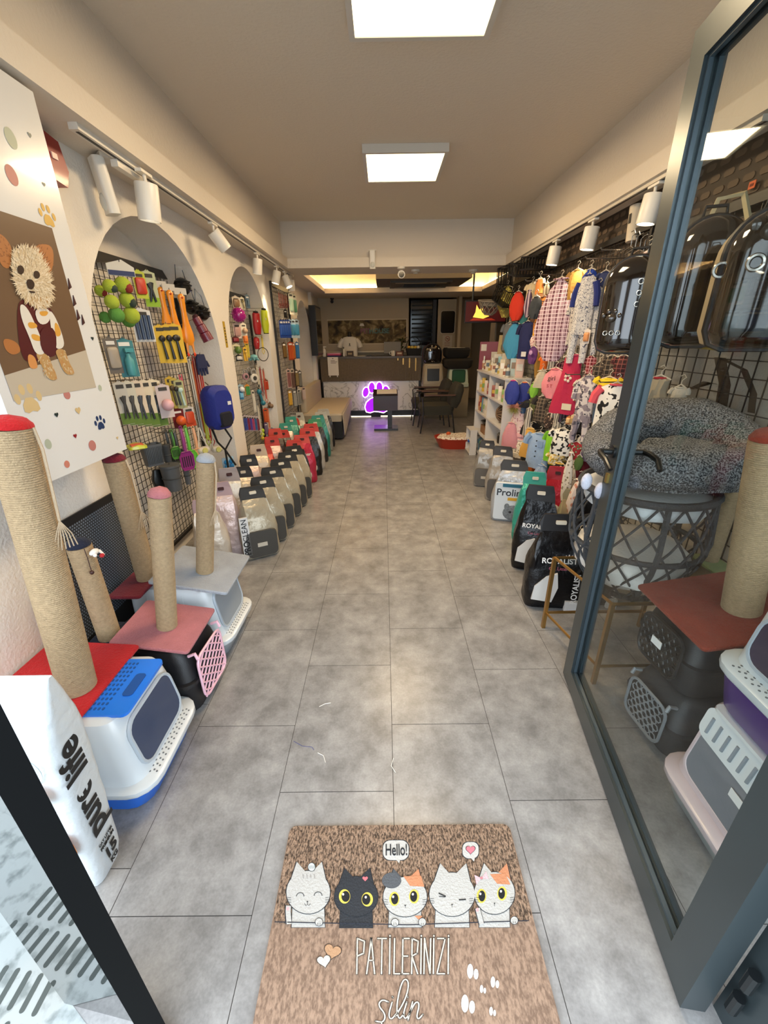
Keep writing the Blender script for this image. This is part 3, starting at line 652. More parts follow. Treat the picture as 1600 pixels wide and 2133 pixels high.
ex = [(stroke([(1105, 462), (1150, 560)], 26), '#23262b', 6)][:0]+[(stroke([(946, 412), (980, 428)], 7), '#2a2a2a', 7), (stroke([(948, 428), (978, 430)], 4), '#2a2a2a', 7), (stroke([(1042, 444), (1076, 442)], 7), '#2a2a2a', 7)]+nose(1010, 464)+whisk(1008, 425, 106)
cat_art('winking_cat_print', 1010, 418, 108, 104, W1, W1, ex)
ex = [([(1190, 322), (1262, 318), (1288, 372), (1225, 368)], OR_, 6)]+eye(1150, 426, 16, 26, 2)+eye(1248, 414, 16, 26, -2)+nose(1212, 458)+whisk(1212, 420, 96)+paw(1306, 542)
ex += [(stroke([(1150, 560), (1138, 515), (1130, 482)], 28), '#23262b', 6), (stroke([(1151, 560), (1139, 515), (1131, 484)], 22), W1, 7), (ell(1130, 492, 7, 10), '#c99a9c', 8)]
ex += [([(1148, 340), (1116, 325), (1126, 372)], '#d9a9ae', 8), ([(1150, 342), (1172, 308), (1184, 345)], '#d9a9ae', 8), (ell(1150, 340, 7, 7), '#b5777d', 9)]
cat_art('bow_cat_print', 1212, 412, 96, 100, W1, W1, ex, earc=(W1, OR_))
def bubble(name, cx, cy, rx, ry): 
    o = [(cx+p.x, cy+p.y) for p in rr(rx, ry, min(rx, ry)*.7, 0, n=6)]; i = [(cx+p.x, cy+p.y) for p in rr(rx-3, ry-3, min(rx, ry)*.7, 0, n=6)]
    return art(name, [(o, '#23262b', 0), (i, '#b8b6b1', 1), ([(cx+2, cy+ry-4), (cx+20, cy+ry-4), (cx+16, cy+ry+12)], '#b8b6b1', 2)])
bubble('speech_bubble', 742, 208, 64, 50)
o = bubble('heart_bubble', 1098, 208, 41, 42); art('heart_print', [(heart(1098, 205, 24), '#23262b', 3), (heart(1098, 205, 21), '#d4707c', 4)])
art('edge_line', [(stroke([(165, 549), (800, 563), (1375, 543)], 5), '#1f2430', 7)])
def mat_text(body, u0, u1, v, h, m, l, bold=0, shear=0, sx=1, name='lettering'):
    p = G(*zz((u0+u1)/2, v), l); o = text(body, 1, m, t, bold=0, ext=0)
    w_ = max(c.co.x for c in o.data.vertices)-min(c.co.x for c in o.data.vertices); hh = max(c.co.y for c in o.data.vertices)-min(c.co.y for c in o.data.vertices)
    bpy.data.objects.remove(o)
    a, c = G(*zz(u0, v), l), G(*zz(u1, v), l); wt = (c-a).length; ht = (G(*zz(u0, v-h/2), l)-G(*zz(u0, v+h/2), l)).length
    sc = ht/hh; o = text(body, sc, m, t, p, sx=wt/(w_*sc), bold=bold, ext=.0002, shear=shear, name=name); return o
mat_text('Hello!', 694, 795, 208, 54, ink, 4, bold=.0006)
LT = {'P': [[(0, 1), (0, 0), (1, .08), (.9, .42), (0, .5)]], 'A': [[(0, 1), (.5, 0), (1, 1)], [(.2, .62), (.85, .62)]], 'T': [[(0, 0), (1, 0)], [(.5, 0), (.5, 1)]], 'I': [[(0, 0), (0, 1)], [(0, -.085), (.02, -.06)]],
      'L': [[(0, 0), (0, 1), (1, 1)]], 'E': [[(1, 0), (0, 0), (0, 1), (1, 1)], [(0, .5), (.8, .5)]], 'R': [[(0, 1), (0, 0), (1, .08), (.85, .42), (0, .5), (1, 1)]], 'N': [[(0, 1), (0, 0), (1, 1), (1, 0)]], 'Z': [[(0, 0), (1, 0), (0, 1), (1, 1)]]}
SH = []
def stk(pts, l=1, wo=12, wi=7):
    for a, c in zip(pts, pts[1:]):
        dx, dy = c[0]-a[0], c[1]-a[1]; q = math.hypot(dx, dy) or 1; ux, uy = dx/q, dy/q
        SH.append((stroke([(a[0]-ux*5, a[1]-uy*5), (c[0]+ux*5, c[1]+uy*5)], wo), '#2b221b', l)); SH.append((stroke([(a[0]-ux*2.5, a[1]-uy*2.5), (c[0]+ux*2.5, c[1]+uy*2.5)], wi), '#b8b1a5', l+2))
for ch, xa, xb in (('P', 556, 590), ('A', 603, 641), ('T', 653, 694), ('I', 712, 712), ('L', 733, 760), ('E', 773, 803), ('R', 817, 846), ('I', 861, 861), ('N', 876, 905), ('I', 921, 921), ('Z', 938, 974), ('I', 991, 991)):
    for st_ in LT[ch]: stk([(xa+(xb-xa)*x+(1-y)*3 if ch != 'I' else xa+x*30+(1-y)*2, 628+168*y) for x, y in st_])
art('block_lettering', SH); SH = []
def smooth_(p, n=4):
    for _ in range(2):
        o = [p[0]]
        for a, c in zip(p, p[1:]): o += [(a[0]*.75+c[0]*.25, a[1]*.75+c[1]*.25), (a[0]*.25+c[0]*.75, a[1]*.25+c[1]*.75)]
        p = o+[p[-1]]
    return p
def ribbon(pts, w, c, l):
    q = stroke(pts, w); n = len(pts)
    for k in range(n-1): SH.append(([q[k], q[k+1], q[2*n-2-k], q[2*n-1-k]], c, l))
    for e in (pts[0], pts[-1]): SH.append((ell(e[0], e[1], w/2, w/2, 12), c, l))
for p_ in ([(706, 930), (676, 918), (656, 945), (694, 990), (684, 1028), (646, 1022)], [(672, 1026), (680, 1048), (662, 1056)], [(724, 932), (706, 995), (720, 1016), (745, 985)], [(740, 1000), (790, 915), (806, 838), (784, 816), (762, 860), (744, 960), (756, 1016), (778, 990)],
           [(794, 932), (776, 992), (788, 1014), (808, 985)], [(822, 930), (800, 1016)], [(806, 985), (838, 925), (856, 940), (840, 1000), (850, 1014), (870, 990)], [(726, 905), (728, 909)], [(796, 903), (798, 907)]): ribbon(smooth_(p_), 12, '#2b221b', 1); ribbon(smooth_(p_), 7, '#b8b1a5', 4)
art('script_lettering', SH)
art('tan_heart_print', [(heart(440, 690, 44, .25), '#3a2a20', 0), (heart(440, 690, 40, .25), '#a5805f', 1)])
art('white_heart_print', [(heart(400, 735, 36, -.2), '#3a2a20', 2), (heart(400, 735, 32, -.2), '#b9b4aa', 3)])
wh = '#b8b5b0'; LF = []
for x, y, s_ in ((1110, 790, 1), (1215, 840, .75), (1158, 872, .55), (1088, 945, 1.2), (1204, 978, .6)):
    LF += [(ell(x-14*s_, y-6*s_, 15*s_, 36*s_, 16), wh, 0), (ell(x+14*s_, y+8*s_, 12*s_, 26*s_, 16), wh, 1)]
art('leaf_print', LF)
for k, (u, v, c, pts) in enumerate(((665, 1472, '#e8e4da', [(0, 0), (12, -6), (24, -8)]), (668, 1570, '#e8e4da', [(-6, -2), (6, 4), (10, 18)]), (820, 1595, '#e8e4da', [(0, -16), (-5, 0), (4, 14)]), (630, 1552, '#3a3f8f', [(-18, -8), (0, 2), (20, 4), (24, 10)]))):
    b = MB(); b.tube([P(u+a, v+c_, 'z', .0015) for a, c_ in pts], .0012 if k < 3 else .0006, 5)
    tag(b.build('thread_scrap', mat(c, .8)), ['short white thread on the grey tiles left of centre', 'curled white thread on the floor above the doormat', 'white thread on the tile seam just above the doormat', 'thin blue thread on the grey tiles near the blue litter box'][k], 'thread')

# ================================================================ BASKET, STAND, PLUSH SOFA
gold = mat('#a9834a', .3, metal=.85)
t = thing('display_stand', 'gold metal frame stand on the floor under the grey rope basket', 'stand', (0, 0, 0))
F1 = Vector((.868, 1.83, 0)); zT = .44
x0, y0, x1, y1 = .868, 1.44, 1.40, 1.84
for x, y in ((x0, y1), (x1, y1), (x0+.09, y0), (x1, y0)): b = MB(); b.box((x, y, zT/2), (.018, .018, zT)); b.build('leg', gold, t, 0)
for z in (zT, .10):
    q = [(x0, y1, z), (x1, y1, z), (x1, y0, z), (x0+.09, y0, z)]
    b = MB(); b.tube(q, .009, 4, closed=True); b.build('rail', gold, t, 0)
b = MB(); b.prism([(x0+.01, y1-.01, zT-.004), (x1-.01, y1-.01, zT-.004), (x1-.01, y0+.01, zT-.004), (x0+.1, y0+.01, zT-.004)], (0, 0, .005)); b.build('glass_shelf', GL, t, 0)
rope = mat('#3b3d40', .9, bump=.6, bscale=200)
BC = Vector((1.13, 1.67, zT-.04))
t = thing('rope_basket', 'round dark grey rope pod basket standing on the gold stand behind the glass door', 'pet basket', tuple(BC))
def pod(zf): return .15+.12*math.sin(min(1, zf/.6)*PI/2) if zf < .6 else .27-.02*(zf-.6)/.4
Hh = .49; n = 14
for z_, r_, q_ in ((.01, .15, .013), (.24, .262, .012), (Hh, .255, .016)): b = MB(); b.torus((0, 0, z_), r_, q_, 'z', 32); b.build('ring_frame', rope, t)
for k in range(6): b = MB(); a = 2*PI*k/6+.3; b.tube([(pod(z)*math.cos(a), pod(z)*math.sin(a), z*Hh) for z in (0, .2, .4, .6, .8, 1)], .012, 6); b.build('upright_frame', rope, t)
b = MB()
for sgn in (-1, 1):
    for k in range(18):
        pts = []
        for i in range(9):
            z = i/8; a = 2*PI*k/18+sgn*z*1.25; r_ = pod(z)+.005; pts.append((r_*math.cos(a), r_*math.sin(a), z*Hh))
        b.tube(pts, .0052, 5)
b.build('rope_net', rope, t)
b = MB(); b.loft([[(r*math.cos(2*PI*k/24), r*math.sin(2*PI*k/24), z) for k in range(24)] for r, z in ((.10, .02), (.17, .05), (.225, .10), (.24, .16), (.22, .21), (.12, .235), (.02, .24))]); b.jitter(.018, 8); b.build('cushion', mat('#dcd8d0', .9, bump=.3), t)
b = MB(); b.loft([[(r*math.cos(2*PI*k/24), r*math.sin(2*PI*k/24), z) for k in range(24)] for r, z in ((.12, .40), (.225, .41), (.24, .44), (.235, .485), (.12, .50), (.02, .502))]); b.jitter(.010, 8); b.build('top_cushion', mat('#d3d6d6', .9, bump=.3), t)
# plush bed
t = thing('plush_bed', 'speckled dark grey plush bed with white paws on top of the rope basket', 'pet bed', (1.18, 1.64, zT+Hh), .2, rx=0, ry=0)
fur = bpy.data.materials.new('plush'); fur.use_nodes = True; nt = fur.node_tree; bb = nt.nodes['Principled BSDF']; N = nt.nodes.new; L = nt.links.new
tc = N('ShaderNodeTexCoord'); n_ = N('ShaderNodeTexNoise'); n_.inputs['Scale'].default_value = 190; n_.inputs['Detail'].default_value = 2; L(tc.outputs['Object'], n_.inputs[0]); r_ = N('ShaderNodeValToRGB'); e = r_.color_ramp.elements; e[0].position = .42; e[0].color = lin('#2c2e31'); e[1].position = .60; e[1].color = lin('#8d8e8f'); L(n_.outputs['Fac'], r_.inputs[0]); L(r_.outputs[0], bb.inputs['Base Color']); bb.inputs['Roughness'].default_value = 1
k_ = N('ShaderNodeBump'); k_.inputs['Strength'].default_value = .9; k_.inputs['Distance'].default_value = .01; L(n_.outputs['Fac'], k_.inputs['Height']); L(k_.outputs[0], bb.inputs['Normal'])
def ringpts(rx_, ry_, z, n=30): return [(rx_*math.cos(2*PI*k/n), ry_*math.sin(2*PI*k/n), z) for k in range(n)]
b = MB(); b.loft([ringpts(.24, .20, 0), ringpts(.29, .25, .02), ringpts(.30, .26, .06), ringpts(.25, .21, .09), ringpts(.12, .10, .08), ringpts(.02, .02, .078)]); b.jitter(.01, 7); b.build('base_cushion', fur, t)
b = MB(); pts = []; rr_ = []
for i in range(40):
    a = 2*PI*i/40; back = max(0, math.cos(a-.9)); pts.append((.275*math.cos(a), .235*math.sin(a), .11+.085*back)); rr_.append(.075+.035*back)
b.tube(pts, rr_, 14, closed=True); b.jitter(.012, 9); b.build('bolster', fur, t)
b = MB(); b.ball((.03, -.02, .12), (.17, .14, .055), 20); b.jitter(.018, 11); b.build('inner_pillow', fur, t)
q = P(1245, 1005, 'y', 1.50)
for k, (u, v) in enumerate(((1222, 1003), (1250, 1022))):
    p = P(u, v, 'y', 1.50); b = MB(); b.ball(t.matrix_world.inverted() @ p if 0 else Matrix.Rotation(-.2, 4, 'Z') @ (p-Vector(t.location)), (.022, .018, .034), 12); b.build('white_pompom', mat('#b4b5c0', .95, bump=.5), t)
# ================================================================ BACK OF THE SHOP
# ---- counter
t = thing('reception_counter', 'reception counter with brown slatted front and pale marble base at the back', 'counter', (0, 0, 0))
CY = 8.58
b = MB(); b.bx(-1.255, .76, CY-.03, CY+.55, 1.13, 1.165); b.build('worktop', mat('#4b4034', .4), t, 0)
b = MB(); b.bx(-1.25, .745, CY, CY+.02, .70, 1.13)
for i in range(62): x = -1.245+i*.0322; b.bx(x, x+.021, CY-.016, CY, .70, 1.13)
b.build('slatted_front', [mat('#67563f', .6, var=.15, vscale=30)], t, 0)
def marble():
    m = bpy.data.materials.new('marble'); m.use_nodes = True; nt = m.node_tree; bb = nt.nodes['Principled BSDF']; N = nt.nodes.new; L = nt.links.new
    tc = N('ShaderNodeTexCoord'); n = N('ShaderNodeTexNoise'); n.inputs['Scale'].default_value = 3.2; n.inputs['Detail'].default_value = 7; n.inputs['Distortion'].default_value = 1.6; L(tc.outputs['Object'], n.inputs[0])
    r = N('ShaderNodeValToRGB'); e = r.color_ramp.elements; e[0].position = .47; e[0].color = lin('#d7d5cf'); e[1].position = .53; e[1].color = lin('#d7d5cf'); x = e.new(.5); x.color = lin('#9a9791'); L(n.outputs['Fac'], r.inputs[0]); L(r.outputs[0], bb.inputs['Base Color']); bb.inputs['Roughness'].default_value = .25; return m
b = MB(); b.bx(-1.22, .70, CY+.02, CY+.05, .12, .70); b.build('marble_base', marble(), t, 0)
b = MB(); b.bx(-1.25, .72, CY+.0, CY+.05, .0, .12); b.bx(-1.25, .72, CY-.01, CY+.0, .05, .06); b.bx(-1.25, .72, CY-.01, CY+.0, .095, .105); b.bx(-1.25, .745, CY+.05, CY+.5, .0, 1.13); b.build('plinth', mat('#141210', .4), t, 0)
b = MB(); b.bx(-.9, .6, CY-.012, CY-.004, .004, .012); b.build('light_strip', mat('#fff0d0', emit=4), t, 0)
for u, z0 in ((829, .105), (840, .11), (853, .17), (866, .22)):
    p = P(u, 760, 'y', CY-.018); b = MB(); L_ = {829: .04, 840: .12, 853: .18, 866: .24}[u]; b.bx(p.x-.012, p.x+.012, CY-.019, CY-.015, 1.125-L_, 1.125); b.build('gold_inlay', mat('#b08648', .3, metal=.7), t, 0)
# payment placard (its code is left blank)
p0, p1 = P(682, 744, 'y', CY-.05), P(706, 782, 'y', CY-.05)
t = thing('placard', 'white payment placard hanging on the left end of the counter front', 'sign', (p0.x, CY-.045, p1.z))
w_, h_ = p1.x-p0.x, p0.z-p1.z
b = MB(); b.bx(0, w_, -.006, 0, 0, h_); b.bx(.02, .04, -.006, 0, -.03, 0); b.bx(w_-.04, w_-.02, -.006, 0, -.03, 0); b.build('board', mat('#d9d5cc', .5), t, 0)
b = MB()
for k, (a, c) in enumerate(((.06, .10), (.06, .16), (.06, .13))): b.bx(a, a+c*.8, -.0075, -.006, h_-.07-k*.022, h_-.062-k*.022)
b.bx(w_/2-.012, w_/2+.012, -.0075, -.006, h_-.035, h_-.02); b.build('printed_lines', mat('#55504a', .6), t, 0)
# ---- mural on the back wall
def rockmat():
    m = bpy.data.materials.new('mural'); m.use_nodes = True; nt = m.node_tree; bb = nt.nodes['Principled BSDF']; N = nt.nodes.new; L = nt.links.new
    tc = N('ShaderNodeTexCoord'); n = N('ShaderNodeTexNoise'); n.inputs['Scale'].default_value = 7; n.inputs['Detail'].default_value = 8; n.inputs['Distortion'].default_value = .8; L(tc.outputs['Object'], n.inputs[0])
    r = N('ShaderNodeValToRGB'); e = r.color_ramp.elements; e[0].position = .35; e[0].color = lin('#2e2418'); e[1].position = .68; e[1].color = lin('#b09a70'); x = e.new(.52); x.color = lin('#6b5a3a'); L(n.outputs['Fac'], r.inputs[0]); L(r.outputs[0], bb.inputs['Base Color']); bb.inputs['Roughness'].default_value = .8; return m
t = thing('wall_mural', 'long brown rock-patterned mural reading PET HOUSE on the back wall', 'mural', (0, BY, 0))
a, c = P(683, 668, 'y', BY), P(846, 714, 'y', BY)
b = MB(); b.bx(a.x, c.x, -.02, -.002, c.z, a.z); b.build('picture', rockmat(), t, 0)
b = MB(); b.bx(a.x-.02, c.x+.02, -.012, -.001, c.z-.02, c.z); b.bx(a.x-.02, c.x+.02, -.012, -.001, a.z, a.z+.02); b.bx(c.x, c.x+.02, -.012, -.001, c.z, a.z); b.build('border', mat('#cfc3a8', .6), t, 0)
for body, u, col in (('PET', 761, '#7a1f24'), ('HOUSE', 790, '#1f5a3c')):
    p = P(u, 690, 'y', BY-.02); text(body, .13, mat(col, .4), t, (p.x, -.024, p.z), (PI/2, 0, 0), bold=.002)
b = MB(); p = P(754, 677, 'y', BY); b.prism([(p.x-.05, -.022, p.z-.02), (p.x+.05, -.022, p.z-.02), (p.x+.03, -.022, p.z+.03), (p.x-.03, -.022, p.z+.03)], (0, -.003, 0)); b.build('house_logo', mat('#d8d2c0', .5), t, 0)
b = MB(); p0, p1 = P(684, 716, 'y', BY-.2), P(848, 730, 'y', BY-.2); b.bx(LX+.1, p1.x, BY-.12, BY-.001, p1.z-.03, p1.z); b.build('shelf_board', mat('#c9bda4', .5), None, 0); tag(bpy.data.objects['shelf_board'], 'narrow cream ledge on the back wall under the mural', 'ledge')
# ---- wall screen on the left wall
t = thing('wall_screen', 'black framed screen standing out from the left wall beside the counter', 'screen', (LX+.06, 7.72, 1.22))
b = MB(); b.bx(0, .11, 0, .66, 0, .80); b.build('casing', mat('#0d0d0e', .35), t, 0)
b = MB(); b.bx(.1105, .113, .03, .63, .03, .77); b.build('screen', mat('#4b4236', .06, metal=.6), t, 0)
# ---- things on the counter
CT = 1.166
def onc(u, v=742, y=CY+.15): return P(u, v, 'y', y)
def bottle(label, x, y, z, h, r, col, cap, cat='bottle', group=None, pump=False):
    t = thing('bottle', label, cat, (x, y, z), 0, group)
    b = MB(); b.lathe([(r*.9, 0), (r, h*.05), (r, h*.62), (r*.8, h*.72), (r*.35, h*.78), (r*.32, h*.84)], n=12); b.build('body', mat(col, .35), t)
    b = MB(); b.lathe([(r*.42, h*.84), (r*.42, h), (r*.36, h*1.01)], n=10)
    if pump: b.box((r*.5, 0, h*.98), (r*1.6, r*.4, r*.35)); b.box((r*1.0, 0, h*.9), (r*.2, r*.3, h*.12))
    b.build('cap', mat(cap, .4), t); return t
bottle('white spray bottle at the left end of the counter', onc(676).x, CY+.15, CT, .19, .035, '#d8d4ca', '#e6e2da', pump=True)
bottle('small dark-capped bottle beside the folded pink cloths on the counter', onc(717).x, CY+.13, CT, .17, .022, '#cfc9ba', '#1e1c1a')
for k, (col, nm) in enumerate((('#3a3560', 'dark blue folded cloth at the bottom of the pile on the counter'), ('#c04a72', 'magenta folded cloth in the middle of the pile on the counter'), ('#d99ab0', 'pale pink folded cloth on top of the pile on the counter'))):
    b = MB(); b.T = Matrix.Translation((onc(697).x, CY+.13, CT+k*.022)); b.loft([rr(.13, .09, .02, 0), rr(.135, .095, .02, .006), rr(.135, .095, .02, .016), rr(.13, .09, .02, .021)]); b.jitter(.004, 12); tag(b.build('folded_cloth', mat(col, .9)), nm, 'cloth', 'folded cloths on the counter')
t = thing('product_box', 'dark brown box on the counter in front of the white shirt', 'box', (onc(730).x, CY+.1, CT)); b = MB(); b.box((0, 0, .05), (.13, .08, .10)); b.build('carton', mat('#3c2a1d', .6), t, 0); b = MB(); b.box((0, -.042, .05), (.08, .003, .035)); b.build('printed_label', mat('#a08a63', .6), t, 0)
t = thing('desk_monitor', 'grey desk monitor seen from behind on the right of the counter', 'monitor', (onc(820).x-.02, CY+.28, CT)); b = MB(); b.box((0, 0, .15), (.34, .02, .22), R=Matrix.Rotation(.25, 3, 'X')); b.build('screen_back', mat('#8f8b82', .5), t, 0); b = MB(); b.box((0, .02, .02), (.16, .12, .012)); b.box((0, .02, .06), (.04, .02, .1)); b.build('stand', mat('#5d5a54', .5), t, 0)
t = thing('mug', 'white mug on the right part of the counter', 'mug', (onc(819).x, CY+.1, CT)); b = MB(); b.lathe([(.036, 0), (.04, .01), (.04, .095), (.036, .095), (.034, .02)], n=18); b.build('cup', mat('#e0dbcf', .3), t); b = MB(); b.torus((-.05, 0, .05), .026, .006, 'y', 14); b.build('handle', mat('#e0dbcf', .3), t)
t = thing('product_box', 'reddish brown box beside the white mug', 'box', (onc(832).x, CY+.12, CT)); b = MB(); b.box((0, 0, .04), (.13, .09, .08)); b.build('carton', mat('#6e3a2c', .6), t, 0); b = MB(); b.box((0, -.046, .045), (.09, .002, .03)); b.build('printed_label', mat('#cdbfa2', .6), t, 0)
t = thing('papers', 'flat white papers lying in the middle of the counter', 'paper', (onc(750).x, CY+.1, CT)); b = MB(); b.box((0, 0, .004), (.2, .14, .006), R=Matrix.Rotation(.2, 3, 'Z')); b.build('sheet', mat('#e2ddd0', .8), t, 0); b = MB(); b.box((.18, .0, .01), (.09, .05, .016)); b.build('stapler', mat('#2a2622', .5), t, 0)
t = thing('gift_basket', 'black basket with tall hoop handle and yellow toys on the counter right end', 'basket', (onc(862).x, CY+.22, CT))
b = MB(); b.loft([rr(.13, .09, .03, 0), rr(.16, .11, .03, .13), rr(.15, .10, .03, .13), rr(.12, .08, .03, .02)]); b.build('basket_body', mat('#151311', .7), t)
b = MB(); b.tube([(.155*math.cos(a), 0, .12+.22*math.sin(a)) for a in [PI*k/16 for k in range(17)]], .007); b.build('hoop_handle', mat('#151311', .6), t)
for k, (x, c) in enumerate(((-.09, '#d8a23a'), (-.03, '#e5cf6a'), (.03, '#c7a23c'), (.09, '#e0d9b8'))): b = MB(); b.ball((x, -.01, .15), (.035, .03, .03), 10); b.build('plush_toy', mat(c, .9), t)
t = thing('potted_plant', 'small leafy plant behind the monitor on the counter', 'plant', (onc(832).x+.05, CY+.49, CT))
b = MB(); b.lathe([(.04, 0), (.055, .09), (.05, .09)], n=14); b.build('pot', mat('#4c3a2a', .7), t)
b = MB(); random.seed(3)
for k in range(26):
    a = random.uniform(0, 2*PI); r_ = random.uniform(.04, .15); z = .14+random.uniform(0, .2); x, y = r_*math.cos(a), r_*math.sin(a); b.poly([(x*.4, y*.4, z-.05), (x-.02*math.sin(a), y+.02*math.cos(a), z), (x*1.3, y*1.3, z-.01), (x+.02*math.sin(a), y-.02*math.cos(a), z)])
b.build('leaves', mat('#4a5a2c', .6), t); b = MB()
for k in range(5): b.tube([(0, 0, .08), (.03*math.cos(k), .03*math.sin(k), .25)], .004)
b.build('stem', mat('#4a4025', .6), t)
# white T-shirt on a bust hanger
t = thing('display_tshirt', 'white short-sleeved shirt with small emblem standing on the counter', 'shirt', (onc(728).x, CY+.40, CT))
b = MB()
def shirt_ring(hw, d, z): return [Vector((hw*math.cos(2*PI*k/20), d*math.sin(2*PI*k/20)*(1+.1*math.sin(5*k)), z)) for k in range(20)]
b.loft([shirt_ring(.15, .05, 0), shirt_ring(.15, .06, .1), shirt_ring(.155, .065, .22), shirt_ring(.165, .06, .30), shirt_ring(.13, .045, .345), shirt_ring(.06, .03, .365)]); b.build('body', mat('#ddd8cc', .85, bump=.2, bscale=20), t)
for s_ in (-1, 1): b = MB(); b.tube([(s_*.13, 0, .31), (s_*.19, 0, .24), (s_*.215, 0, .16)], [.045, .05, .048], 10); b.build('sleeve', mat('#ddd8cc', .85), t)
b = MB(); b.lathe([(.045, .36), (.04, .42), (.03, .45), (.005, .455)], n=12); b.build('hanger_neck', mat('#161412', .6), t)
b = MB(); b.box((0, -.066, .22), (.02, .004, .035)); b.box((0, -.066, .19), (.04, .004, .01)); b.build('emblem', mat('#2c2822', .7), t, 0)
# ---- neon paw leaning on the counter
NY = CY-.06
t = thing('neon_paw_sign', 'glowing purple paw sign with white outline leaning on the counter base', 'neon sign', (0, NY, 0))
def npx(u, v): p = P(u, v, 'y', NY); return (p.x, p.z)
pur = mat('#8d12cc', emit=1.1); whn = mat('#efdcff', emit=4)
toes = [((762, 817), 6, 9.5, .25), ((774.5, 807.5), 6.2, 10, .05), ((790.5, 807), 6.2, 10, -.05), ((805, 814), 6, 9.5, -.3)]
for (u, v), rx_, ry_, ro in toes:
    x, z = npx(u, v); k = 1/ppm((x, NY, z)); ox = [(x+(rx_*math.cos(a)*math.cos(ro)+ry_*math.sin(a)*math.sin(ro))*k, z+(-rx_*math.cos(a)*math.sin(ro)+ry_*math.sin(a)*math.cos(ro))*k) for a in [2*PI*i/24 for i in range(24)]]
    b = MB(); b.prism([(q[0], 0, q[1]) for q in ox], (0, .012, 0)); b.build('toe', pur, t, 0)
    b = MB(); b.tube([(x+(q[0]-x)*1.12, -.004, z+(q[1]-z)*1.12) for q in ox], .007, 6, closed=True); b.build('toe_outline', whn, t)
pad = [(783, 826), (772, 830), (763, 838), (760, 848), (763, 858), (771, 860), (780, 857), (790, 858), (799, 860), (806, 856), (808, 847), (804, 836), (795, 829)]
pq = [npx(*q) for q in pad]; b = MB(); b.prism([(x, 0, z) for x, z in pq], (0, .012, 0)); b.build('pad', pur, t, 0)
b = MB(); b.tube([(x, -.004, z) for x, z in pq], .008, 6, closed=True); b.build('pad_outline', whn, t)
b = MB(); x, z = npx(783, 861); b.bx(x-.1, x+.1, 0, .03, 0, z); b.build('foot', mat('#19171a', .5), t, 0)
# ---- dark reading stand in front of the neon
t = thing('lectern', 'dark maroon lectern on a flat base in front of the purple paw sign', 'lectern', (.03, 7.28, 0))
b = MB(); b.bx(-.21, .21, -.14, .20, 0, .035); b.build('base', mat('#1c1014', .2), t, 0)
b = MB(); b.bx(.03, .11, -.02, .04, .035, .40); b.build('column', mat('#170c10', .3), t, 0)
b = MB(); b.bx(-.215, .205, -.12, .14, .34, .60); b.build('box', mat('#331318', .3), t, 0)
b = MB(); b.box((-.005, .0, .63), (.42, .28, .012), R=Matrix.Rotation(.25, 3, 'X')); b.build('tray', mat('#241014', .3), t, 0)
b = MB(); b.box((.02, -.01, .645), (.34, .2, .006), R=Matrix.Rotation(.25, 3, 'X')); b.build('open_booklet', mat('#cfc9c4', .6), t, 0)
# ---- daybed
t = thing('daybed', 'low daybed with cream mattress cover and black base against the left wall', 'daybed', (0, 0, 0))
cream = mat('#b7ab97', .85, bump=.3, bscale=12)
b = MB(); b.loft([rr(.31, .94, .05, z, -.975, 7.36) for z in (.30, .32)]+[rr(.325, .955, .06, .40, -.975, 7.36), rr(.31, .94, .07, .425, -.975, 7.36), rr(.2, .8, .1, .43, -.975, 7.36)]); b.jitter(.004, 5); b.build('mattress', cream, t)
b = MB(); b.bx(-1.27, -.66, 6.46, 8.28, .03, .30); b.build('base', mat('#0e0d0d', .6), t, 0)
b = MB(); b.prism([(-.648, 6.43, .40), (-.648, 8.30, .40), (-.64, 8.30, .30), (-.62, 6.7, .12), (-.63, 6.45, .08)], (.006, 0, 0)); b.build('cover_drape', mat('#c9c1b4', .85), t)
b = MB(); b.loft([[Vector((-1.255+p.x, 7.33+p.y, z)) for p in rr(.05, .84, .04, 0)] for z in (.43, .70, .76, .775)]); b.build('backrest', cream, t)
# ---- armchairs
def armchair(label, x, y, rz=0):
    t = thing('armchair', label, 'armchair', (x, y, 0), rz, 'armchairs beside the counter'); fab = mat('#35332b', .9, bump=.3, bscale=100); bk = mat('#0f0e0d', .4)
    b = MB(); b.loft([rr(.27, .25, .08, z, 0, 0) for z in (.30, .33)]+[rr(.29, .265, .1, .40), rr(.27, .25, .1, .45), rr(.15, .15, .1, .46)]); b.build('seat', fab, t)
    b = MB(); b.T = Matrix.Translation((.27, 0, .42)) @ Matrix.Rotation(.28, 4, 'Y'); b.loft([rr(.06, .25, .05, 0), rr(.085, .27, .06, .12), rr(.08, .26, .06, .30), rr(.05, .22, .05, .38), rr(.02, .15, .02, .39)]); b.build('backrest', fab, t)
    for sx, sy in ((-.25, -.27), (-.25, .27), (.27, -.27), (.27, .27)): b = MB(); b.tube([(sx*.9, sy, .36), (sx*1.1, sy, 0)], .011, 6); b.build('leg', bk, t)
    for sy in (-.28, .28):
        b = MB(); b.tube([(-.23, sy, .36), (-.25, sy, .58), (-.22, sy, .60), (.30, sy, .62)], .010, 6); b.build('arm_frame', bk, t)
        b = MB(); b.box((.03, sy, .625), (.50, .045, .02)); b.build('armrest', mat('#5b3a25', .4), t, 0)
    return t
armchair('dark green-grey armchair with wooden armrests, the nearer of the two', .88, 7.13)
armchair('dark green-grey armchair with wooden armrests, the farther, half hidden one', .80, 7.80)
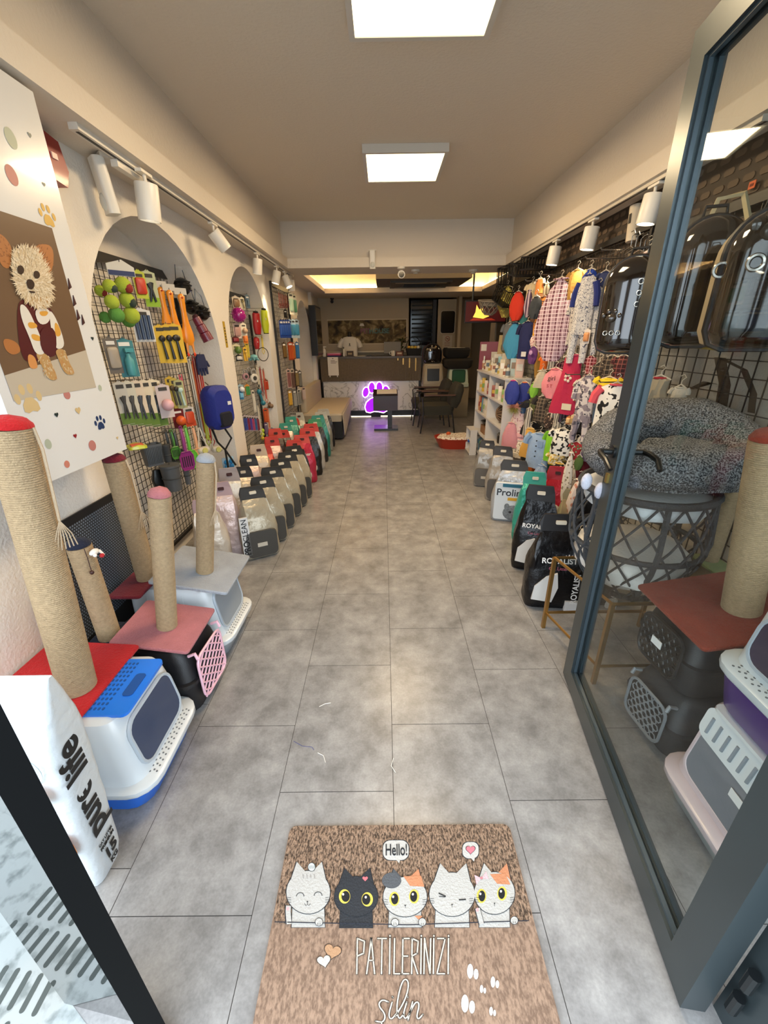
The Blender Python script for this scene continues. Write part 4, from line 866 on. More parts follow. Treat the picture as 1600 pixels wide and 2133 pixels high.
# ---- boxes and beds stacked right of the counter
t = thing('low_cabinet', 'low beige cabinet behind the armchairs, carrying litter boxes', 'cabinet', (1.24, 8.5, 0)); b = MB(); b.bx(-.42, .42, -.22, .22, 0, .60); b.build('body', mat('#85765c', .6), t, 0)
for s_ in (-1, 1): b = MB(); b.bx(s_*.21-.2, s_*.21+.2, -.235, -.22, .04, .58); b.build('door', mat('#8f8066', .6), t, 0)
def far_box(label, u0, u1, v0, v1, y, hood, win, edge):
    a = P((u0+u1)/2+2, v1, 'y', y); w_ = (u1-u0)/ppm(a); h = P((u0+u1)/2, v0, 'y', y).z-a.z
    t = thing('litter_box', label, 'litter box', (a.x, y+.2, .601), 0); h += a.z-.6
    b = MB(); b.loft([rr(w_/2, .2, .04, 0), rr(w_/2, .2, .04, .06), rr(w_/2*.96, .19, .04, .065), rr(w_/2*.88, .15, .05, h*.93), rr(w_/2*.80, .13, .04, h)]); b.build('hood', mat(hood, .4), t)
    b = MB(); b.T = Matrix.Rotation(-.14, 4, 'X'); pts = [Vector((p.x, -.197, h*.52+p.y)) for p in rr(w_*.30, h*.34, .03, 0)]; b.prism(pts, (0, -.006, 0)); b.build('door_flap', mat(win, .3), t)
    b = MB(); b.T = Matrix.Rotation(-.14, 4, 'X'); b.tube([q+Vector((0, -.004, 0)) for q in pts], .008, 5, closed=True); b.build('door_frame', mat(edge, .4), t)
    return t, h
t, h1 = far_box('grey litter box with a black door under the red dome backpack', 878, 923, 758, 800, 8.24, '#9a917f', '#0d0d0d', '#b9b09e')
t, h2 = far_box('pale mint litter box with a dark green door at the back', 931, 975, 769, 803, 8.24, '#b9c6b4', '#255339', '#1f4530')
# ---- dome backpack
def dome_pack(label, loc, rz, w, h, d, shell, rim, rings=(), paws=(), flower=False, tag_=None, rx=0, clear=None, straps=True):
    """bubble-window pet backpack; window faces local -Y, origin at its foot"""
    t = thing('bubble_backpack', label, 'pet backpack', loc, rz, rx=rx)
    def outl(k, y, zc=0): 
        r_ = w/2*k; o = [(r_*math.cos(a), h-w/2+r_*math.sin(a)) for a in [PI*i/14 for i in range(15)]]
        zb = w/2*(1-k)*.6; r2 = .06*k
        o += [(-r_, zb+r2), (-r_+r2*.3, zb+r2*.3), (-r_+r2, zb), (r_-r2, zb), (r_-r2*.3, zb+r2*.3), (r_, zb+r2)]
        return [Vector((x, y, z)) for x, z in o]
    b = MB(); b.loft([outl(.90, d*.5), outl(.98, d*.42), outl(1, d*.1), outl(1, -d*.12), outl(.97, -d*.2)]); b.build('fabric_body', mat(rim, .7), t)
    b = MB(); b.loft([outl(.95, -d*.2), outl(.945, -d*.34), outl(.88, -d*.48), outl(.72, -d*.58), outl(.45, -d*.64), outl(.1, -d*.655)]); dwn = b.build('dome_window', clear or mat(shell, .08, coat=.8), t, 60)
    b = MB(); b.tube(outl(.975, -d*.2), .009, 6, closed=True); b.build('zip_rim', mat('#19181a', .5), t)
    def ysurf(x, z):
        zc = h-w/2; k = math.hypot(x, z-zc)/(w/2) if z > zc else max(abs(x)/(w/2), 1-z/(.3*w))
        tb_ = ((0, .655), (.1, .655), (.45, .64), (.72, .58), (.88, .48), (.945, .34), (.95, .2), (2, .2))
        for (k0, y0), (k1, y1) in zip(tb_, tb_[1:]):
            if k <= k1: return -d*(y0+(y1-y0)*(k-k0)/(k1-k0))
    for (x, z, r_) in rings: b = MB(); b.torus((x, ysurf(x, z)-.005, z), r_, r_*.28, 'y', 18, 6); b.build('vent_ring', mat('#b5b1a8', .2, metal=.9), dwn)
    for (x, z, s_) in paws:
        y = ysurf(x, z); b = MB(); b.ball((x, y, z), (s_*.9, s_*.4, s_*.7), 12); b.build('paw_vent', mat('#3a332b', .12, coat=.8), dwn)
        for q in range(4): a = PI*(.12+.25*q); b = MB(); b.ball((x+s_*1.35*math.cos(a), y, z+s_*1.1*math.sin(a)), (s_*.38, s_*.3, s_*.42), 8); b.build('paw_vent_toe', mat('#3a332b', .12, coat=.8), dwn)
    if flower:
        b = MB(); random.seed(5)
        for k in range(13):
            a = random.uniform(0, 2*PI); r_ = random.uniform(.0, w*.36); x, z = r_*math.cos(a), h*.5+r_*math.sin(a)*1.1
            b.torus((x, -d*.62+abs(x)*.25, z), .014, .004, 'y', 10, 4)
        b.build('flower_print', mat('#c9c2b4', .5), t)
    b = MB(); b.tube([(-.04, 0, h-.005), (-.035, 0, h+.035), (.035, 0, h+.035), (.04, 0, h-.005)], .007, 6); b.build('top_handle', mat('#1b1a1b', .7), t)
    if straps:
        for s_ in (-1, 1): b = MB(); b.tube([(s_*w*.2, d*.5, h*.85), (s_*w*.25, d*.5+.05, h*.6), (s_*w*.25, d*.5+.03, h*.2), (s_*w*.28, d*.5, h*.1)], .012, 5); b.build('shoulder_strap', mat('#1b1a1b', .8), t)
    return t
p = P(901, 758, 'y', 8.3); dome_pack('red dome backpack with flowers printed on its dark window, on a litter box', (p.x, 8.42, .602+h1), 0, .36, .36, .24, '#181415', '#8c1220', flower=True)
for k, (nm, col, z, sc) in enumerate((('olive-black pet bed with a puffed rim, under the white-lined one', '#231f18', .602+h2, 1.08), ('black pet bed with white lining, topmost of the two at the back', '#121110', .602+h2+.19, .95))):
    t = thing('pet_bed', nm, 'pet bed', (1.43 if k == 0 else 1.40, 8.44, z)); b = MB(); b.loft([rr(.20*sc, .17, .08, 0), rr(.25*sc, .20, .09, .05), rr(.26*sc, .21, .09, .15), rr(.24*sc, .19, .09, .185), rr(.19*sc, .14, .07, .17), rr(.18*sc, .13, .07, .08)], cap=(True, True)); b.build('bolster', mat(col, .9), t)
    b = MB(); b.loft([rr(.185*sc, .135, .07, .14), rr(.17*sc, .12, .06, .165+.02*k)]); b.build('lining', mat('#c9c2b2' if k else '#3a3326', .9), t)
# ---- window, door with porthole and passage
t = struct(empty('window_3', (0, 0, 0))); b = MB(); b.bx(.57, 1.08, 9.42, 9.46, 1.02, 2.2); b.build('dark_glass', mat('#0b0d10', .1), t, 0)  # near-black glossy pane behind the blind slats
b = MB()
for k in range(9): b.box((.83, 9.40, 1.42+k*.085), (.46, .012, .028), R=Matrix.Rotation(.5, 3, 'X'))
b.build('blind_slats', mat('#3c4143', .4), t, 0)
b = MB(); b.bx(.57, 1.08, 9.40, 9.44, .9, 1.34); b.build('lower_panel', mat('#59646b', .3), t, 0)
b = MB(); b.bx(1.03, 1.10, 9.34, 9.5, 0, 2.2); b.build('window_frame', mat('#1b1310', .5), t, 0)
t = struct(empty('door_2', (0, 0, 0))); b = MB(); b.bx(1.13, 1.55, 9.30, 9.34, 0, 2.2); b.build('door_leaf', mat('#a8987c', .6), t, 0)
b = MB(); q = P(933, 671, 'y', 9.29); b.prism([Vector((q.x+p.x, 9.299, q.z+p.y)) for p in rr(.14, .205, .04, 0)], (0, -.012, 0)); b.build('dark_pane', mat('#0b0b0d', .15), t, 0)
b = MB(); b.tube([Vector((q.x+p.x, 9.292, q.z+p.y)) for p in rr(.15, .215, .05, 0)], .008, 5, closed=True); b.build('pane_rim', mat('#c8bca4', .5), t)
t = thing('no_smoking_sign', 'white no smoking sign with red letters on the door under the dark pane', 'sign', (0, 9.29, 0)); q = P(932, 709, 'y', 9.29)
b = MB(); b.bx(q.x-.10, q.x+.10, .0, .008, q.z-.17, q.z+.10); b.build('plate', mat('#bcae93', .6), t, 0)
b = MB(); b.torus((q.x, -.003, q.z+.03), .045, .005, 'y', 22, 4); b.tube([(q.x-.03, -.003, q.z+.06), (q.x+.03, -.003, q.z)], .004, 4); b.build('red_ring', mat('#8e2a22', .6), t); b = MB(); b.box((q.x, -.003, q.z+.03), (.05, .003, .01)); b.build('cigarette', mat('#201c18', .6), t, 0)
text('SİGARA', .032, mat('#8e2a22', .6), t, (q.x, -.002, q.z-.05), (PI/2, 0, 0)); text('İÇİLMEZ', .028, mat('#8e2a22', .6), t, (q.x, -.002, q.z-.095), (PI/2, 0, 0))
t = struct(empty('door_3', (0, 0, 0))); b = MB(); b.bx(1.62, 1.66, 10.6, 10.64, 0, 2.05); b.bx(2.02, 2.06, 10.6, 10.64, 0, 2.05); b.bx(1.62, 2.06, 10.6, 10.64, 2.05, 2.1); b.build('door_frame', mat('#3c2c1c', .6), t, 0); b = MB(); b.bx(1.66, 2.02, 10.62, 10.65, 0, 2.05); b.build('door_leaf', mat('#8a7859', .6), t, 0)
# ---- ceiling gear
t = thing('ceiling_air_conditioner', 'dark ceiling cassette air conditioner in a grey panel in the lit recess', 'air conditioner', (0, 0, 2.31))
q = [P(*uv, 'z', 2.31) for uv in ((783, 581), (984, 578), (950, 598), (790, 600))]; xa, xb, ya, yb = q[0].x, q[1].x, q[0].y, q[2].y
b = MB(); b.bx(xa, xb, ya, yb, 0, .10); b.build('ceiling_panel', mat('#5d5446', .7), t, 0)
cx, cyy = (xa+xb)/2-.02, (ya+yb)/2; b = MB(); b.bx(cx-.48, cx+.48, cyy-.42, cyy+.42, -.03, -.001); b.build('cassette', mat('#211d17', .4), t, 0)
for s_ in (-1, 1): b = MB(); b.bx(cx-.40, cx+.40, cyy+s_*.32-.04, cyy+s_*.32+.04, -.036, -.03); b.build('louvre', mat('#8a7a58', .4), t, 0)
b = MB()
for k in range(8): b.bx(cx-.26, cx+.26, cyy-.2+k*.055, cyy-.18+k*.055, -.035, -.03)
b.build('grille', mat('#0e0c0a', .5), t, 0)
def ceil_cam(label, u, v, z, col, sz=1.0):
    p = P(u, v, 'z', z-.05); t = thing('security_camera', label, 'camera', (p.x, p.y, z)); b = MB(); b.lathe([(.035*sz, 0), (.035*sz, -.02), (.02*sz, -.03)], n=14); b.build('mount', mat(col, .5), t); b = MB(); b.tube([(0, .02, -.055*sz), (0, -.05*sz, -.065*sz)], .032*sz, 12); b.build('camera_body', mat(col, .4), t); b = MB(); b.lathe([(.024*sz, 0), (.024*sz, -.006)], (0, -.051*sz, -.066*sz), 14, ax='y'); b.build('lens', mat('#08080a', .1), t)
ceil_cam('white security camera on the beam left of the smoke detector', 836, 566, SZ, '#ddd8cd', 1.3)
ceil_cam('small black security camera under the soffit above the wall screen', 692, 627, SZ-.021, '#17150f', 1.0)
for lab, u in (('round smoke detector on the beam right of the white camera', 866), ('round smoke detector at the right end of the beam', 986)):
    p = P(u, 566, 'z', SZ-.02); t = thing('smoke_detector', lab, 'smoke detector', (p.x, p.y, SZ)); b = MB(); b.lathe([(.055, 0), (.055, -.02), (.035, -.028)], n=18); b.build('base', mat('#d8d1c2', .5), t); b = MB(); b.lathe([(.03, -.028), (.028, -.042), (.005, -.044)], n=14); b.build('sensor', mat('#b9b2a2', .5), t)
def pir(label, loc, rz, tilt=0, s=1):
    t = thing('motion_sensor', label, 'motion sensor', loc, rz); b = MB(); b.T = Matrix.Rotation(tilt, 4, 'X'); b.loft([[Vector((p.x*s, p.y*s, z*s)) for p in rr(.034, .022, .014, 0)] for z in (-.09, -.085, .085, .09)]); b.build('housing', mat('#dedad0', .35), t)
    b = MB(); b.T = Matrix.Rotation(tilt, 4, 'X'); b.ball((0, -.018*s, -.05*s), (.027*s, .014*s, .032*s), 12); b.build('lens', mat('#c9cac2', .2), t)
    b = MB(); b.box((0, .02*s, .095*s), (.08*s, .05*s, .014*s)); b.build('bracket', mat('#d6d2c8', .4), t, 0)
p = P(776, 541, 'y', 5.44); pir('white motion sensor on the lip of the far beam', (p.x, 5.445, p.z), 0, .1)
p = P(200, 310, 'x', -1.24); pir('white motion sensor at the near end of the left light track', (p.x, p.y, 2.13), -.75, .1, 1.15)
p = P(121, 320, 'x', LX+.06); t = thing('alarm_siren', 'red alarm siren box high on the left wall behind the dog poster', 'alarm', (LX+.002, p.y-.01, p.z-.10)); b = MB(); b.prism([(0, -.11, .02), (0, .04, 0), (0, .07, .06), (0, .05, .15), (0, -.09, .17), (0, -.14, .10)], (.045, 0, 0)); b.build('housing', mat('#8c1016', .35, coat=.3), t); b = MB(); b.box((.047, .0, .09), (.006, .03, .02)); b.build('lamp', mat('#e8c9c0', .3), t, 0)
# fireplace screen
a, c = P(970, 626, 'y', 6.1), P(1036, 672, 'y', 6.1)
t = thing('television', 'television showing a fire, hung at the end of the clothes wall', 'television', (0, 6.1, 0)); w_, h_ = c.x+.15-a.x, a.z-c.z
b = MB(); b.bx(a.x, a.x+w_, 0, .05, c.z, a.z); b.build('casing', mat('#0d0c0c', .4), t, 0)
b = MB(); b.bx(a.x+.01, a.x+w_-.01, -.004, 0, c.z+.015, a.z-.015, 0)
fx = a.x+.20
b.prism([(fx-.09, -.005, c.z+.07), (fx-.06, -.005, c.z+.13), (fx-.05, -.005, c.z+.22), (fx-.01, -.005, c.z+.16), (fx+.03, -.005, c.z+.20), (fx+.06, -.005, c.z+.12), (fx+.13, -.005, c.z+.08), (fx+.05, -.005, c.z+.05)], (0, -.001, 0), 1)
b.prism([(fx-.13, -.0052, c.z+.03), (fx-.08, -.0052, c.z+.06), (fx+.02, -.0052, c.z+.045), (fx+.16, -.0052, c.z+.055), (fx+.22, -.0052, c.z+.03)], (0, -.0014, 0), 2)
b.build('screen', [mat('#3a0705', emit=.7), mat('#e7b84a', emit=1.2), mat('#8a2510', emit=.8)], t, 0)
b = MB(); b.tube([(a.x+.1, .03, a.z), (a.x+.1, .03, SZ)], .012); b.build('ceiling_bracket', mat('#1a1817', .5), t)
# red oval pet bed on floor
t = thing('pet_bed', 'red oval plastic pet bed with a white print cushion on the floor', 'pet bed', (1.06, 5.95, 0), 0)
b = MB(); 
def ov(a_, c_, z, e=2.6, n=28): 
    o = []
    for k in range(n): q = 2*PI*k/n; cs, sn = math.cos(q), math.sin(q); o.append(Vector((a_*abs(cs)**(2/e)*(1 if cs > 0 else -1), c_*abs(sn)**(2/e)*(1 if sn > 0 else -1), z)))
    return o
b.loft([ov(.25, .17, 0), ov(.31, .22, .12), ov(.33, .24, .15), ov(.31, .22, .15), ov(.27, .19, .06)]); b.build('tub', mat('#a5301c', .4), t)
b = MB(); b.loft([ov(.27, .19, .07), ov(.29, .20, .13), ov(.25, .17, .17), ov(.05, .05, .18)]); b.jitter(.01, 9); b.build('cushion', patmat('dots', '#d8cfc0', '#8a4a2c', '#3c3c3c', 38), t)
b = MB(); b.ball((-.12, .02, .19), (.035, .03, .03), 10); b.build('orange_toy', mat('#c4551f', .7), t)
# ================================================================ LEFT WALL
# ---- poster box with a dog photograph
PX = LX+.20
t = thing('poster_panel', 'deep white wall panel with paw and heart prints and a dog photograph', 'poster', (0, 0, 0))
Y0, Y1, Z0, Z1 = 1.235, 1.745, 1.062, 2.235
b = MB(); b.bx(LX+.001, PX, Y0, Y1, Z0, Z1); b.build('panel_box', mat('#d8d8d6', .22, coat=.4), t, 0)
def pp(u, v, l=0): q = P(u, v, 'x', PX); return Vector((PX+.0006+l*.0004, q.y, q.z))
def px_(pts, l=0): return [pp(u, v, l) for u, v in pts]
pa, pb_, pc, pd = pp(0, 440), pp(110, 475), pp(198, 808), pp(45, 832)
yL, yR, zT_, zB = 1.27, 1.655, 1.848, 1.328
b = MB(); b.poly([(PX+.0008, yL, zB), (PX+.0008, yR, zB), (PX+.0008, yR, zT_), (PX+.0008, yL, zT_)], 0); b.poly([(PX+.0012, yL, zB), (PX+.0012, yR, zB), (PX+.0012, yR, zB+.135), (PX+.0012, yL, zB+.075)], 1); b.build('photo_backdrop', [mat('#6b533d', .3, coat=.3), mat('#b9ae9b', .3, coat=.3)], t, 0)
def blob(pts, l, n=1):
    for _ in range(2):
        o = []
        for i, a in enumerate(pts): c = pts[(i+1) % len(pts)]; o += [(a[0]*.75+c[0]*.25, a[1]*.75+c[1]*.25), (a[0]*.25+c[0]*.75, a[1]*.25+c[1]*.75)]
        pts = o
    return px_(pts, l)
def zp(x, y): return (x/2.37, 150+y/2.37)   # crop coordinates
dog = MB(); cols = ['#c98a4e', '#d9c7a6', '#4e1418', '#d8d2c6', '#d29a3e', '#2a1812', '#e3d6bd', '#a86c3a', '#c9b491', '#b8a07c', '#8a542c', '#b8925c', '#b8844e']
def dg(pts, c, l): dog.poly(blob([zp(*q) for q in pts], l), cols.index(c))
dg([(-20, 790), (25, 815), (62, 880), (50, 980), (-10, 950)], '#a86c3a', 3); dg([(140, 880), (200, 845), (262, 860), (262, 970), (215, 1040), (175, 960)], '#a86c3a', 3)
dg([(10, 1310), (80, 1330), (105, 1380), (60, 1400), (20, 1370)], '#a86c3a', 3)
dg([(85, 1130), (130, 1120), (230, 1150), (270, 1200), (285, 1320), (280, 1400), (230, 1410), (140, 1440), (100, 1400), (80, 1250)], '#4e1418', 4)
dg([(130, 1390), (165, 1400), (180, 1440), (182, 1465), (140, 1465)], '#c98a4e', 5)
dg([(165, 1385), (225, 1385), (250, 1440), (280, 1505), (270, 1525), (230, 1515), (200, 1440)], '#b8925c', 6); dg([(265, 1370), (315, 1365), (335, 1430), (365, 1480), (355, 1497), (315, 1490), (285, 1420)], '#b8925c', 6)
dg([(90, 1140), (130, 1160), (180, 1270), (215, 1360), (215, 1395), (170, 1395), (140, 1310), (100, 1220)], '#d8d2c6', 7); dg([(128, 1235), (165, 1235), (185, 1260), (140, 1270)], '#d29a3e', 8); dg([(145, 1290), (190, 1300), (205, 1330), (155, 1325)], '#d29a3e', 8)
dg([(235, 1170), (265, 1200), (305, 1300), (315, 1360), (270, 1372), (250, 1290)], '#d8d2c6', 7); dg([(262, 1230), (285, 1250), (300, 1300), (268, 1310)], '#d29a3e', 8)
dg([(160, 1165), (245, 1165), (240, 1240), (185, 1250)], '#d8d2c6', 8); dg([(185, 1180), (235, 1180), (225, 1205), (195, 1205)], '#d29a3e', 9)
dg([(185, 1265), (270, 1255), (275, 1400), (200, 1395)], '#4e1418', 9)
random.seed(11)
def tufts(poly, n, cset, L0, L1, l, cen=(140, 1040), wid=3.2):
    xs = [p[0] for p in poly]; ys = [p[1] for p in poly]
    def inside(x, y):
        c = False; j_ = len(poly)-1
        for i_ in range(len(poly)):
            (xi, yi), (xj, yj) = poly[i_], poly[j_]
            if (yi > y) != (yj > y) and x < (xj-xi)*(y-yi)/(yj-yi)+xi: c = not c
            j_ = i_
        return c
    k = 0
    while k < n:
        x, y = random.uniform(min(xs), max(xs)), random.uniform(min(ys), max(ys))
        if not inside(x, y): continue
        dx, dy = x-cen[0], y-cen[1]; q = math.hypot(dx, dy) or 1; a = math.atan2(dy, dx)+random.uniform(-.5, .5); L_ = random.uniform(L0, L1); ux, uy = math.cos(a), math.sin(a)
        dog.poly([pp(*zp(x-uy*wid, y+ux*wid), l+k*.004), pp(*zp(x+uy*wid, y-ux*wid), l+k*.004), pp(*zp(x+ux*L_, y+uy*L_), l+k*.004)], cols.index(random.choice(cset))); k += 1
tufts([(0, 815), (30, 830), (50, 880), (40, 950), (0, 940)], 50, ['#a86c3a', '#8a542c'], 12, 26, 3.2); tufts([(150, 870), (200, 855), (245, 880), (248, 960), (215, 1010), (175, 950)], 90, ['#a86c3a', '#8a542c'], 14, 30, 3.2)
HP = [(60, 880), (110, 858), (180, 880), (222, 960), (245, 1040), (255, 1100), (235, 1150), (180, 1168), (125, 1130), (75, 1065), (50, 980)]
dg(HP, '#c9b491', 10); tufts(HP, 1100, ['#d9c7a6', '#d9c7a6', '#e3d6bd', '#c9b491', '#d9c7a6'], 14, 30, 10.2)
tufts([(100, 1100), (240, 1110), (230, 1150), (180, 1168)], 80, ['#b8925c', '#c9b491'], 16, 34, 12.5)
tufts([(170, 1400), (240, 1400), (275, 1510), (235, 1515)], 90, ['#b8925c', '#c9b491', '#b8844e'], 8, 22, 7, (200, 1300)); tufts([(270, 1375), (312, 1372), (355, 1490), (315, 1485)], 80, ['#b8925c', '#c9b491', '#b8844e'], 8, 22, 7, (260, 1280))
dg([(74, 958), (98, 952), (112, 980), (98, 1002), (76, 994)], '#2a1812', 15.6); dg([(154, 984), (178, 980), (190, 1005), (176, 1024), (157, 1014)], '#2a1812', 15.6); dg([(118, 1024), (148, 1022), (164, 1050), (148, 1078), (124, 1066)], '#2a1812', 15.6); dg([(130, 1078), (168, 1085), (160, 1092), (138, 1090)], '#2a1812', 15.6)
dog.build('dog_picture', [mat(c, .4, coat=.3) for c in cols], t, 0)
cl = ['#c9a24a', '#20365e', '#b5776f', '#a9b09c', '#8c1c24', '#20302f', '#c9b080', '#7a8078', '#c47c6a']
def dot(u, v, r, c, k=1.2): 
    q = pp(u, v, 1); b = MB(); b.poly([(q.x, q.y+r*math.cos(a), q.z+r*k*math.sin(a)) for a in [2*PI*i/18 for i in range(18)]]); b.build('dot_print', mat(c, .4), t, 0)
def hrt(u, v, s_, c):
    q = pp(u, v, 2); b = MB(); b.poly([(q.x, q.y+x*s_, q.z-y*s_) for x, y in heart(0, 0, 1)]); b.build('heart_print', mat(c, .4), t, 0)
def pw(u, v, s_, c):
    q = pp(u, v, 2); b = MB(); b.poly([(q.x, q.y+x*s_, q.z+y*s_) for x, y in ((-.75, -.6), (-.4, -.75), (0, -.62), (.4, -.75), (.75, -.6), (.7, -.1), (.3, .35), (-.3, .35), (-.7, -.1))])
    for x, y in ((-1, .35), (-.38, .95), (.38, .95), (1, .35)): b.poly([(q.x, q.y+(x+.26*math.cos(a))*s_, q.z+(y+.38*math.sin(a))*s_) for a in [2*PI*i/14 for i in range(14)]])
    b.build('paw_print', mat(c, .4), t, 0)
dot(22, 288, .022, '#a9b09c'); dot(24, 365, .022, '#b5776f'); dot(208, 808, .010, '#a9b09c'); dot(139, 822, .016, '#b5776f', 1); dot(100, 925, .014, '#a9b09c'); dot(192, 928, .020, '#b5776f', 1); dot(139, 967, .013, '#c47c6a', 1)
hrt(61, 281, .008, '#7a8078'); hrt(91, 384, .007, '#7a8078'); hrt(46, 888, .010, '#20302f'); hrt(117, 864, .009, '#20302f'); hrt(162, 855, .014, '#c9b080'); hrt(156, 908, .009, '#8c1c24'); hrt(82, 985, .010, '#8c1c24'); hrt(192, 705, .008, '#20302f'); hrt(244, 912, .007, '#c9b080')
pw(100, 455, .030, '#c9a24a'); pw(209, 884, .026, '#20365e'); pw(62, 838, .042, '#c9b080')
b = MB(); 
for (u, v) in ((142, 590), (152, 625), (160, 655), (170, 665)): q = pp(u, v, 3); b.prism([(PX+.001, q.y-.008, q.z-.02), (PX+.001, q.y+.008, q.z-.012), (PX+.001, q.y+.004, q.z+.016)], (.003, 0, 0))
b.build('dog_silhouette_print', mat('#3a1418', .5), t, 0)

# ---- light track and spotlights on the left soffit
TX = -1.155
t = thing('light_track', 'white light track running along the underside of the left soffit', 'light track', (TX, 0, SZ))
b = MB(); b.bx(-.018, .018, 1.98, 6.0, -.022, 0); b.build('rail', mat('#dcd6ca', .4), t, 0)
b = MB(); b.bx(-.006, .006, 2.0, 5.98, -.0235, -.022); b.build('slot', mat('#2a2724', .5), t, 0)
b = MB(); b.bx(-.03, .0, 2.25, 2.5, -.05, -.0235); b.build('driver_box', mat('#dcd6ca', .4), t, 0)
lampm = mat('#fff2d6', emit=14); offm = mat('#e9dfcb', emit=1.4)
def track_spot(label, x, y, z, aim, on, group='track spotlights', energy=9, parent_z=0, h=.115, r=.043):
    t = thing('spotlight', label, 'spotlight', (x, y, z), 0, group)
    b = MB(); b.bx(-.015, .015, -.05, .05, -.012, 0); b.tube([(0, 0, -.01), (0, 0, -.045)], .008, 8); b.build('mounting_arm', mat('#e2dccf', .4), t, 0)
    d = Vector(aim).normalized(); q = d.to_track_quat('Z', 'Y').to_matrix().to_4x4(); c0 = Vector((0, 0, -.055))
    b = MB(); b.T = Matrix.Translation(c0) @ q; b.lathe([(r*.95, -.01), (r, -.005), (r, h-.01), (r*.97, h), (r*.86, h), (r*.84, h-.012)], n=22); b.build('cylinder_housing', mat('#e6e1d6', .4), t)
    b = MB(); b.T = Matrix.Translation(c0) @ q; b.lathe([(r*.85, h-.011), (r*.80, h-.008)], n=20); b.build('lamp_face', lampm if on else offm, t)
    if energy:
        pz = Vector((x, y, z))+c0+d*(h+.03); spot('spot_beam', pz, pz+d, energy, 75)
TZ = SZ-.024
track_spot('white spotlight nearest the entrance on the left track, pointing down and unlit', -1.12, 2.40, TZ, (-.12, .05, -1), False, energy=0, h=.14, r=.052)
track_spot('brightly lit white spotlight on the left track between the first two arches', TX, 3.34, TZ, (.45, .35, -.75), True, energy=10)
track_spot('white spotlight on the left track above the middle arch, pointing down', TX, 4.40, TZ, (-.15, 0, -1), False, energy=4)
track_spot('white spotlight on the left track, third from its far end', TX, 5.15, TZ, (-.25, -.1, -1), True, energy=9)
track_spot('lit white spotlight on the left track, second from its far end', TX, 5.55, TZ, (.35, -.1, -.85), True, energy=8)
track_spot('white spotlight at the far end of the left track', TX, 5.88, TZ, (0, .1, -1), True, energy=6)
t = thing('light_track', 'white light track under the right soffit above the clothes wall', 'light track', (1.46, 0, SZ)); b = MB(); b.bx(-.018, .018, 2.0, 5.2, -.022, 0); b.build('rail', mat('#cfc6b6', .4), t, 0)
b = MB(); b.bx(-.006, .006, 2.0, 5.18, -.0235, -.022); b.build('slot', mat('#2a2724', .5), t, 0)
for k, (u, v, lab) in enumerate(((1367, 385, 'white spotlight on the right track, the nearest, touching the door frame'), (1238, 448, 'white spotlight in the middle of the right track'), (1160, 497, 'farthest white spotlight on the right track'))):
    p = P(u, v, 'x', 1.46); track_spot(lab, 1.46, p.y, TZ, (-.1, .05, -1), True, 'right track spotlights', energy=(10, 12, 10)[k], h=.125, r=.05)
t = thing('paper_roll', 'white tube standing on the grid frame behind the right spotlights', 'tube', (1.545, 2.98, 2.02), rx=-.1); b = MB(); b.lathe([(.035, 0), (.038, .19), (.034, .192)], n=16); b.build('tube', mat('#cfc3ae', .6), t); b = MB(); b.box((-.036, -.008, .12), (.004, .02, .05)); b.build('leaf_emblem', mat('#33302a', .6), t, 0)

# ---- wire grids in the arches
wire = mat('#1c1a19', .4)
def grid_rack(label, x, y0, y1, z0, z1, sgn=1, sp=.045, top=.05, wr=.0016):
    t = thing('wire_grid', label, 'wire grid', (x, 0, 0))
    b = MB(); r = .011
    b.box((0, (y0+y1)/2, z1-top/2), (.022, y1-y0, top)); b.box((0, (y0+y1)/2, z0+r), (.022, y1-y0, 2*r))
    for y in (y0, y1): b.box((0, y, (z0+z1)/2), (.022, 2*r, z1-z0))
    b.build('frame', wire, t, 0)
    b = MB(); n = int((y1-y0)/sp)
    for i in range(1, n): y = y0+i*(y1-y0)/n; b.box((0, y, (z0+z1)/2), (2*wr, 2*wr, z1-z0))
    n = int((z1-z0)/sp)
    for i in range(1, n): z = z0+i*(z1-z0)/n; b.box((0, (y0+y1)/2, z), (2*wr, y1-y0, 2*wr))
    b.build('wire_mesh', wire, t, 0); return t
G1, G2, G3 = -1.545, -1.50, LX+.015
g1 = grid_rack('black wire grid filling the nearest arch, full of toys and grooming tools', G1, 2.05, 3.44, .12, 1.945)
g2 = grid_rack('black wire grid filling the middle arch, full of toys and collars', G2, 3.90, 5.10, .2, 1.93)
g3 = grid_rack('black wire grid on the wall beyond the middle arch, full of leads', G3, 5.42, 6.35, .22, 2.12)
chrome = mat('#8b8781', .25, metal=.9)
def V(ut, vt, vb, wpx, x):
    p = P(ut, vt, 'x', x); return p, wpx/ppm(p), p.z-zat(p, vb)
FA = .88
def hangpt(label, name, cat, ut, vt, vb, wpx, x, side=1, group=None, fac=.9, turn=FA):
    p, w, h = V(ut, vt, vb, wpx, x); t = thing(name, label, cat, tuple(p), side*turn, group); return t, w/fac, h
def hook(t, side, gx, p=None):
    # short wire hook reaching back to the grid
    back = abs(t.location.x-gx); R_ = Matrix.Rotation(-t.rotation_euler.z, 4, 'Z'); v = R_ @ Vector((-side*back, 0, 0))
    b = MB(); b.tube([(0, 0, .0), tuple(v)], .0022, 4); b.tube([(0, 0, 0), (0, -.004, .012)], .0022, 4); b.build('hook', chrome, t)
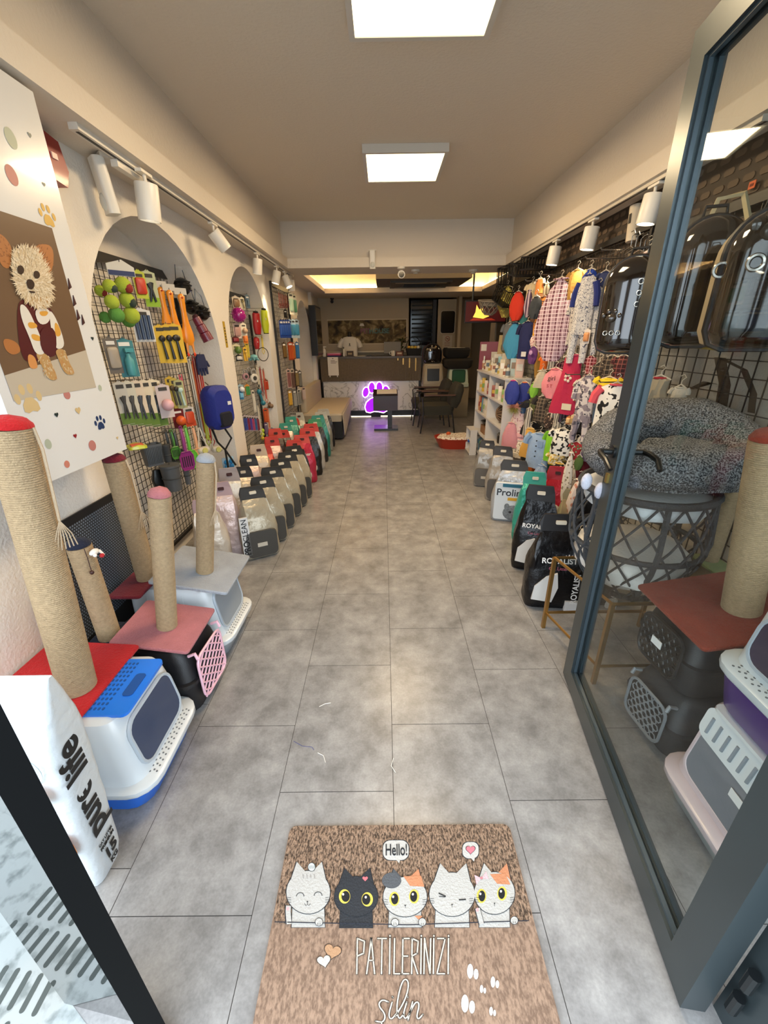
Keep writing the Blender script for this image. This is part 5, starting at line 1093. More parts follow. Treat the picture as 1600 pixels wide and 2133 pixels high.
def card(label, ut, vt, vb, wpx, x, cc, pc, kind='blister', side=1, gx=G1, cat='packaged toy', name='toy_pack', group=None, c2=None, hk=True):
    t, w, h = hangpt(label, name, cat, ut, vt, vb, wpx, x, side, group)
    b = MB(); b.prism([(-w/2, 0, -h), (w/2, 0, -h), (w/2, 0, -.012), (w*.16, 0, -.004), (.0, 0, .008), (-w*.16, 0, -.004), (-w/2, 0, -.012)], (0, .0025, 0)); b.build('backing_card', mat(cc, .5), t, 0)
    if c2: b = MB(); b.box((0, -.001, -h*.86), (w*.98, .003, h*.26)); b.build('lower_band', mat(c2, .5), t, 0)
    pm = mat(pc, .4); b = MB()
    if kind == 'blister': b.loft([[Vector((p.x, y, -h*.56+p.y)) for p in rr(w*k, h*k2, w*.15, 0)] for y, k, k2 in ((0, .40, .30), (-.012, .38, .28), (-.018, .25, .2))])
    elif kind == 'clipper': b.tube([(-w*.1, -.008, -h*.35), (w*.05, -.012, -h*.55), (w*.2, -.008, -h*.85)], [w*.16, w*.10, w*.07], 8); b.tube([(w*.12, -.008, -h*.33), (0, -.012, -h*.55), (-w*.15, -.008, -h*.85)], [w*.14, w*.10, w*.07], 8)
    elif kind == 'comb': b.ball((0, -.012, -h*.36), (w*.28, .012, h*.09), 10); b.tube([(0, -.012, -h*.42), (.01, -.012, -h*.9)], [w*.08, w*.13], 8)
    elif kind == 'sticks':
        for k in range(4): b.tube([(-w*.33+k*w*.22, -.008, -h*.2), (-w*.33+k*w*.22, -.008, -h*.93)], w*.085, 6)
    elif kind == 'ball': b.ball((0, -w*.35, -h*.6), (w*.42, w*.4, w*.42), 14)
    elif kind == 'spray': b.lathe([(w*.22, -h*.95), (w*.26, -h*.9), (w*.26, -h*.55), (w*.12, -h*.45), (w*.12, -h*.38)], (0, -.02, 0), 10); b.box((w*.08, -.02, -h*.30), (w*.45, .03, h*.1))
    b.build('product', pm, t)
    b = MB(); b.box((0, -.0015, -.028), (w*.6, .002, min(.02, h*.1))); b.build('printed_title', mat('#3a3733' if sum(lin(cc)[:3]) > .5 else '#e6e2da', .6), t, 0)
    if hk: hook(t, side, gx)
    return t
# tennis balls
tb = mat('#a8b93a', .95, bump=.4, bscale=300); tg = mat('#5c9440', .95, bump=.4, bscale=300); trd = mat('#8c2a22', .8)
t, w, h = hangpt('large bag of tennis balls hanging at the top left of the nearest arch', 'ball_pack', 'pack of balls', 248, 545, 575, 48, -1.30)
b = MB(); b.prism([(-w/2, 0, -h), (w/2, 0, -h), (w/2, 0, -.02), (.01, 0, .01), (-w/2, 0, -.012)], (0, .003, 0)); b.build('header_card', mat('#c9c6bc', .5), t, 0); b = MB(); b.box((0, -.001, -h*.8), (w*.95, .003, h*.34)); b.build('blue_band', mat('#20305e', .5), t, 0); hook(t, 1, G1)
TBL = t
for k, (u, v, r_, mm) in enumerate(((228, 596, 13, tb), (256, 594, 16, tb), (233, 629, 14, tb), (265, 625, 15, tb), (243, 656, 15, tg), (274, 657, 16, tb), (209, 606, 11, tb), (219, 661, 11, tg), (268, 668, 13, tg))):
    p = P(u, v, 'x', -1.31-(.07 if k in (6, 7, 8) else 0)); q = Matrix.Rotation(-t.rotation_euler.z, 4, 'Z') @ (p-Vector(t.location)); rad = r_/ppm(p)
    b = MB(); b.ball(tuple(q), rad, 16); o = b.build('tennis_ball', mm, t)
    if k in (0, 1, 3, 6): b = MB(); b.ball((q.x+rad*.35, q.y-rad*.5, q.z-rad*.35), rad*.62, 10); b.build('coloured_patch', trd if k in (1, 6) else mat('#2f3d33', .8), o)
card('lime card with a red toy beside the tennis balls', 286, 562, 622, 22, -1.42, '#b8c23a', '#c8402a')
card('tall white and green card with black nail clippers at the top of the nearest arch', 305, 563, 640, 27, -1.42, '#b9bf9a', '#20211f', 'clipper', c2='#8fb52c')
card('white card with dark blue striped sticks under the tennis balls', 290, 642, 712, 36, -1.44, '#d8d6d2', '#2f3f5e', 'sticks')
card('teal bottle toy in clear packaging under the tennis balls', 255, 705, 785, 32, -1.40, '#3f7d83', '#4c979c', 'spray')
card('grey plastic part in a clear bag at the left edge of the nearest arch', 226, 702, 778, 24, -1.44, '#6f665c', '#a89c8c', 'blister')
# rubber chickens
for k, (u, v, vb, lab, x) in enumerate(((334, 598, 716, 'orange rubber chicken, leftmost of the three', -1.44), (352, 604, 738, 'orange rubber chicken, middle one of the three', -1.40), (376, 612, 742, 'orange rubber chicken, rightmost and lowest of the three', -1.36))):
    t, w, h = hangpt(lab+' in the nearest arch', 'rubber_chicken', 'dog toy', u, v, vb, 26, x, group='rubber chickens')
    oc = mat('#e8901f', .35, coat=.3); b = MB()
    b.loft([[Vector((r*math.cos(2*PI*i/14), r*.55*math.sin(2*PI*i/14), -z)) for i in range(14)] for r, z in ((w*.12, .0), (w*.26, h*.04), (w*.22, h*.12), (w*.18, h*.28), (w*.25, h*.45), (w*.42, h*.62), (w*.44, h*.74), (w*.2, h*.82))]); b.build('body', oc, t)
    for s_ in (-1, 1):
        b = MB(); b.tube([(s_*w*.2, 0, -h*.76), (s_*w*.24, 0, -h*.94)], [w*.13, w*.05], 8); lg = b.build('leg', oc, t)
        b = MB(); b.ball((s_*w*.25, -.004, -h*.97), (w*.10, w*.06, h*.035), 8); b.build('foot', mat('#d8431f', .4), lg)
    b = MB(); b.ball((0, -w*.14, -h*.06), (w*.07, w*.12, w*.06), 8); b.build('beak', mat('#d8431f', .4), t); b = MB(); b.box((0, 0, .015), (w*.9, .003, .04)); b.build('header_card', mat('#c9c4ba', .5), t, 0); hook(t, 1, G1)
for k in range(3):
    card(['left', 'middle', 'frontmost right'][k]+' yellow card with black comb under the rubber chickens', 330+k*15, 676-k, 756, 22+6*(k == 2), -1.42+k*.03, '#d8b23c', '#211d18', 'comb', cat='grooming tool', name='comb_pack', group='yellow comb cards')
for k, pc in enumerate(('#3b3a38', '#45433f', '#3e4046', '#34373c', '#2f3134')):
    card(['first', 'second', 'third', 'fourth', 'fifth'][k]+' from the left of the nail clipper cards with green ends', 246+k*17, 794-k, 884+k, 22+2*k, -1.42+k*.012, ('#bdb8ac', '#c9c2ae', '#d6c3ab', '#d8c9ae', '#e0d2b4')[k], pc, 'clipper', cat='grooming tool', name='clipper_pack', group='nail clipper cards', c2='#5f7a2c')
t = card('pink slicker brush hanging in front of the nail clipper cards', 336, 800, 870, 26, -1.32, '#c9b9b6', '#d8a9ae', 'ball', cat='brush', name='slicker_brush')
for k in range(3): card(['left', 'middle', 'right'][k]+' of the yellow cards behind the pink brush', 352+k*9, 784+k*3, 850, 18, -1.44+.02*k, ('#c9a63a', '#b7a24a', '#a9a87a')[k], ('#4a3a20', '#2a2622', '#b9d2c6')[k], 'comb', cat='grooming tool', name='brush_pack', group='yellow brush cards')
card('dark red pack with an orange ball, right of the nail clippers', 368, 850, 892, 22, -1.44, '#6f1216', '#d85a22', 'ball')
card('white and orange boxed toy beside the dark red pack', 391, 846, 888, 20, -1.40, '#d8cfc4', '#cf4a24', 'blister', c2='#d04a20')
# litter scoops
def scoop(label, ut, vt, vb, wpx, x, col, slots=True):
    t, w, h = hangpt(label, 'litter_scoop', 'scoop', ut, vt, vb, wpx, x, group='litter scoops'); m = mat(col, .35)
    b = MB(); b.tube([(0, 0, 0), (0, -.006, -h*.25), (0, 0, -h*.55)], [w*.10, w*.13, w*.12], 8); b.torus((0, 0, .008), .009, .003, 'y', 10, 5); b.build('handle', m, t)
    b = MB(); o = [(-w*.30, 0, -h*.55), (w*.30, 0, -h*.55), (w*.5, 0, -h*.66), (w*.5, 0, -h*.9), (w*.36, 0, -h), (-w*.36, 0, -h), (-w*.5, 0, -h*.9), (-w*.5, 0, -h*.66)]
    b.prism(o, (0, .004, 0)); b.tube([Vector(q)+Vector((0, -.006, 0)) for q in o], .004, 5, closed=True); b.build('scoop_head', m, t)
    if slots: b = MB(); [b.box((-w*.32+k*w*.16, -.0012, -h*.80), (w*.07, .002, h*.26)) for k in range(5)]; b.build('slots', mat('#1e1b1c', .8), t, 0)
    hook(t, 1, G1)
scoop('magenta litter scoop with slots, in the row of scoops', 376, 893, 978, 26, -1.34, '#8d2a73'); scoop('bright green litter scoop beside the magenta one', 386, 892, 975, 24, -1.38, '#6cc23a', False); scoop('peach-coloured litter scoop at the right end of the scoop row', 402, 892, 968, 24, -1.36, '#e8a878', False)
for k in range(3): scoop(['left', 'middle', 'right'][k]+' of the dark grey litter scoops behind the magenta one', 345+k*9, 900+k, 962, 20, -1.47+.02*k, ('#34383c', '#3f4a3c', '#4a4d50')[k])
scoop('green-handled grey litter scoop behind the magenta one', 357, 900, 955, 16, -1.40, '#4f8a35')
t, w, h = hangpt('dark grey slatted plastic basket on the grid behind the maroon-capped post', 'hanging_basket', 'basket', 312, 925, 968, 34, -1.36)
b = MB(); b.loft([[Vector((p.x, p.y, z)) for p in rr(w*.5*k, w*.35*k, .01, 0)] for z, k in ((-h, .85), (0, 1), (0, .93), (-h*.9, .8))]); b.build('basket_body', mat('#54575a', .5), t); b = MB(); [b.box((-w*.42+i*w*.084, -w*.345, -h*.5), (w*.03, .004, h*.8)) for i in range(11)]; b.build('slats', mat('#3b3e41', .5), t, 0); hook(t, 1, G1)
t = thing('snack_pack', 'orange and lime snack pack lying in the grey basket', 'snack pack', (t.location.x-.03, t.location.y-.08, t.location.z-.01), .7); b = MB(); b.loft([rr(.01, .05, .01, 0), rr(.045, .055, .015, .006), rr(.045, .055, .015, .02), rr(.01, .05, .01, .028)]); b.jitter(.006, 20); b.build('pouch', mat('#c9cf3a', .3, coat=.5), t); b = MB(); b.box((.0, -.01, .028), (.06, .05, .006)); b.build('orange_label', mat('#d8542a', .3), t, 0)
# grey bins
for lab, u, v, vb, wp, x, col in (('dark grey plastic tub hanging low on the grid behind the pink-capped post', 352, 968, 1020, 34, -1.34, '#4a4c4e'), ('grey ribbed hose-like toy hanging above the dark grey tub', 343, 926, 968, 14, -1.38, '#3a3d3f'), ('slim grey plastic tube right of the dark grey tub', 386, 972, 1008, 12, -1.40, '#5b5d5e')):
    t, w, h = hangpt(lab, 'plastic_tub', 'tub', u, v, vb, wp, x); b = MB(); b.lathe([(w*.42, -h), (w*.5, -h*.1), (w*.54, -h*.08), (w*.54, 0), (w*.48, 0)], n=18); b.build('tub_wall', mat(col, .6), t); b = MB(); b.torus((0, 0, -h*.5), w*.49, .003, 'z', 18, 5); b.build('band', mat('#2c2e30', .6), t); hook(t, 1, G1)
t, w, h = hangpt('black plastic bag hanging low behind the maroon-capped post', 'plastic_bag', 'bag', 326, 978, 1016, 24, -1.44); b = MB(); b.loft([[Vector((p.x, p.y, z)) for p in rr(w*.5*k, .02*k, .01, 0)] for z, k in ((-h, .8), (-h*.5, 1.1), (0, .6))]); b.jitter(.01, 20); b.build('bag_body', mat('#0f0f10', .3), t); b = MB(); b.torus((0, 0, .006), .01, .002, 'y', 8, 4); b.build('loop', wire, t); hook(t, 1, G1)
# leads hanging in the nearest arch
def lead(label, ut, vt, vb, x, col, w=.006, side=1, gx=G1, loop=.03, group='leads', n=2, clip='#a9a49a'):
    p, _, h = V(ut, vt, vb, 1, x); t = thing('dog_lead', label, 'dog lead', tuple(p), side*FA, group); b = MB()
    for k in range(n): o = (k-.5*(n-1))*w*2.4; b.box((o, 0, -h*.5), (w*1.6, .003, h)); 
    b.tube([(-(n-1)*w*1.2, 0, -h), (-loop*.6, 0, -h-.02), (0, 0, -h-.05), (loop*.6, 0, -h-.02), ((n-1)*w*1.2, 0, -h)], w*.7, 5); b.build('strap', mat(col, .7), t)
    b = MB(); b.torus((0, 0, .008), .008, .002, 'y', 10, 4); b.ball((0, -.002, -.01), (.006, .004, .012), 8); b.build('metal_clip', mat(clip, .3, metal=.9), t); hook(t, side, gx)
for lab, u, v, vb, x, col in (('grey-white dog lead at the right of the nearest arch', 392, 748, 905, -1.40, '#b9b5ac'), ('deep red dog lead beside the blue gloves in the nearest arch', 402, 740, 905, -1.39, '#8c1519'), ('bright red dog lead, rightmost in the nearest arch', 412, 745, 915, -1.38, '#b3201c'), ('orange dog lead between the white and red ones', 397, 752, 900, -1.41, '#d2632a'), ('neon yellow dog lead low in the nearest arch', 420, 840, 915, -1.37, '#b9c832'), ('pink braided dog lead behind the yellow cards', 375, 780, 850, -1.43, '#c94a62')): lead(lab, u, v, vb, x, col)
# rope toys
for k, (u, v, lab) in enumerate(((424, 936, 'white knotted rope toy, left of the pair above the blue-capped post'), (452, 934, 'cream knotted rope toy with a yellow ball end, right of the pair'))):
    p = P(u, v, 'x', -1.33); t = thing('rope_toy', lab, 'rope toy', tuple(p), .8, 'rope toys'); m = mat('#d8cdb8', .9, bump=.5, bscale=200); b = MB(); b.tube([(-.01, 0, .16), (-.02, 0, .08), (-.04, 0, .0)], .006, 6); b.tube([(.0, 0, .16), (.015, 0, .08), (.035, 0, .0)], .006, 6); b.build('rope', m, t)
    b = MB(); b.lathe([(.012, -.045), (.024, -.035), (.028, 0), (.024, .035), (.012, .045)], (0, 0, -.005), 12, ax='x'); b.build('knot_ball', m, t); b = MB(); b.lathe([(.022, -.0), (.018, -.006)], (0, -.028, -.005), 12, ax='y'); b.build('end_cap', mat('#c9c06a', .6), t)
# muzzles
for lab, u, v, r_, x in (('upper black basket muzzle hanging at the right of the nearest arch', 380, 597, 17, -1.40), ('middle black basket muzzle under the upper one', 400, 640, 15, -1.38), ('lower black basket muzzle hanging outermost in the nearest arch', 420, 652, 16, -1.34)):
    p = P(u, v, 'x', x); r_ /= ppm(p); t = thing('dog_muzzle', lab, 'dog muzzle', tuple(p), .9, 'black basket muzzles'); m = mat('#0f0f10', .25, coat=.3)
    b = MB(); b.lathe([(r_*.4, -r_*.9), (r_*.8, -r_*.6), (r_, 0), (r_*.95, r_*.3)], n=14, ax='y', cap=(True, False)); b.build('cup', m, t)
    for z in (-.4, .1, .5): b = MB(); b.torus((0, -r_*.2, z*r_), r_*math.sqrt(1-z*z)*1.01, .003, 'z', 16, 5); b.build('rib', m, t)
    b = MB(); b.tube([(r_*.8, .01, 0), (r_*.5, .02, r_*2), (-r_*.2, .02, r_*2.8), (-r_*.7, .01, 0)], .003, 5); b.build('strap', m, t)
t, w, h = hangpt('burgundy segmented bottle hanging below the black muzzles', 'water_bottle', 'water bottle', 408, 662, 714, 22, -1.34); t.rotation_euler = (0, -.38, .3); b = MB(); b.lathe([(w*.34, 0), (w*.36, -h*.3), (w*.31, -h*.31), (w*.40, -h*.34), (w*.42, -h*.62), (w*.37, -h*.63), (w*.46, -h*.66), (w*.48, -h)][::-1], n=18); b.build('bottle_body', mat('#6d1f36', .35, coat=.3), t); b = MB(); b.lathe([(w*.2, .02), (w*.3, .0)][::-1], n=14); b.build('cap', mat('#3a101c', .4), t); hook(t, 1, G1)
t, w, h = hangpt('navy grooming gloves hanging below the burgundy bottle', 'grooming_glove', 'glove', 416, 738, 786, 26, -1.34); gm = mat('#1b2247', .7, bump=.4, bscale=200); b = MB(); b.loft([[Vector((p.x, p.y, z)) for p in rr(w*k, .014, .012, 0)] for z, k in ((-h*.6, .42), (-h*.3, .40), (0, .30))]); b.build('palm', gm, t)
for i in range(4): b = MB(); b.tube([(-w*.3+i*w*.2, 0, -h*.58), (-w*.32+i*w*.22, -.003, -h*(.95-.05*abs(i-1.5)))], [w*.11, w*.08], 8); b.build('finger', gm, t)
b = MB(); b.tube([(w*.38, 0, -h*.3), (w*.55, -.004, -h*.55)], [w*.1, w*.08], 8); b.build('thumb', gm, t); hook(t, 1, G1)
# blue backpack on the pier
t, w, h = hangpt('blue pet carrying backpack with black straps hanging between the first two arches', 'pet_backpack', 'pet backpack', 446, 803, 893, 62, LX+.09, turn=1.1)
b = MB(); b.loft([[Vector((p.x, y, -h*.5+p.y)) for p in rr(w*.42*k, h*.5*k, .06, 0, 0, 0, 5)] for y, k in ((.06, .9), (.03, 1), (-.03, 1), (-.07, .8))]); b.build('pack_body', mat('#16267c', .6, bump=.3, bscale=60), t)
b = MB(); b.loft([[Vector((p.x, y, -h*.75+p.y)) for p in rr(w*.25*k, h*.18*k, .02, 0)] for y, k in ((-.06, 1), (-.085, .8))]); b.build('mesh_pocket', mat('#0d0f1c', .8), t)
b = MB(); b.box((w*.2, -.073, -h*.4), (.03, .004, .025)); b.build('white_label', mat('#d8d8d4', .5), t, 0)
for k, s_ in enumerate((-1, 1)): b = MB(); b.tube([(s_*.05, .05, -h*.9), (s_*.07+.03, .02, -h*1.3), (.03, .03, -h*1.55), (.06+s_*.04, .02, -h*2.0)], .008, 5); b.build('hanging_strap', mat('#0e0e10', .8), t)
b = MB(); b.tube([(0, .06, 0), (.0, .09, .02)], .004); b.build('hook', chrome, t)
t, w, h = hangpt('light blue pack of round toys low beside the blue backpack straps', 'toy_pack', 'packaged toy', 474, 952, 988, 24, LX+.06); b = MB(); b.prism([Vector((p.x, 0, -h*.5+p.y)) for p in rr(w*.5, h*.5, .01, 0)], (0, .004, 0)); b.build('backing_card', mat('#9fb7c4', .5), t, 0)
for i in range(3):
    for j in range(2): b = MB(); b.ball((-w*.22+j*w*.44, -.008, -h*(.25+.27*i)), (w*.2, .012, w*.2), 8); b.build('round_toy', mat('#2f7fb8', .35), t)
t = thing('yellow_sticker', 'narrow yellow sticker on the wall between the first two arches', 'sticker', (LX+.001, P(469, 697, 'x', LX).y, P(469, 697, 'x', LX).z)); b = MB(); b.box((.001, 0, 0), (.002, .045, .20)); b.build('sticker_sheet', mat('#b7962a', .5), t, 0); b = MB(); [b.box((.0025, 0, -.06+k*.022), (.001, .02, .012)) for k in range(6)]; b.build('printed_marks', mat('#3a2f10', .6), t, 0)
# beads of wall clips (small bone sticks) -----------------------------------------------
# ---- middle arch
x2 = -1.40
for lab, u, v, vb, wp, cc, pc, kd in (
 ('white card with small beige toys at the top left of the middle arch', 490, 616, 643, 16, '#c9bda8', '#8a6a4a', 'blister'),
 ('narrow white card beside it at the top of the middle arch', 503, 618, 645, 10, '#d6cdb4', '#9a8f5a', 'comb'),
 ('grey-blue squid-shaped toy at the top right of the middle arch', 514, 613, 642, 9, '#5a6f7c', '#6f8794', 'clipper'),
 ('pale pink card with toy mice below the magenta ball', 492, 672, 705, 16, '#d4bdb0', '#b88f86', 'blister'),
 ('white card right of the pale pink one below the magenta ball', 506, 672, 700, 12, '#d9d2bf', '#c9a98c', 'ball'),
 ('orange fin-shaped toy in the middle arch', 510, 693, 715, 10, '#e07a2a', '#e8843a', 'blister'),
 ('dark red pack at the left of the middle arch', 490, 700, 714, 14, '#4a1a1c', '#8c2a34', 'blister'),
 ('cream card with a green toy in the middle arch', 491, 716, 738, 16, '#cfc6a4', '#5e7a34', 'ball'),
 ('yellow striped narrow toy in the middle arch', 513, 712, 745, 8, '#cfae3a', '#d8c24a', 'sticks'),
 ('black and white pack under the cream card', 497, 738, 752, 14, '#2a2a2a', '#c9c4ba', 'blister'),
 ('yellow pack beside the teal toy in the middle arch', 509, 722, 752, 8, '#d4a83c', '#e0be5a', 'comb'),
 ('silver collar pack low in the middle arch', 500, 800, 818, 12, '#8fa6b0', '#dfe3e4', 'ball'),
 ('bright blue pack at the left edge of the middle arch', 501, 812, 832, 10, '#3f86b4', '#6fb0d4', 'blister'),
 ('rainbow striped toy pack in the middle arch', 514, 800, 824, 10, '#c9863a', '#4aa05a', 'sticks'),
 ('white tube-shaped pack in the middle arch', 526, 812, 858, 6, '#d4cbb8', '#e2dccb', 'sticks'),
 ('brown and red packs at the right of the middle arch', 553, 790, 812, 10, '#7a3a22', '#c94a2a', 'sticks'),
 ('red spotted pack at the far right of the middle arch', 561, 805, 838, 12, '#c9bda4', '#c23f22', 'blister'),
 ('brown chew toy pack below the teal dumbbell', 562, 838, 850, 10, '#6d4f34', '#7e6248', 'ball'),
 ('orange and red braided toy below the dumbbell', 552, 850, 880, 10, '#c24a26', '#d86a3a', 'sticks'),
 ('purple and silver pack low in the middle arch', 553, 880, 905, 8, '#5a4468', '#8f7da0', 'sticks'),
 ('blue pack of small toys at the bottom right of the middle arch', 566, 892, 912, 20, '#4a7ab0', '#6f9ad0', 'blister')):
    card(lab, u, v, vb, wp, x2, cc, pc, kd, gx=G2)
p = P(497, 656, 'x', -1.36); t = thing('spiky_ball', 'shiny magenta spiky ball at the left of the middle arch', 'ball', tuple(p)); r_ = 14/ppm(p); b = MB(); b.ball((0, 0, 0), r_, 16); b.build('ball_core', mat('#a01878', .25, coat=.5), t)
b = MB(); random.seed(2)
for k in range(70):
    a, c = random.uniform(0, 2*PI), random.uniform(-1, 1); s_ = math.sqrt(1-c*c); d_ = Vector((s_*math.cos(a), s_*math.sin(a), c)); b.tube([d_*r_*.98, d_*r_*1.14], [r_*.08, r_*.02], 5)
b.build('spikes', mat('#b8308c', .25, coat=.5), t); b = MB(); b.tube([(0, 0, r_), (G2-p.x, 0, r_+.01)], .0022, 4); b.build('hook', chrome, t)
def lead_reel(lab, u, v, r, x, col, side=1, gx=G2):
    p = P(u, v, 'x', x); r /= ppm(p); t = thing('retractable_lead', lab, 'retractable lead', tuple(p), side*FA, 'retractable leads'); b = MB(); b.lathe([(r*.85, -.014), (r, -.01), (r, .01), (r*.85, .014)], (0, 0, -r*.6), 18, ax='y'); b.build('reel_case', mat(col, .35), t)
    b = MB(); b.torus((0, 0, r*.55), r*.62, r*.2, 'y', 18, 6, sq=1.2); b.build('handle', mat('#8d8a86', .4), t); b = MB(); b.lathe([(r*.5, -.015), (r*.45, -.018)], (0, 0, -r*.6), 14, ax='y'); b.build('round_label', mat('#3a3937', .5), t); hook(t, side, gx)
lead_reel('white and grey retractable lead in the middle arch', 529, 782, 9, -1.36, '#c9c4ba'); lead_reel('pink-handled grey retractable lead left of the white one', 511, 780, 7, -1.40, '#a67f86'); lead_reel('dark grey retractable lead behind the white one', 519, 776, 7, -1.42, '#4a4846')
p = P(529, 744, 'x', -1.38); t = thing('octopus_toy', 'pale teal toy sitting on the hooks in the middle arch', 'toy', tuple(p)); r_ = 7/ppm(p); b = MB(); b.ball((0, 0, 0), (r_*1.2, r_, r_*.8), 12); b.build('toy_head', mat('#6fa9ac', .6), t)
for k in range(5): a = k*1.25; b = MB(); b.tube([(r_*.7*math.cos(a), r_*.7*math.sin(a), -r_*.3), (r_*1.5*math.cos(a), r_*1.4*math.sin(a), -r_*.9)], [r_*.35, r_*.15], 6); b.build('toy_arm', mat('#5b989c', .6), t)
t, w, h = hangpt('teal rubber dumbbell toy in the middle arch', 'dumbbell_toy', 'toy', 540, 816, 840, 9, -1.36); m = mat('#1f6f80', .4); b = MB(); b.tube([(0, 0, 0), (w*.6, 0, -h)], w*.25, 8); b.build('bar', m, t)
for q in ((0, 0, 0), (w*.6, 0, -h)): b = MB(); b.ball(q, w*.55, 12); b.build('end_ball', m, t)
hook(t, 1, G2)
for k in range(6):
    card('beaded toy card '+['at the left end', 'second from the left', 'third from the left', 'fourth from the left', 'fifth from the left', 'at the right end'][k]+' of the lowest row in the middle arch', 509+k*5, 864+k*.5, 898, 9, -1.44+k*.012, '#b3a6a4', ('#3f4f9c', '#8c3048', '#5a4aa0', '#b4476a', '#3a6a9c', '#8a3a4a')[k], 'sticks', gx=G2, group='beaded toy cards')
for k in range(3): p = P(547, 897+k*8, 'x', -1.38); b = MB(); b.ball((0, 0, 0), 4.2/ppm(p), 12); o = tag(b.build('tennis_ball', mat(('#a9c238', '#b9cc3e', '#c2a83a')[k], .9)), ['yellow-green ball at the top', 'yellow-green ball in the middle', 'yellow ball at the bottom'][k]+' of the hanging ball column in the middle arch', 'ball', 'small ball column'); o.location = p
# dog coats
def coat(label, ut, vt, vb, wpx, x, col, col2, side=1, gx=G2):
    t, w, h = hangpt(label, 'dog_coat', 'dog coat', ut, vt, vb, wpx, x, side, 'dog coats'); b = MB(); b.loft([[Vector((w*.5*k*math.cos(2*PI*i/16), .03*k*math.sin(2*PI*i/16), -z*h)) for i in range(16)] for k, z in ((.4, .03), (.85, .1), (.95, .3), (1, .6), (.8, .85), (.7, .93))]); b.jitter(.006, 12); b.build('coat_body', mat(col, .5), t)
    b = MB(); b.lathe([(w*.26, -h*.08), (w*.3, -.01), (w*.22, 0)], n=12); b.build('collar', mat(col2, .7), t); b = MB(); b.torus((0, 0, -h*.93), w*.33, .006, 'z', 14, 5, sq=.4); b.build('hem', mat(col2, .7), t)
    b = MB(); b.box((-w*.1, -.032, -h*.4), (w*.12, .003, h*.08)); b.build('reflective_mark', mat('#c9c6c0', .4), t, 0); hook(t, side, gx)
coat('shiny red dog coat with a black collar in the middle arch', 532, 648, 700, 17, -1.34, '#a11418', '#1d1819'); coat('lime yellow dog coat with black hem in the middle arch', 549, 642, 698, 15, -1.30, '#b9c41c', '#1d1d14'); coat('small red dog coat hanging below the shiny red one', 533, 702, 728, 12, -1.36, '#9c1b1e', '#7a1216')
for k, (u, v, vb, col) in enumerate(((545, 700, 728, '#d8c23a'), (541, 765, 815, '#8c1d1f'), (537, 845, 900, '#d8d0be'), (534, 760, 800, '#cfc6b0'), (548, 770, 830, '#b8442c'), (557, 850, 890, '#d06a30'))): lead(['yellow', 'dark red', 'white', 'cream', 'rust red', 'orange'][k]+' lead hanging in the middle arch', u, v, vb, -1.38, col, gx=G2, w=.005, group='leads in the middle arch')
b = MB(); p = P(548, 738, 'x', -1.34); b.torus((0, 0, 0), 13/ppm(p), .004, 'y', 24, 5, sq=1.0); o = tag(b.build('lead_loop', mat('#1a1818', .6)), 'black cable lead looped at the right of the middle arch', 'dog lead'); o.location = p; o.rotation_euler = (0, 0, .9)
# ---- third grid
x3 = G3+.10
for k in range(6): lead(ORD[k]+' red lead from the left at the top of the far grid', 580+k*3.4, 606+k*1.2, 632, x3, ('#8c2a26', '#7a2420')[k % 2], gx=G3, w=.006, group='red leads on the far grid', n=1)
for lab, u, v, vb, wp, cc, pc, kd in (
 ('tall white pack at the top of the far grid', 605, 610, 655, 11, '#d6d2bc', '#a9c2a4', 'blister'), ('white and green pack right of the tall white one on the far grid', 612, 613, 657, 10, '#cfd0bc', '#5c9a78', 'blister'),
 ('black clip pack under the tall white pack', 594, 644, 662, 8, '#1f1d1c', '#35322f', 'clipper'), ('brown slim pack at the left of the far grid', 591, 713, 746, 9, '#3e2c18', '#7a5a2c', 'sticks'),
 ('orange red strap pack on the far grid', 604, 712, 750, 12, '#a8401e', '#cf5c2a', 'sticks'), ('dark orange strap pack beside it on the far grid', 610, 713, 748, 8, '#8c4020', '#c7722c', 'sticks'), ('blue strap pack at the right of the far grid', 618, 712, 747, 9, '#2b5a8c', '#3f7fb4', 'sticks'),
 ('patterned pink card, left of the pair on the far grid', 600, 768, 808, 9, '#c4a89c', '#8c5a54', 'sticks'), ('patterned beige card, right of the pair on the far grid', 608, 768, 810, 9, '#b9a894', '#6a4c40', 'sticks'), ('brown collar card on the far grid', 617, 770, 805, 8, '#4e3b26', '#9c8454', 'sticks'), ('dark grey collar card on the far grid', 624, 772, 806, 8, '#3a3835', '#8a857c', 'sticks'),
 ('yellow collar card low on the far grid', 603, 812, 845, 9, '#8c6c2c', '#d8a83c', 'sticks'), ('grey collar card low on the far grid', 613, 812, 848, 9, '#6f6c66', '#a9a49a', 'sticks'), ('white collar card low on the far grid', 622, 810, 843, 8, '#cfc9bb', '#8f8a80', 'sticks'), ('pale pink collar card at the far end of the far grid', 632, 806, 832, 8, '#c2a49c', '#d8c4ba', 'sticks')):
    card(lab, u, v, vb, wp, x3, cc, pc, kd, gx=G3, name='collar_pack', cat='packaged collar')
for k in range(4): card('deep blue bag on the far grid, '+['first', 'second', 'third', 'fourth'][k]+' from the left', 585+k*5, 666, 704, 10, x3-.02+.01*k, '#1d3f8c', '#2a55a8', 'blister', gx=G3, name='blue_bag', cat='packaged bag', group='blue bags on the far grid')
for k in range(3): card('white and blue bag '+['left', 'middle', 'right'][k]+' of the three on the far grid', 603+k*7, 665, 704, 11, x3+.01*k, '#b4cbd8', '#3f86a8', 'blister', gx=G3, name='blue_bag', cat='packaged bag', group='white and blue bags on the far grid')
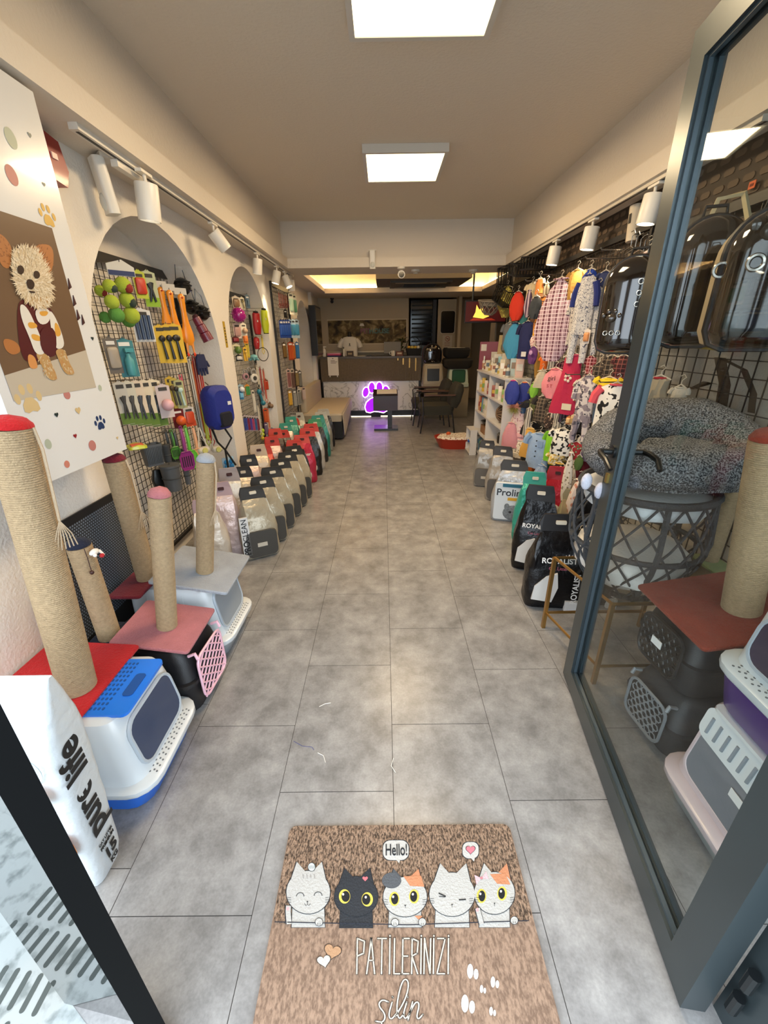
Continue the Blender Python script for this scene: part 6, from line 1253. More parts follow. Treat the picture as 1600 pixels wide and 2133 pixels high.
for k in range(5): card('silver stick '+ORD[k]+' from the left in the row at the bottom of the far grid', 606+k*4, 858, 886, 5, x3, '#8f8a84', '#b9b4ac', 'sticks', gx=G3, name='stick_pack', cat='packaged stick', group='silver sticks on the far grid')

# ================================================================ BAGS OF LITTER ALONG THE LEFT
def litter_bag(label, loc, rz, w, d, h, body, band, flap, txt=None, face=None, group=None, tcol='#1a1a1a', scale=1, name='litter_bag'):
    t = thing(name, label, 'litter bag', loc, rz, group)
    bm_ = mat(body, .3, bump=1.0, bscale=18, metal=.25)
    b = MB(); n = 12; rs = []
    for i in range(n+1):
        q = i/n; z = h*.88*q; k = 1 if q < .5 else max(0, 1-((q-.5)/.5)**1.3)
        dd = .006+(d/2-.006)*k**.7*(1+.10*math.sin(PI*min(1, q/.6))); ww = w/2*(.62+.38*k**.8)
        if i == 0: dd *= .85; ww *= .92
        ring = rr(ww, dd, dd*.6, z, 0, 0, 3)
        if q > .5: ring = [Vector((p.x, p.y*(1+.8*math.sin(p.x*95+q*3)*(1-k)*.8), p.z+.004*math.sin(p.x*60))) for p in ring]
        rs.append(ring)
    b.loft(rs); b.jitter(.010, 13); b.build('sack', bm_, t)
    fw = w*.33
    b = MB(); b.prism([(-fw, -.004, h*.865), (fw, -.004, h*.865), (fw*.9, .010, h*.98), (fw*.75, .012, h*1.06), (-fw*.9, .012, h*1.06), (-fw*1.08, .009, h*.97)], (0, .007, .002)); b.jitter(.004, 20); hf = b.build('handle_flap', mat(flap, .55), t, 0)
    b = MB(); b.prism([Vector((p.x, -.001+p.y*.2, h*.975+p.y)) for p in rr(w*.09, h*.02, .006, 0)], (0, .014, 0)); b.build('grip_hole', mat('#c9c0ae' if flap[1] in '0123' else '#3a1210', .7), hf, 0)
    yy = -d/2-.016
    if band: b = MB(); b.loft([[Vector((p.x, yy+o, h*.25+p.y)) for p in rr(w*.42*k, h*.21*k, .04, 0)] for o, k in ((.014, 1), (0, .97))]); fpn = b.build('front_panel', mat(band, .45), t)
    if band: b = MB(); b.box((0, yy-.002, h*.24), (w*.26, .003, h*.06)); b.build('logo_patch', mat('#b9b2a4', .5), fpn, 0)
    if face:
        b = MB(); b.ball((0, yy+.004, h*.48), (w*.2, .008, h*.085), 14); b.build('cat_face', mat(face, .5), t)
        for s_ in (-1, 1): b = MB(); b.ball((s_*w*.07, yy-.006, h*.49), (.008, .003, .005), 8); b.build('cat_eye', mat('#201c1a', .5), t)
        b = MB(); b.ball((0, yy+.004, h*.2), (w*.28, .006, h*.13), 14); b.build('white_belly', mat(face, .5), t)
    if txt:
        M = Matrix.Rotation(PI/2, 4, 'X')
        for (s_, size, x, z, vert, col) in txt:
            o = text(s_, size, mat(col, .5), t, (x, yy-.005, z), M=(M @ Matrix.Rotation(PI/2, 4, 'Z')) if vert else M, bold=size*.02)
    return t
SV, CHR, BRN = '#a9a294', '#3c3a36', '#201b14'
for k, y in enumerate((2.74, 2.97, 3.22, 3.47, 3.70, 3.93)):
    side = ['nearest, beside the white sack, marked PROCLEAN', 'second nearest', 'third nearest', 'fourth nearest', 'fifth nearest', 'sixth, marked PROCLEAN in blue, before the red-topped bags'][k]
    b_ = k in (0, 5); t = litter_bag('cream silver litter bag with grey panel, '+side, (-.945+.012*k, y, 0), .50, .27, .17, .50, '#a59c88', CHR, BRN, group='cream silver litter bags')
    if b_:
        b = MB(); b.box((-.108, -.094, .20), (.058, .014, .30)); b.build('white_strip', mat('#d2d3d3', .5), t, 0)
        text('PRO', .058, mat('#15171c' if k == 0 else '#1d2f5c', .5), t, (-.108, -.103, .115), M=Matrix.Rotation(PI/2, 4, 'X') @ Matrix.Rotation(PI/2, 4, 'Z'), bold=.002); text('CLEAN', .055, mat('#15171c' if k == 0 else '#1d2f5c', .5), t, (-.108, -.103, .255), M=Matrix.Rotation(PI/2, 4, 'X') @ Matrix.Rotation(PI/2, 4, 'Z'))
for k in range(14):
    y = 2.50+k*.245
    col, flap, lab, face = [('#cfc6ba', '#a98f92', 'white sack', None), ('#c9b4b0', '#a98f92', 'pale pink bag', None), ('#d6d0c4', '#9c8f8c', 'white crinkled bag', None), ('#c9bba6', BRN, 'cream bag with dark top', None), ('#c9b0a8', BRN, 'beige pink bag with dark top', None), ('#c4b49e', '#b9a48c', 'cream bag', None), ('#b8453a', '#b5301f', 'red bag', '#cfc4ba'),
        ('#c9b2aa', '#b5301f', 'pink-grey bag with red top', None), ('#3a2f28', '#bd3a24', 'brown bag with orange-red top', '#cfc4ba'), ('#2c2524', '#b5301f', 'black bag with red top', '#cfc4ba'), ('#b9a79c', '#2f8a74', 'beige bag with teal top', None), ('#2e7a6c', '#2f8a74', 'teal bag', '#cfc4ba'), ('#6f8f84', '#c23a22', 'grey-green bag with scarlet top', None), ('#9a978c', '#b0ac9f', 'silver bag', None)][k]
    litter_bag(lab+' against the left wall, '+ORD[k]+' from the entrance', (-1.19+.02*(k % 2), y, 0), .35, .23, .14, .50+.03*(k % 3), col, (CHR if k in (3, 4) else None), flap, face=face, group='litter bags against the left wall')
litter_bag('crimson litter bag with a white cat face, foremost of the red-topped bags', (-.90, 4.42, 0), .22, .26, .15, .50, '#b02a44', None, '#b93a2c', face='#d8cfc6', txt=[('Super', .05, .02, .34, False, '#e6dcd4')])
litter_bag('black litter bag with red top just before the crimson one', (-.93, 4.18, 0), .22, .26, .15, .50, '#26211f', None, '#b5301f', face='#8f8a84')
for k, (y, body, flap, lab) in enumerate(((4.68, '#211e1d', '#b5301f', 'black litter bag with red top just beyond the crimson one'), (4.94, '#b7b3ac', '#b5301f', 'silver litter bag with red top beyond the crimson one'), (5.24, '#2e2c2a', '#3a8a5a', 'dark litter bag with green top beyond the silver one'), (5.52, '#2f7f74', '#2f8a7c', 'teal and silver litter bag beyond the red-topped ones'), (5.80, '#8f8e84', '#b9b5a8', 'silver patterned litter bag at the far end of the front row'), (6.06, '#26272a', '#b0aca0', 'black and silver litter bag nearest the daybed'))):
    litter_bag(lab, (-.88, y, 0), .22, .27, .14, .52, body, None, flap, face='#d2ccc0' if k in (0, 3) else None)
# ================================================================ RIGHT WALL
GX = RX-.05
g4 = grid_rack('long black wire grid on the right wall carrying the pet clothes', GX, 2.78, 5.6, .25, 2.085, top=.035)
g5 = grid_rack('black wire grid on the right wall behind the glass door', GX, 1.0, 2.74, .25, 2.02, sp=.07, top=.04, wr=.0022)
# painted swirls on the grey wall behind the grid
t = thing('wall_painting', 'dark brown brush swirls painted on the grey wall behind the glass door', 'wall painting', (0, 0, 0)); b = MB()
for pts, r in (([(1500, 745), (1510, 800), (1500, 860)], 16), ([(1500, 745), (1550, 770), (1570, 820), (1565, 860)], 9), ([(1440, 810), (1470, 795), (1490, 800)], 7)):
    q = [P(u, v, 'x', RX-.001) for u, v in pts]; b.prism([Vector((RX-.0008, p.y+dy*r/ppm(p), p.z)) for p, dy in [(a, 1) for a in q]+[(a, -1) for a in q[::-1]]], (-.0015, 0, 0))
b.build('brush_strokes', mat('#3f352b', .8), t, 0)
t = thing('price_tag', 'small orange price tag on the dark slotted panel at the upper right', 'tag', tuple(P(1567, 385, 'x', RX-.03))); b = MB(); b.box((0, 0, 0), (.003, .035, .028)); b.build('tag_card', mat('#d8622a', .5), t, 0); b = MB(); b.box((-.002, 0, 0), (.002, .02, .01)); b.build('printed_mark', mat('#7a2a10', .6), t, 0)
# ---- garments
def garment(label, ut, vt, vb, wpx, x, m, kind='shirt', trim=None, group=None, turn=-FA, name='pet_garment', cat='pet clothes', flare=1, tagc=None, hang=True, fac=.9, lean=0):
    y_ = P(ut, vt, 'x', x).y
    if y_ > 4.26 and P(ut, vb, 'x', x).z < 1.15: x *= 4.26/y_
    p, w, h = V(ut, vt, vb, wpx, x); w /= fac*.82; t = thing(name, label, cat, tuple(p), turn, group)
    if isinstance(m, str): m = mat(m, .85, bump=.4, bscale=40)
    tm = mat(trim, .85) if isinstance(trim, str) else (trim or m)
    prof = {'shirt': ((.30, .0), (.78, .06), (.86, .16), (.80, .4), (.84, .7), (.90, .97), (.88, 1)), 'dress': ((.26, 0), (.5, .07), (.52, .3), (.62, .45), (.86, .7), (1.0*flare, .95), (.98*flare, 1)),
            'suit': ((.30, 0), (.72, .08), (.80, .3), (.78, .6), (.84, .68)), 'bib': ((.25, 0), (.42, .05), (.8, .2), (1, .5), (.9, .8), (.5, 1)), 'skirt': ((.3, 0), (.6, .2), (.9, .6), (1.0, 1)), 'cape': ((.1, 0), (.45, .12), (.8, .35), (1, .62), (.7, .85), (.35, 1))}[kind]
    hh = h*(.66 if kind == 'suit' else 1); rs = []; ks = (hh/ prof[-1][1])
    dp = min(.035, w*.22)
    for hw, z in prof:
        rs.append([Vector((w*.5*hw*math.cos(2*PI*i/20), dp*(.35+.65*min(1, z*3))*math.sin(2*PI*i/20)*(1+.22*math.sin(7*2*PI*i/20+z*5)), -ks*z*(.66 if 0 else 1))) for i in range(20)])
    b = MB(); b.loft(rs); b.jitter(.008, 14); b.build('body', m, t)
    if kind in ('shirt', 'suit'):
        for s_ in (-1, 1): b = MB(); b.tube([(s_*w*.34, 0, -h*.08), (s_*w*.46, -.004, -h*.20), (s_*w*.50, -.008, -h*.34)], [w*.13, w*.13, w*.12], 8); b.jitter(.004, 20); b.build('sleeve', tm, t)
    if kind == 'suit':
        for s_ in (-1, 1): b = MB(); b.tube([(s_*w*.20, 0, -hh*.92), (s_*w*.26, -.004, -h*.82), (s_*w*.27, -.006, -h*.99)], [w*.19, w*.16, w*.13], 8); b.jitter(.004, 20); b.build('trouser_leg', m, t)
    if kind == 'dress' and flare > 1:
        for k in (.80, .92): b = MB(); b.loft([[Vector((w*.5*f*math.cos(2*PI*i/28), dp*1.3*math.sin(2*PI*i/28)*(1+.2*math.sin(9*2*PI*i/28)), -h*z)) for i in range(28)] for f, z in ((.7*flare, k-.06), (1.05*flare, k), (1.12*flare, k+.05))]); b.build('ruffle', tm, t)
    b = MB(); b.torus((0, 0, -.004), w*.16, .006, 'z', 14, 5, sq=.5); b.build('neckband', tm, t)
    if hang:
        b = MB(); b.tube([(w*.3, 0, -h*.05), (0, 0, .012), (-w*.3, 0, -h*.05)], .004, 5); b.tube([(0, 0, .012), (0, 0, .03), (.014, 0, .045), (.004, 0, .058), (-.01, 0, .05)], .0022, 5); b.build('hanger', mat('#cfc6b4', .4), t)
    if tagc: b = MB(); b.box((w*.1, -dp*1.25, -h*.86), (w*.28, .002, min(.045, h*.16))); b.build('price_tag', mat(tagc, .6), t, 0)
    return t
plaid = patmat('plaid', '#c3a9b4', '#7a4a5c', '#e0ccd4', scale=120); cowm = patmat('cow', '#dcd8cf', '#141314', scale=28); camo = patmat('camo', '#cdc3bf', '#8a7f86', '#4a4550', scale=22)
scrb = patmat('scribble', '#c9c6c4', '#2d3656', scale=30); flw = patmat('flower', '#1b1614', '#d3c4a8', '#b06a3a', scale=34); flw2 = patmat('flower', '#dcd3c4', '#8f7f6a', '#5f6a44', scale=44); flp = patmat('flower', '#dcc3bf', '#b8838a', '#8a4a5a', scale=44)
bear = patmat('flower', '#e0cfc4', '#c98a72', '#8f4f3c', scale=22); brp = patmat('plaid', '#3b322b', '#57493e', '#7a6a5a', scale=110); wstr = patmat('vstripe', '#c9c2b6', '#6f6a66', scale=260); berry = patmat('dots', '#a3242a', '#3f6a34', '#d8cfc4', scale=40)
X1, X2, X3 = 1.40, 1.36, 1.32
for a in (
 ('red pouch-shaped dog harness at the top far end of the clothes', 1080, 608, 668, 26, X1, '#c9321c', 'bib', '#8c1a14'),
 ('yellow-green floral cloth at the top far end, behind the red harness', 1058, 596, 662, 30, 1.42, patmat('flower', '#8a7a3a', '#d0c25a', '#6a8a3a', scale=36), 'cape'),
 ('purple and white scarf cloth between the red harness and the grey one', 1104, 604, 662, 16, X1, patmat('vstripe', '#4a3550', '#b8a4b0', scale=200), 'cape'),
 ('dark grey oval harness in the top row', 1118, 618, 664, 22, X2, '#2f343a', 'bib', '#1c1f22'),
 ('orange shirt with white collar in the top row', 1126, 580, 612, 16, X1, '#c97a3a', 'shirt', '#d8cfc0'),
 ('large mauve plaid dress with white lines in the top row', 1170, 580, 752, 76, X2, plaid, 'cape'),
 ('mustard coat behind the plaid dress, with a white price card', 1204, 562, 625, 30, 1.44, '#a9813c', 'shirt', '#8a642a', None, -FA, 'pet_garment', 'pet clothes', 1, '#d8d4cb'),
 ('white suit with navy scribbles and navy cuffs, nearest of its row', 1228, 572, 758, 38, X2, scrb, 'suit', '#1d2a6e'),
 ('second scribble-print suit half behind the bubble backpack', 1248, 600, 740, 30, 1.43, scrb, 'suit', '#c9c3ba'),
 ('bright blue cap-shaped hood at the top of the scribble suits', 1231, 562, 585, 26, 1.40, '#1c3f9c', 'skirt'),
 ('light blue hooded towel coat, farthest of the blue pair', 1073, 672, 748, 36, X1, '#3f8fb8', 'cape', '#1d2f4a'),
 ('navy coat beside the light blue one', 1100, 670, 748, 30, X1, '#141c4e', 'shirt', '#101640', None, -FA, 'pet_garment', 'pet clothes', 1, '#c9c9c9'),
 ('small yellow garment right of the navy coat', 1119, 674, 698, 12, X1, '#d8a02a', 'skirt'),
 ('pink and grey print top above the purple one', 1113, 698, 722, 12, X1, flp, 'bib'), ('purple bib with a small drawing in the middle row', 1112, 722, 758, 17, X2, '#5c2f6a', 'bib'),
 ('bright orange garment under the plaid dress', 1135, 742, 770, 15, 1.43, '#d8661c', 'shirt'),
 ('white striped garment under the plaid dress', 1154, 738, 768, 20, 1.45, wstr, 'shirt'),
 ('pink bib with dark lettering in the middle row', 1158, 768, 830, 40, X2, '#d8838c', 'bib', '#c96a78'),
 ('white ruffled skirt left of the pink bib', 1130, 772, 808, 26, X1, patmat('hstripe', '#c4bba9', '#a89e8c', scale=500), 'skirt'),
 ('lime green small top under the white ruffled skirt', 1115, 796, 828, 16, X1, '#7ab53a', 'bib'),
 ('magenta swim top with navy body at the far end of the middle row', 1070, 792, 842, 26, X1, '#2c3a8c', 'bib', '#b8307a'), ('navy and orange swim suit beside the magenta one', 1094, 796, 842, 24, X1, '#24307c', 'bib', '#d06a3a'),
 ('crimson red dress with pink hem, largest of the middle row', 1196, 738, 862, 56, X2, '#b01f44', 'dress', '#c9546a', None, -FA, 'pet_garment', 'pet clothes', 1, '#d0c4aa'),
 ('white print pyjama in the middle row beside the crimson dress', 1214, 790, 836, 22, 1.40, flw2, 'shirt'),
 ('grey marbled long suit hanging between the crimson and yellow ones', 1228, 782, 924, 36, X2, camo, 'suit'),
 ('red plaid narrow shirt behind the marbled suit', 1232, 742, 790, 16, 1.44, patmat('plaid', '#b04a50', '#7a2028', '#d8a4a4', scale=150), 'shirt'),
 ('brown and white plaid shirt hanging near the door frame', 1250, 756, 796, 16, 1.46, brp, 'shirt'),
 ('shirt with black cow spots, coral sleeves and yellow edges by the door', 1286, 800, 920, 62, 1.34, cowm, 'shirt', '#d8505a'),
 ('yellow shirt collar behind the cow-spotted shirt', 1270, 788, 822, 40, 1.42, '#d8b91c', 'shirt', '#d8b91c'),
 ('floral pink hat-shaped dress with ruffles at the far end', 1082, 846, 918, 38, X1, flp, 'dress', '#d8a4aa', None, -FA, 'pet_garment', 'pet clothes', 1.15),
 ('floral grey-green dress under the pink ruffled one', 1082, 916, 952, 38, X1, flw2, 'dress', '#c9c2b4', None, -FA, 'pet_garment', 'pet clothes', 1.1),
 ('pale grey striped dress beside the pink ruffled one', 1104, 850, 908, 18, X1, wstr, 'dress'),
 ('dark brown plaid coat in the third row', 1136, 826, 878, 36, X1, brp, 'shirt', '#2c2622'), ('second brown plaid coat with a white tag', 1152, 838, 872, 24, 1.43, brp, 'shirt', '#2c2622', None, -FA, 'pet_garment', 'pet clothes', 1, '#d8d4cb'),
 ('yellow satin dress left of the denim shirt', 1106, 892, 952, 32, 1.38, '#cf9f4a', 'dress', '#d8b36a'), ('burnt orange long dress hanging under the yellow satin one', 1110, 950, 1012, 26, 1.38, '#a8551c', 'dress'),
 ('light blue denim shirt with dark buttons in the lower row', 1126, 902, 974, 44, 1.32, '#8fa6c4', 'shirt', '#86a0c0'), ('pale blue denim dress hanging below the denim shirt', 1128, 968, 1022, 30, 1.34, '#93a8c6', 'cape'),
 ('lime green shirt right of the denim shirt', 1154, 896, 960, 26, 1.36, '#7fc02a', 'shirt', '#6aa822'), ('black and white cow-print shirt right of the lime one', 1174, 894, 946, 38, 1.36, cowm, 'shirt', cowm),
 ('black shirt with white scribbles near the price cards', 1190, 872, 912, 26, 1.44, patmat('scribble', '#121212', '#c9c6c0', scale=20), 'shirt'),
 ('black floral dress with cream flowers in the lowest row', 1166, 964, 1052, 38, 1.34, flw, 'dress', '#c9a84a'), ('second black floral dress behind the first', 1178, 960, 1040, 26, 1.42, flw, 'dress', '#8f7a34'),
 ('white floral narrow trousers in the lowest row', 1191, 942, 1050, 17, 1.33, flw2, 'cape'), ('red strawberry-print top above the floral trousers', 1202, 922, 956, 20, 1.37, berry, 'shirt'),
 ('olive green garment right of the strawberry top', 1208, 950, 978, 14, 1.38, '#4f6630', 'bib'),
 ('white garment with pink bear prints beside the rope basket', 1208, 998, 1082, 30, 1.32, bear, 'cape'),
 ('beige cotton dress with a crimson collar behind the glass door', 1376, 786, 862, 50, 1.38, '#9f937e', 'dress', '#a31a2c', None, -FA, 'pet_garment', 'pet clothes', 1.05),
 ('white fluffy collar garment behind the beige dress', 1418, 806, 850, 26, 1.44, '#b9b2a4', 'shirt'),
 ('pink and white print shirt hanging at the top beside the bubble backpack', 1352, 524, 640, 34, 1.44, flp, 'shirt'),
 ('dark red small garment high behind the bubble backpack', 1300, 742, 790, 30, 1.47, patmat('plaid', '#5c1f22', '#3a1416', '#8a4a44', scale=130), 'shirt'),
 ('black and grey plaid small coat behind the yellow collar', 1276, 742, 784, 26, 1.47, brp, 'shirt'),
 ('teal and white small skirt between the orange shirt and plaid dress', 1140, 590, 612, 12, 1.43, patmat('vstripe', '#d8c9ae', '#8a7a5a', scale=220), 'skirt'),
 ('dark blue garment behind the price card at the top', 1262, 566, 600, 24, 1.46, '#27325c', 'shirt'),
 ('black satin garment with white loops in the third row', 1096, 832, 848, 28, 1.42, '#11131f', 'shirt'),
 ('brown printed bandana in the third row', 1146, 862, 892, 18, 1.40, patmat('dots', '#3a2a22', '#b99a84', scale=50), 'cape'),
 ('white and yellow banana-print top above the black floral dress', 1158, 946, 966, 26, 1.38, patmat('camo', '#d8ccae', '#c9a63c', scale=40), 'shirt'),
 ('dark green long garment hanging under the lime shirt', 1150, 956, 1000, 18, 1.42, '#2c4a2a', 'cape'),
 ('black long skirt hanging low beside the Proline bag', 1112, 1012, 1050, 26, 1.44, '#141212', 'skirt'),
 ('dark brown coat hanging behind the orange long dress', 1128, 984, 1046, 26, 1.45, '#241a16', 'cape'),
 ('purple and black striped coat in the third row', 1180, 838, 880, 20, 1.46, patmat('vstripe', '#1c1720', '#4a3a54', scale=240), 'shirt')):
    a = list(a); kw = dict(zip(('label', 'ut', 'vt', 'vb', 'wpx', 'x', 'm', 'kind', 'trim', 'group', 'turn', 'name', 'cat', 'flare', 'tagc'), a)); garment(**kw)
FILL = []
for lab, u, v0, v1, w_, m, kd, tr in (
 ('teal shirt hanging behind the red harness', 1092, 640, 690, 20, '#2f6f74', 'shirt', None), ('brown corduroy coat behind the navy coat', 1118, 620, 690, 24, '#5c4030', 'shirt', '#3a281e'), ('cream knitted top behind the purple scarf', 1110, 590, 632, 22, '#c9b896', 'shirt', None),
 ('orange and brown patterned top behind the plaid dress', 1134, 618, 690, 30, patmat('camo', '#b8702c', '#4a2c1c', scale=40), 'shirt', None), ('mustard long garment half hidden by the plaid dress', 1136, 700, 800, 26, '#9c7430', 'cape', None), ('pale grey dotted shirt behind the scribble suit', 1212, 620, 720, 34, patmat('dots', '#b9b4b0', '#5f5a66', scale=50), 'shirt', None),
 ('maroon checked shirt behind the crimson dress', 1180, 752, 830, 34, patmat('plaid', '#6a2430', '#3a1018', '#a8707a', scale=120), 'shirt', None), ('charcoal wool coat behind the marbled suit', 1224, 800, 900, 36, '#26272b', 'shirt', None), ('white lace dress behind the pink bib', 1146, 790, 850, 30, '#cfc7ba', 'dress', None),
 ('denim dungarees behind the swim tops', 1088, 800, 860, 28, '#3b5578', 'suit', None), ('olive jacket behind the lime top', 1122, 800, 862, 26, '#59603a', 'shirt', None), ('coral pink top between the crimson dress and the marbled suit', 1210, 830, 880, 26, '#c9686a', 'shirt', None),
 ('black coat behind the denim shirt', 1112, 880, 960, 34, '#16161a', 'shirt', None), ('gold satin top behind the cow-print shirt', 1180, 900, 950, 30, '#b98e3c', 'shirt', None), ('dark green coat behind the lime shirt', 1142, 900, 980, 30, '#22402a', 'shirt', None),
 ('grey plaid dress behind the black scribble shirt', 1206, 872, 950, 28, brp, 'dress', None), ('cream printed dress low behind the floral trousers', 1198, 960, 1060, 30, flw2, 'dress', None), ('black printed skirt low behind the black floral dress', 1150, 990, 1060, 34, flw, 'skirt', None),
 ('rust coloured dress low behind the denim dress', 1124, 960, 1040, 34, '#8a4a22', 'dress', None), ('wine red cloth low beside the strawberry top', 1222, 930, 1010, 22, '#6a1a28', 'cape', None), ('pale blue striped top behind the cow-spotted shirt', 1262, 800, 880, 34, patmat('vstripe', '#a8b8c8', '#6f86a4', scale=220), 'shirt', None),
 ('lilac hooded top behind the white garment with bears', 1232, 900, 960, 24, '#8f84a4', 'shirt', None), ('yellow hem dress under the cow-spotted shirt', 1268, 880, 930, 44, '#d0b020', 'dress', None), ('white and black dotted cloth under the marbled suit', 1222, 900, 940, 26, cowm, 'cape', None),
 ('dark navy cape at the top beside the mustard coat', 1186, 590, 650, 24, '#1c2440', 'cape', None), ('peach satin top under the orange shirt in the top row', 1132, 600, 640, 20, '#d09a70', 'shirt', None), ('grey knitted vest behind the light blue towel coat', 1062, 672, 730, 24, '#6f7276', 'shirt', None),
 ('pink tutu low behind the floral ruffled dress', 1066, 880, 930, 30, '#c98a94', 'skirt', None), ('dark plum dress low at the far end', 1060, 930, 985, 26, '#3c1f34', 'dress', None), ('striped beige top behind the price cards', 1172, 856, 900, 30, wstr, 'shirt', None)):
    garment(lab, u, v0, v1, w_, 1.47, m, kd, tr)
# buttons and prints that belong to two of them
def find(sub): return [o for o in bpy.data.objects if o.get('label', '').startswith(sub)][0]
g = find('light blue denim shirt')
for k in range(4): b = MB(); b.lathe([(.006, -.042), (.006, -.046)], (.0, 0, -.06-k*.045), 8, ax='y'); b.build('button', mat('#16181f', .4), g)
b = MB(); b.box((.035, -.042, -.085), (.045, .003, .05)); b.build('chest_pocket', mat('#7f97b8', .85), g, 0)
g = find('pink bib with dark'); text('girl', .05, mat('#2a1d22', .7), g, (0, -.043, -.07), (PI/2, 0, 0)); text('S T', .035, mat('#a0303c', .7), g, (-.01, -.043, -.13), (PI/2, 0, 0))
g = find('crimson red dress'); b = MB(); [b.ball((.0+.02*math.cos(k*1.26), -.040, -.16+.02*math.sin(k*1.26)), (.011, .003, .011), 8) for k in range(5)]; b.build('flower_patch', mat('#d8c3b4', .8), g)
g = find('purple bib'); b = MB(); b.ball((0, -.038, -.05), (.018, .003, .02), 10); b.build('round_print', mat('#b48fb8', .8), g)
# fluffy skirt
t = garment('fluffy peach and olive tutu at the far end of the third row', 1074, 836, 848, 14, X2, '#d8907a', 'skirt')
b = MB(); random.seed(9)
for k in range(420):
    a = random.uniform(0, 2*PI); e = random.uniform(-1.2, .4); L_ = random.uniform(.05, .12); d_ = Vector((math.cos(a)*math.cos(e), math.sin(a)*math.cos(e), math.sin(e))); q = Vector((0, 0, -.05)); n_ = d_.orthogonal().normalized()*.0022; b.poly([q+d_*.02+n_, q+d_*.02-n_, q+d_*L_], 0 if math.sin(e) > -.35 else 1)
b.build('fluffy_tulle', [mat('#d8a48c', .95), mat('#a39a4c', .95)], t, 0)
# cards hanging among clothes
card('tall white size card on the mustard coat in the top row', 1206, 598, 628, 22, 1.33, '#d8d4c8', '#b9b4a8', 'blister', side=-1, gx=GX, name='size_card', cat='card')
card('beige price card below the crimson dress', 1196, 862, 886, 10, 1.33, '#cdb48a', '#a98a5a', 'blister', side=-1, gx=GX, name='size_card', cat='card'); card('brown price card left of the beige one below the crimson dress', 1186, 866, 884, 10, 1.34, '#b5713c', '#d8b07a', 'blister', side=-1, gx=GX, name='size_card', cat='card')
card('white patterned tag card left of the bubble backpack', 1225, 684, 716, 12, 1.33, '#d6cdc4', '#c98a5a', 'blister', side=-1, gx=GX, name='size_card', cat='card')
# rails sticking out of the grid
for k, (u, v, lab) in enumerate(((1290, 520, 'at the top beside the bubble backpack'), (1255, 538, 'at the top behind the scribble suit'), (1120, 585, 'at the top far end'), (1150, 572, 'above the plaid dress'), (1210, 780, 'above the marbled suit'), (1105, 838, 'in the third row'), (1140, 895, 'above the denim shirt'), (1160, 770, 'above the crimson dress'), (1286, 796, 'above the cow-spotted shirt'))):
    p = P(u, v, 'x', 1.38); t = thing('display_rail', 'thin chrome display rail '+lab, 'rail', tuple(p), 0, 'display rails'); b = MB(); b.tube([(GX-p.x, 0, 0), (-.10, 0, 0), (-.11, 0, .012)], .004, 6); b.build('bar', chrome, t); b = MB(); b.box((GX-p.x-.004, 0, 0), (.006, .03, .05)); b.build('wall_plate', chrome, t, 0)
for k in range(5): p = P(1318+k*9, 492+k*3, 'x', 1.42); t = thing('empty_hanger', 'empty wire hanger hook, '+ORD[k]+' from the left, above the bubble backpack', 'hanger', tuple(p), -FA, 'empty wire hangers'); b = MB(); b.tube([(0, 0, -.05), (0, 0, 0), (.014, 0, .012), (.006, 0, .028), (-.012, 0, .022)], .0022, 5); b.build('hook', chrome, t); b = MB(); b.tube([(-.05, 0, -.075), (0, 0, -.05), (.05, 0, -.075)], .003, 5); b.build('shoulder_bar', chrome, t)
# ---- black baskets at the far top
def crate(label, u, v, x, w, h, d, rz, rx, col='#111011'):
    p = P(u, v, 'x', x); t = thing('folding_crate', label, 'crate', tuple(p), rz, 'black slatted crates', rx=rx); b = MB()
    for z in (0, h): b.tube([(q.x, q.y, z) for q in rr(w/2, d/2, .01, 0, n=2)], .006, 5, closed=True)
    b.build('rim', mat(col, .5), t); b = MB()
    for i in range(9):
        x_ = -w/2+w*i/8
        for y_ in (-d/2, d/2): b.box((x_, y_, h/2), (.008, .004, h))
    for i in range(6):
        y_ = -d/2+d*i/5
        for x_ in (-w/2, w/2): b.box((x_, y_, h/2), (.004, .008, h))
    b.box((0, 0, .003), (w, d, .005)); b.build('slats', mat(col, .5), t, 0); return t
crate('upright black slatted crate at the far top of the clothes wall', 1049, 606, 1.42, .10, .24, .2, .2, 0)
crate('tilted black slatted crate in front of the upright one', 1050, 632, 1.38, .22, .16, .2, .5, .5)
crate('black crate lying on the grid top left of the spotlights', 1092, 574, 1.44, .26, .10, .22, .1, .2)
crate('second black crate on the grid top, nearer than the other', 1122, 562, 1.45, .26, .10, .22, .3, .1)
p = P(1018, 655, 'x', 1.30); t = thing('rope_pod_bed', 'grey rope net pod bed hung in front of the television', 'pet bed', tuple(p), .2, rx=.15); rp = mat('#8a7f70', .9); rad = 24/ppm(p); b = MB(); b.torus((0, 0, rad*1.05), rad, .010, 'z', 24); b.torus((0, 0, .0), rad*.35, .008, 'z', 16); b.build('rim', rp, t); b = MB()
for sgn in (-1, 1):
    for k in range(11): b.tube([(rad*(.35+.65*(q/6)**.6)*math.cos(2*PI*k/11+sgn*q*.14), rad*(.35+.65*(q/6)**.6)*math.sin(2*PI*k/11+sgn*q*.14), rad*1.05*q/6) for q in range(7)], .005, 5)
b.build('rope_net', rp, t); b = MB(); b.lathe([(rad*.2, rad*.5), (rad*.85, rad*.7), (rad*.9, rad*.95), (rad*.3, rad*1.1)], n=20); b.build('cushion', mat('#7f776c', .9), t)
b = MB(); b.tube([(rad, 0, rad*1.05), (GX-p.x, 0, rad*1.3)], .006, 5); b.build('bracket', wire, t)
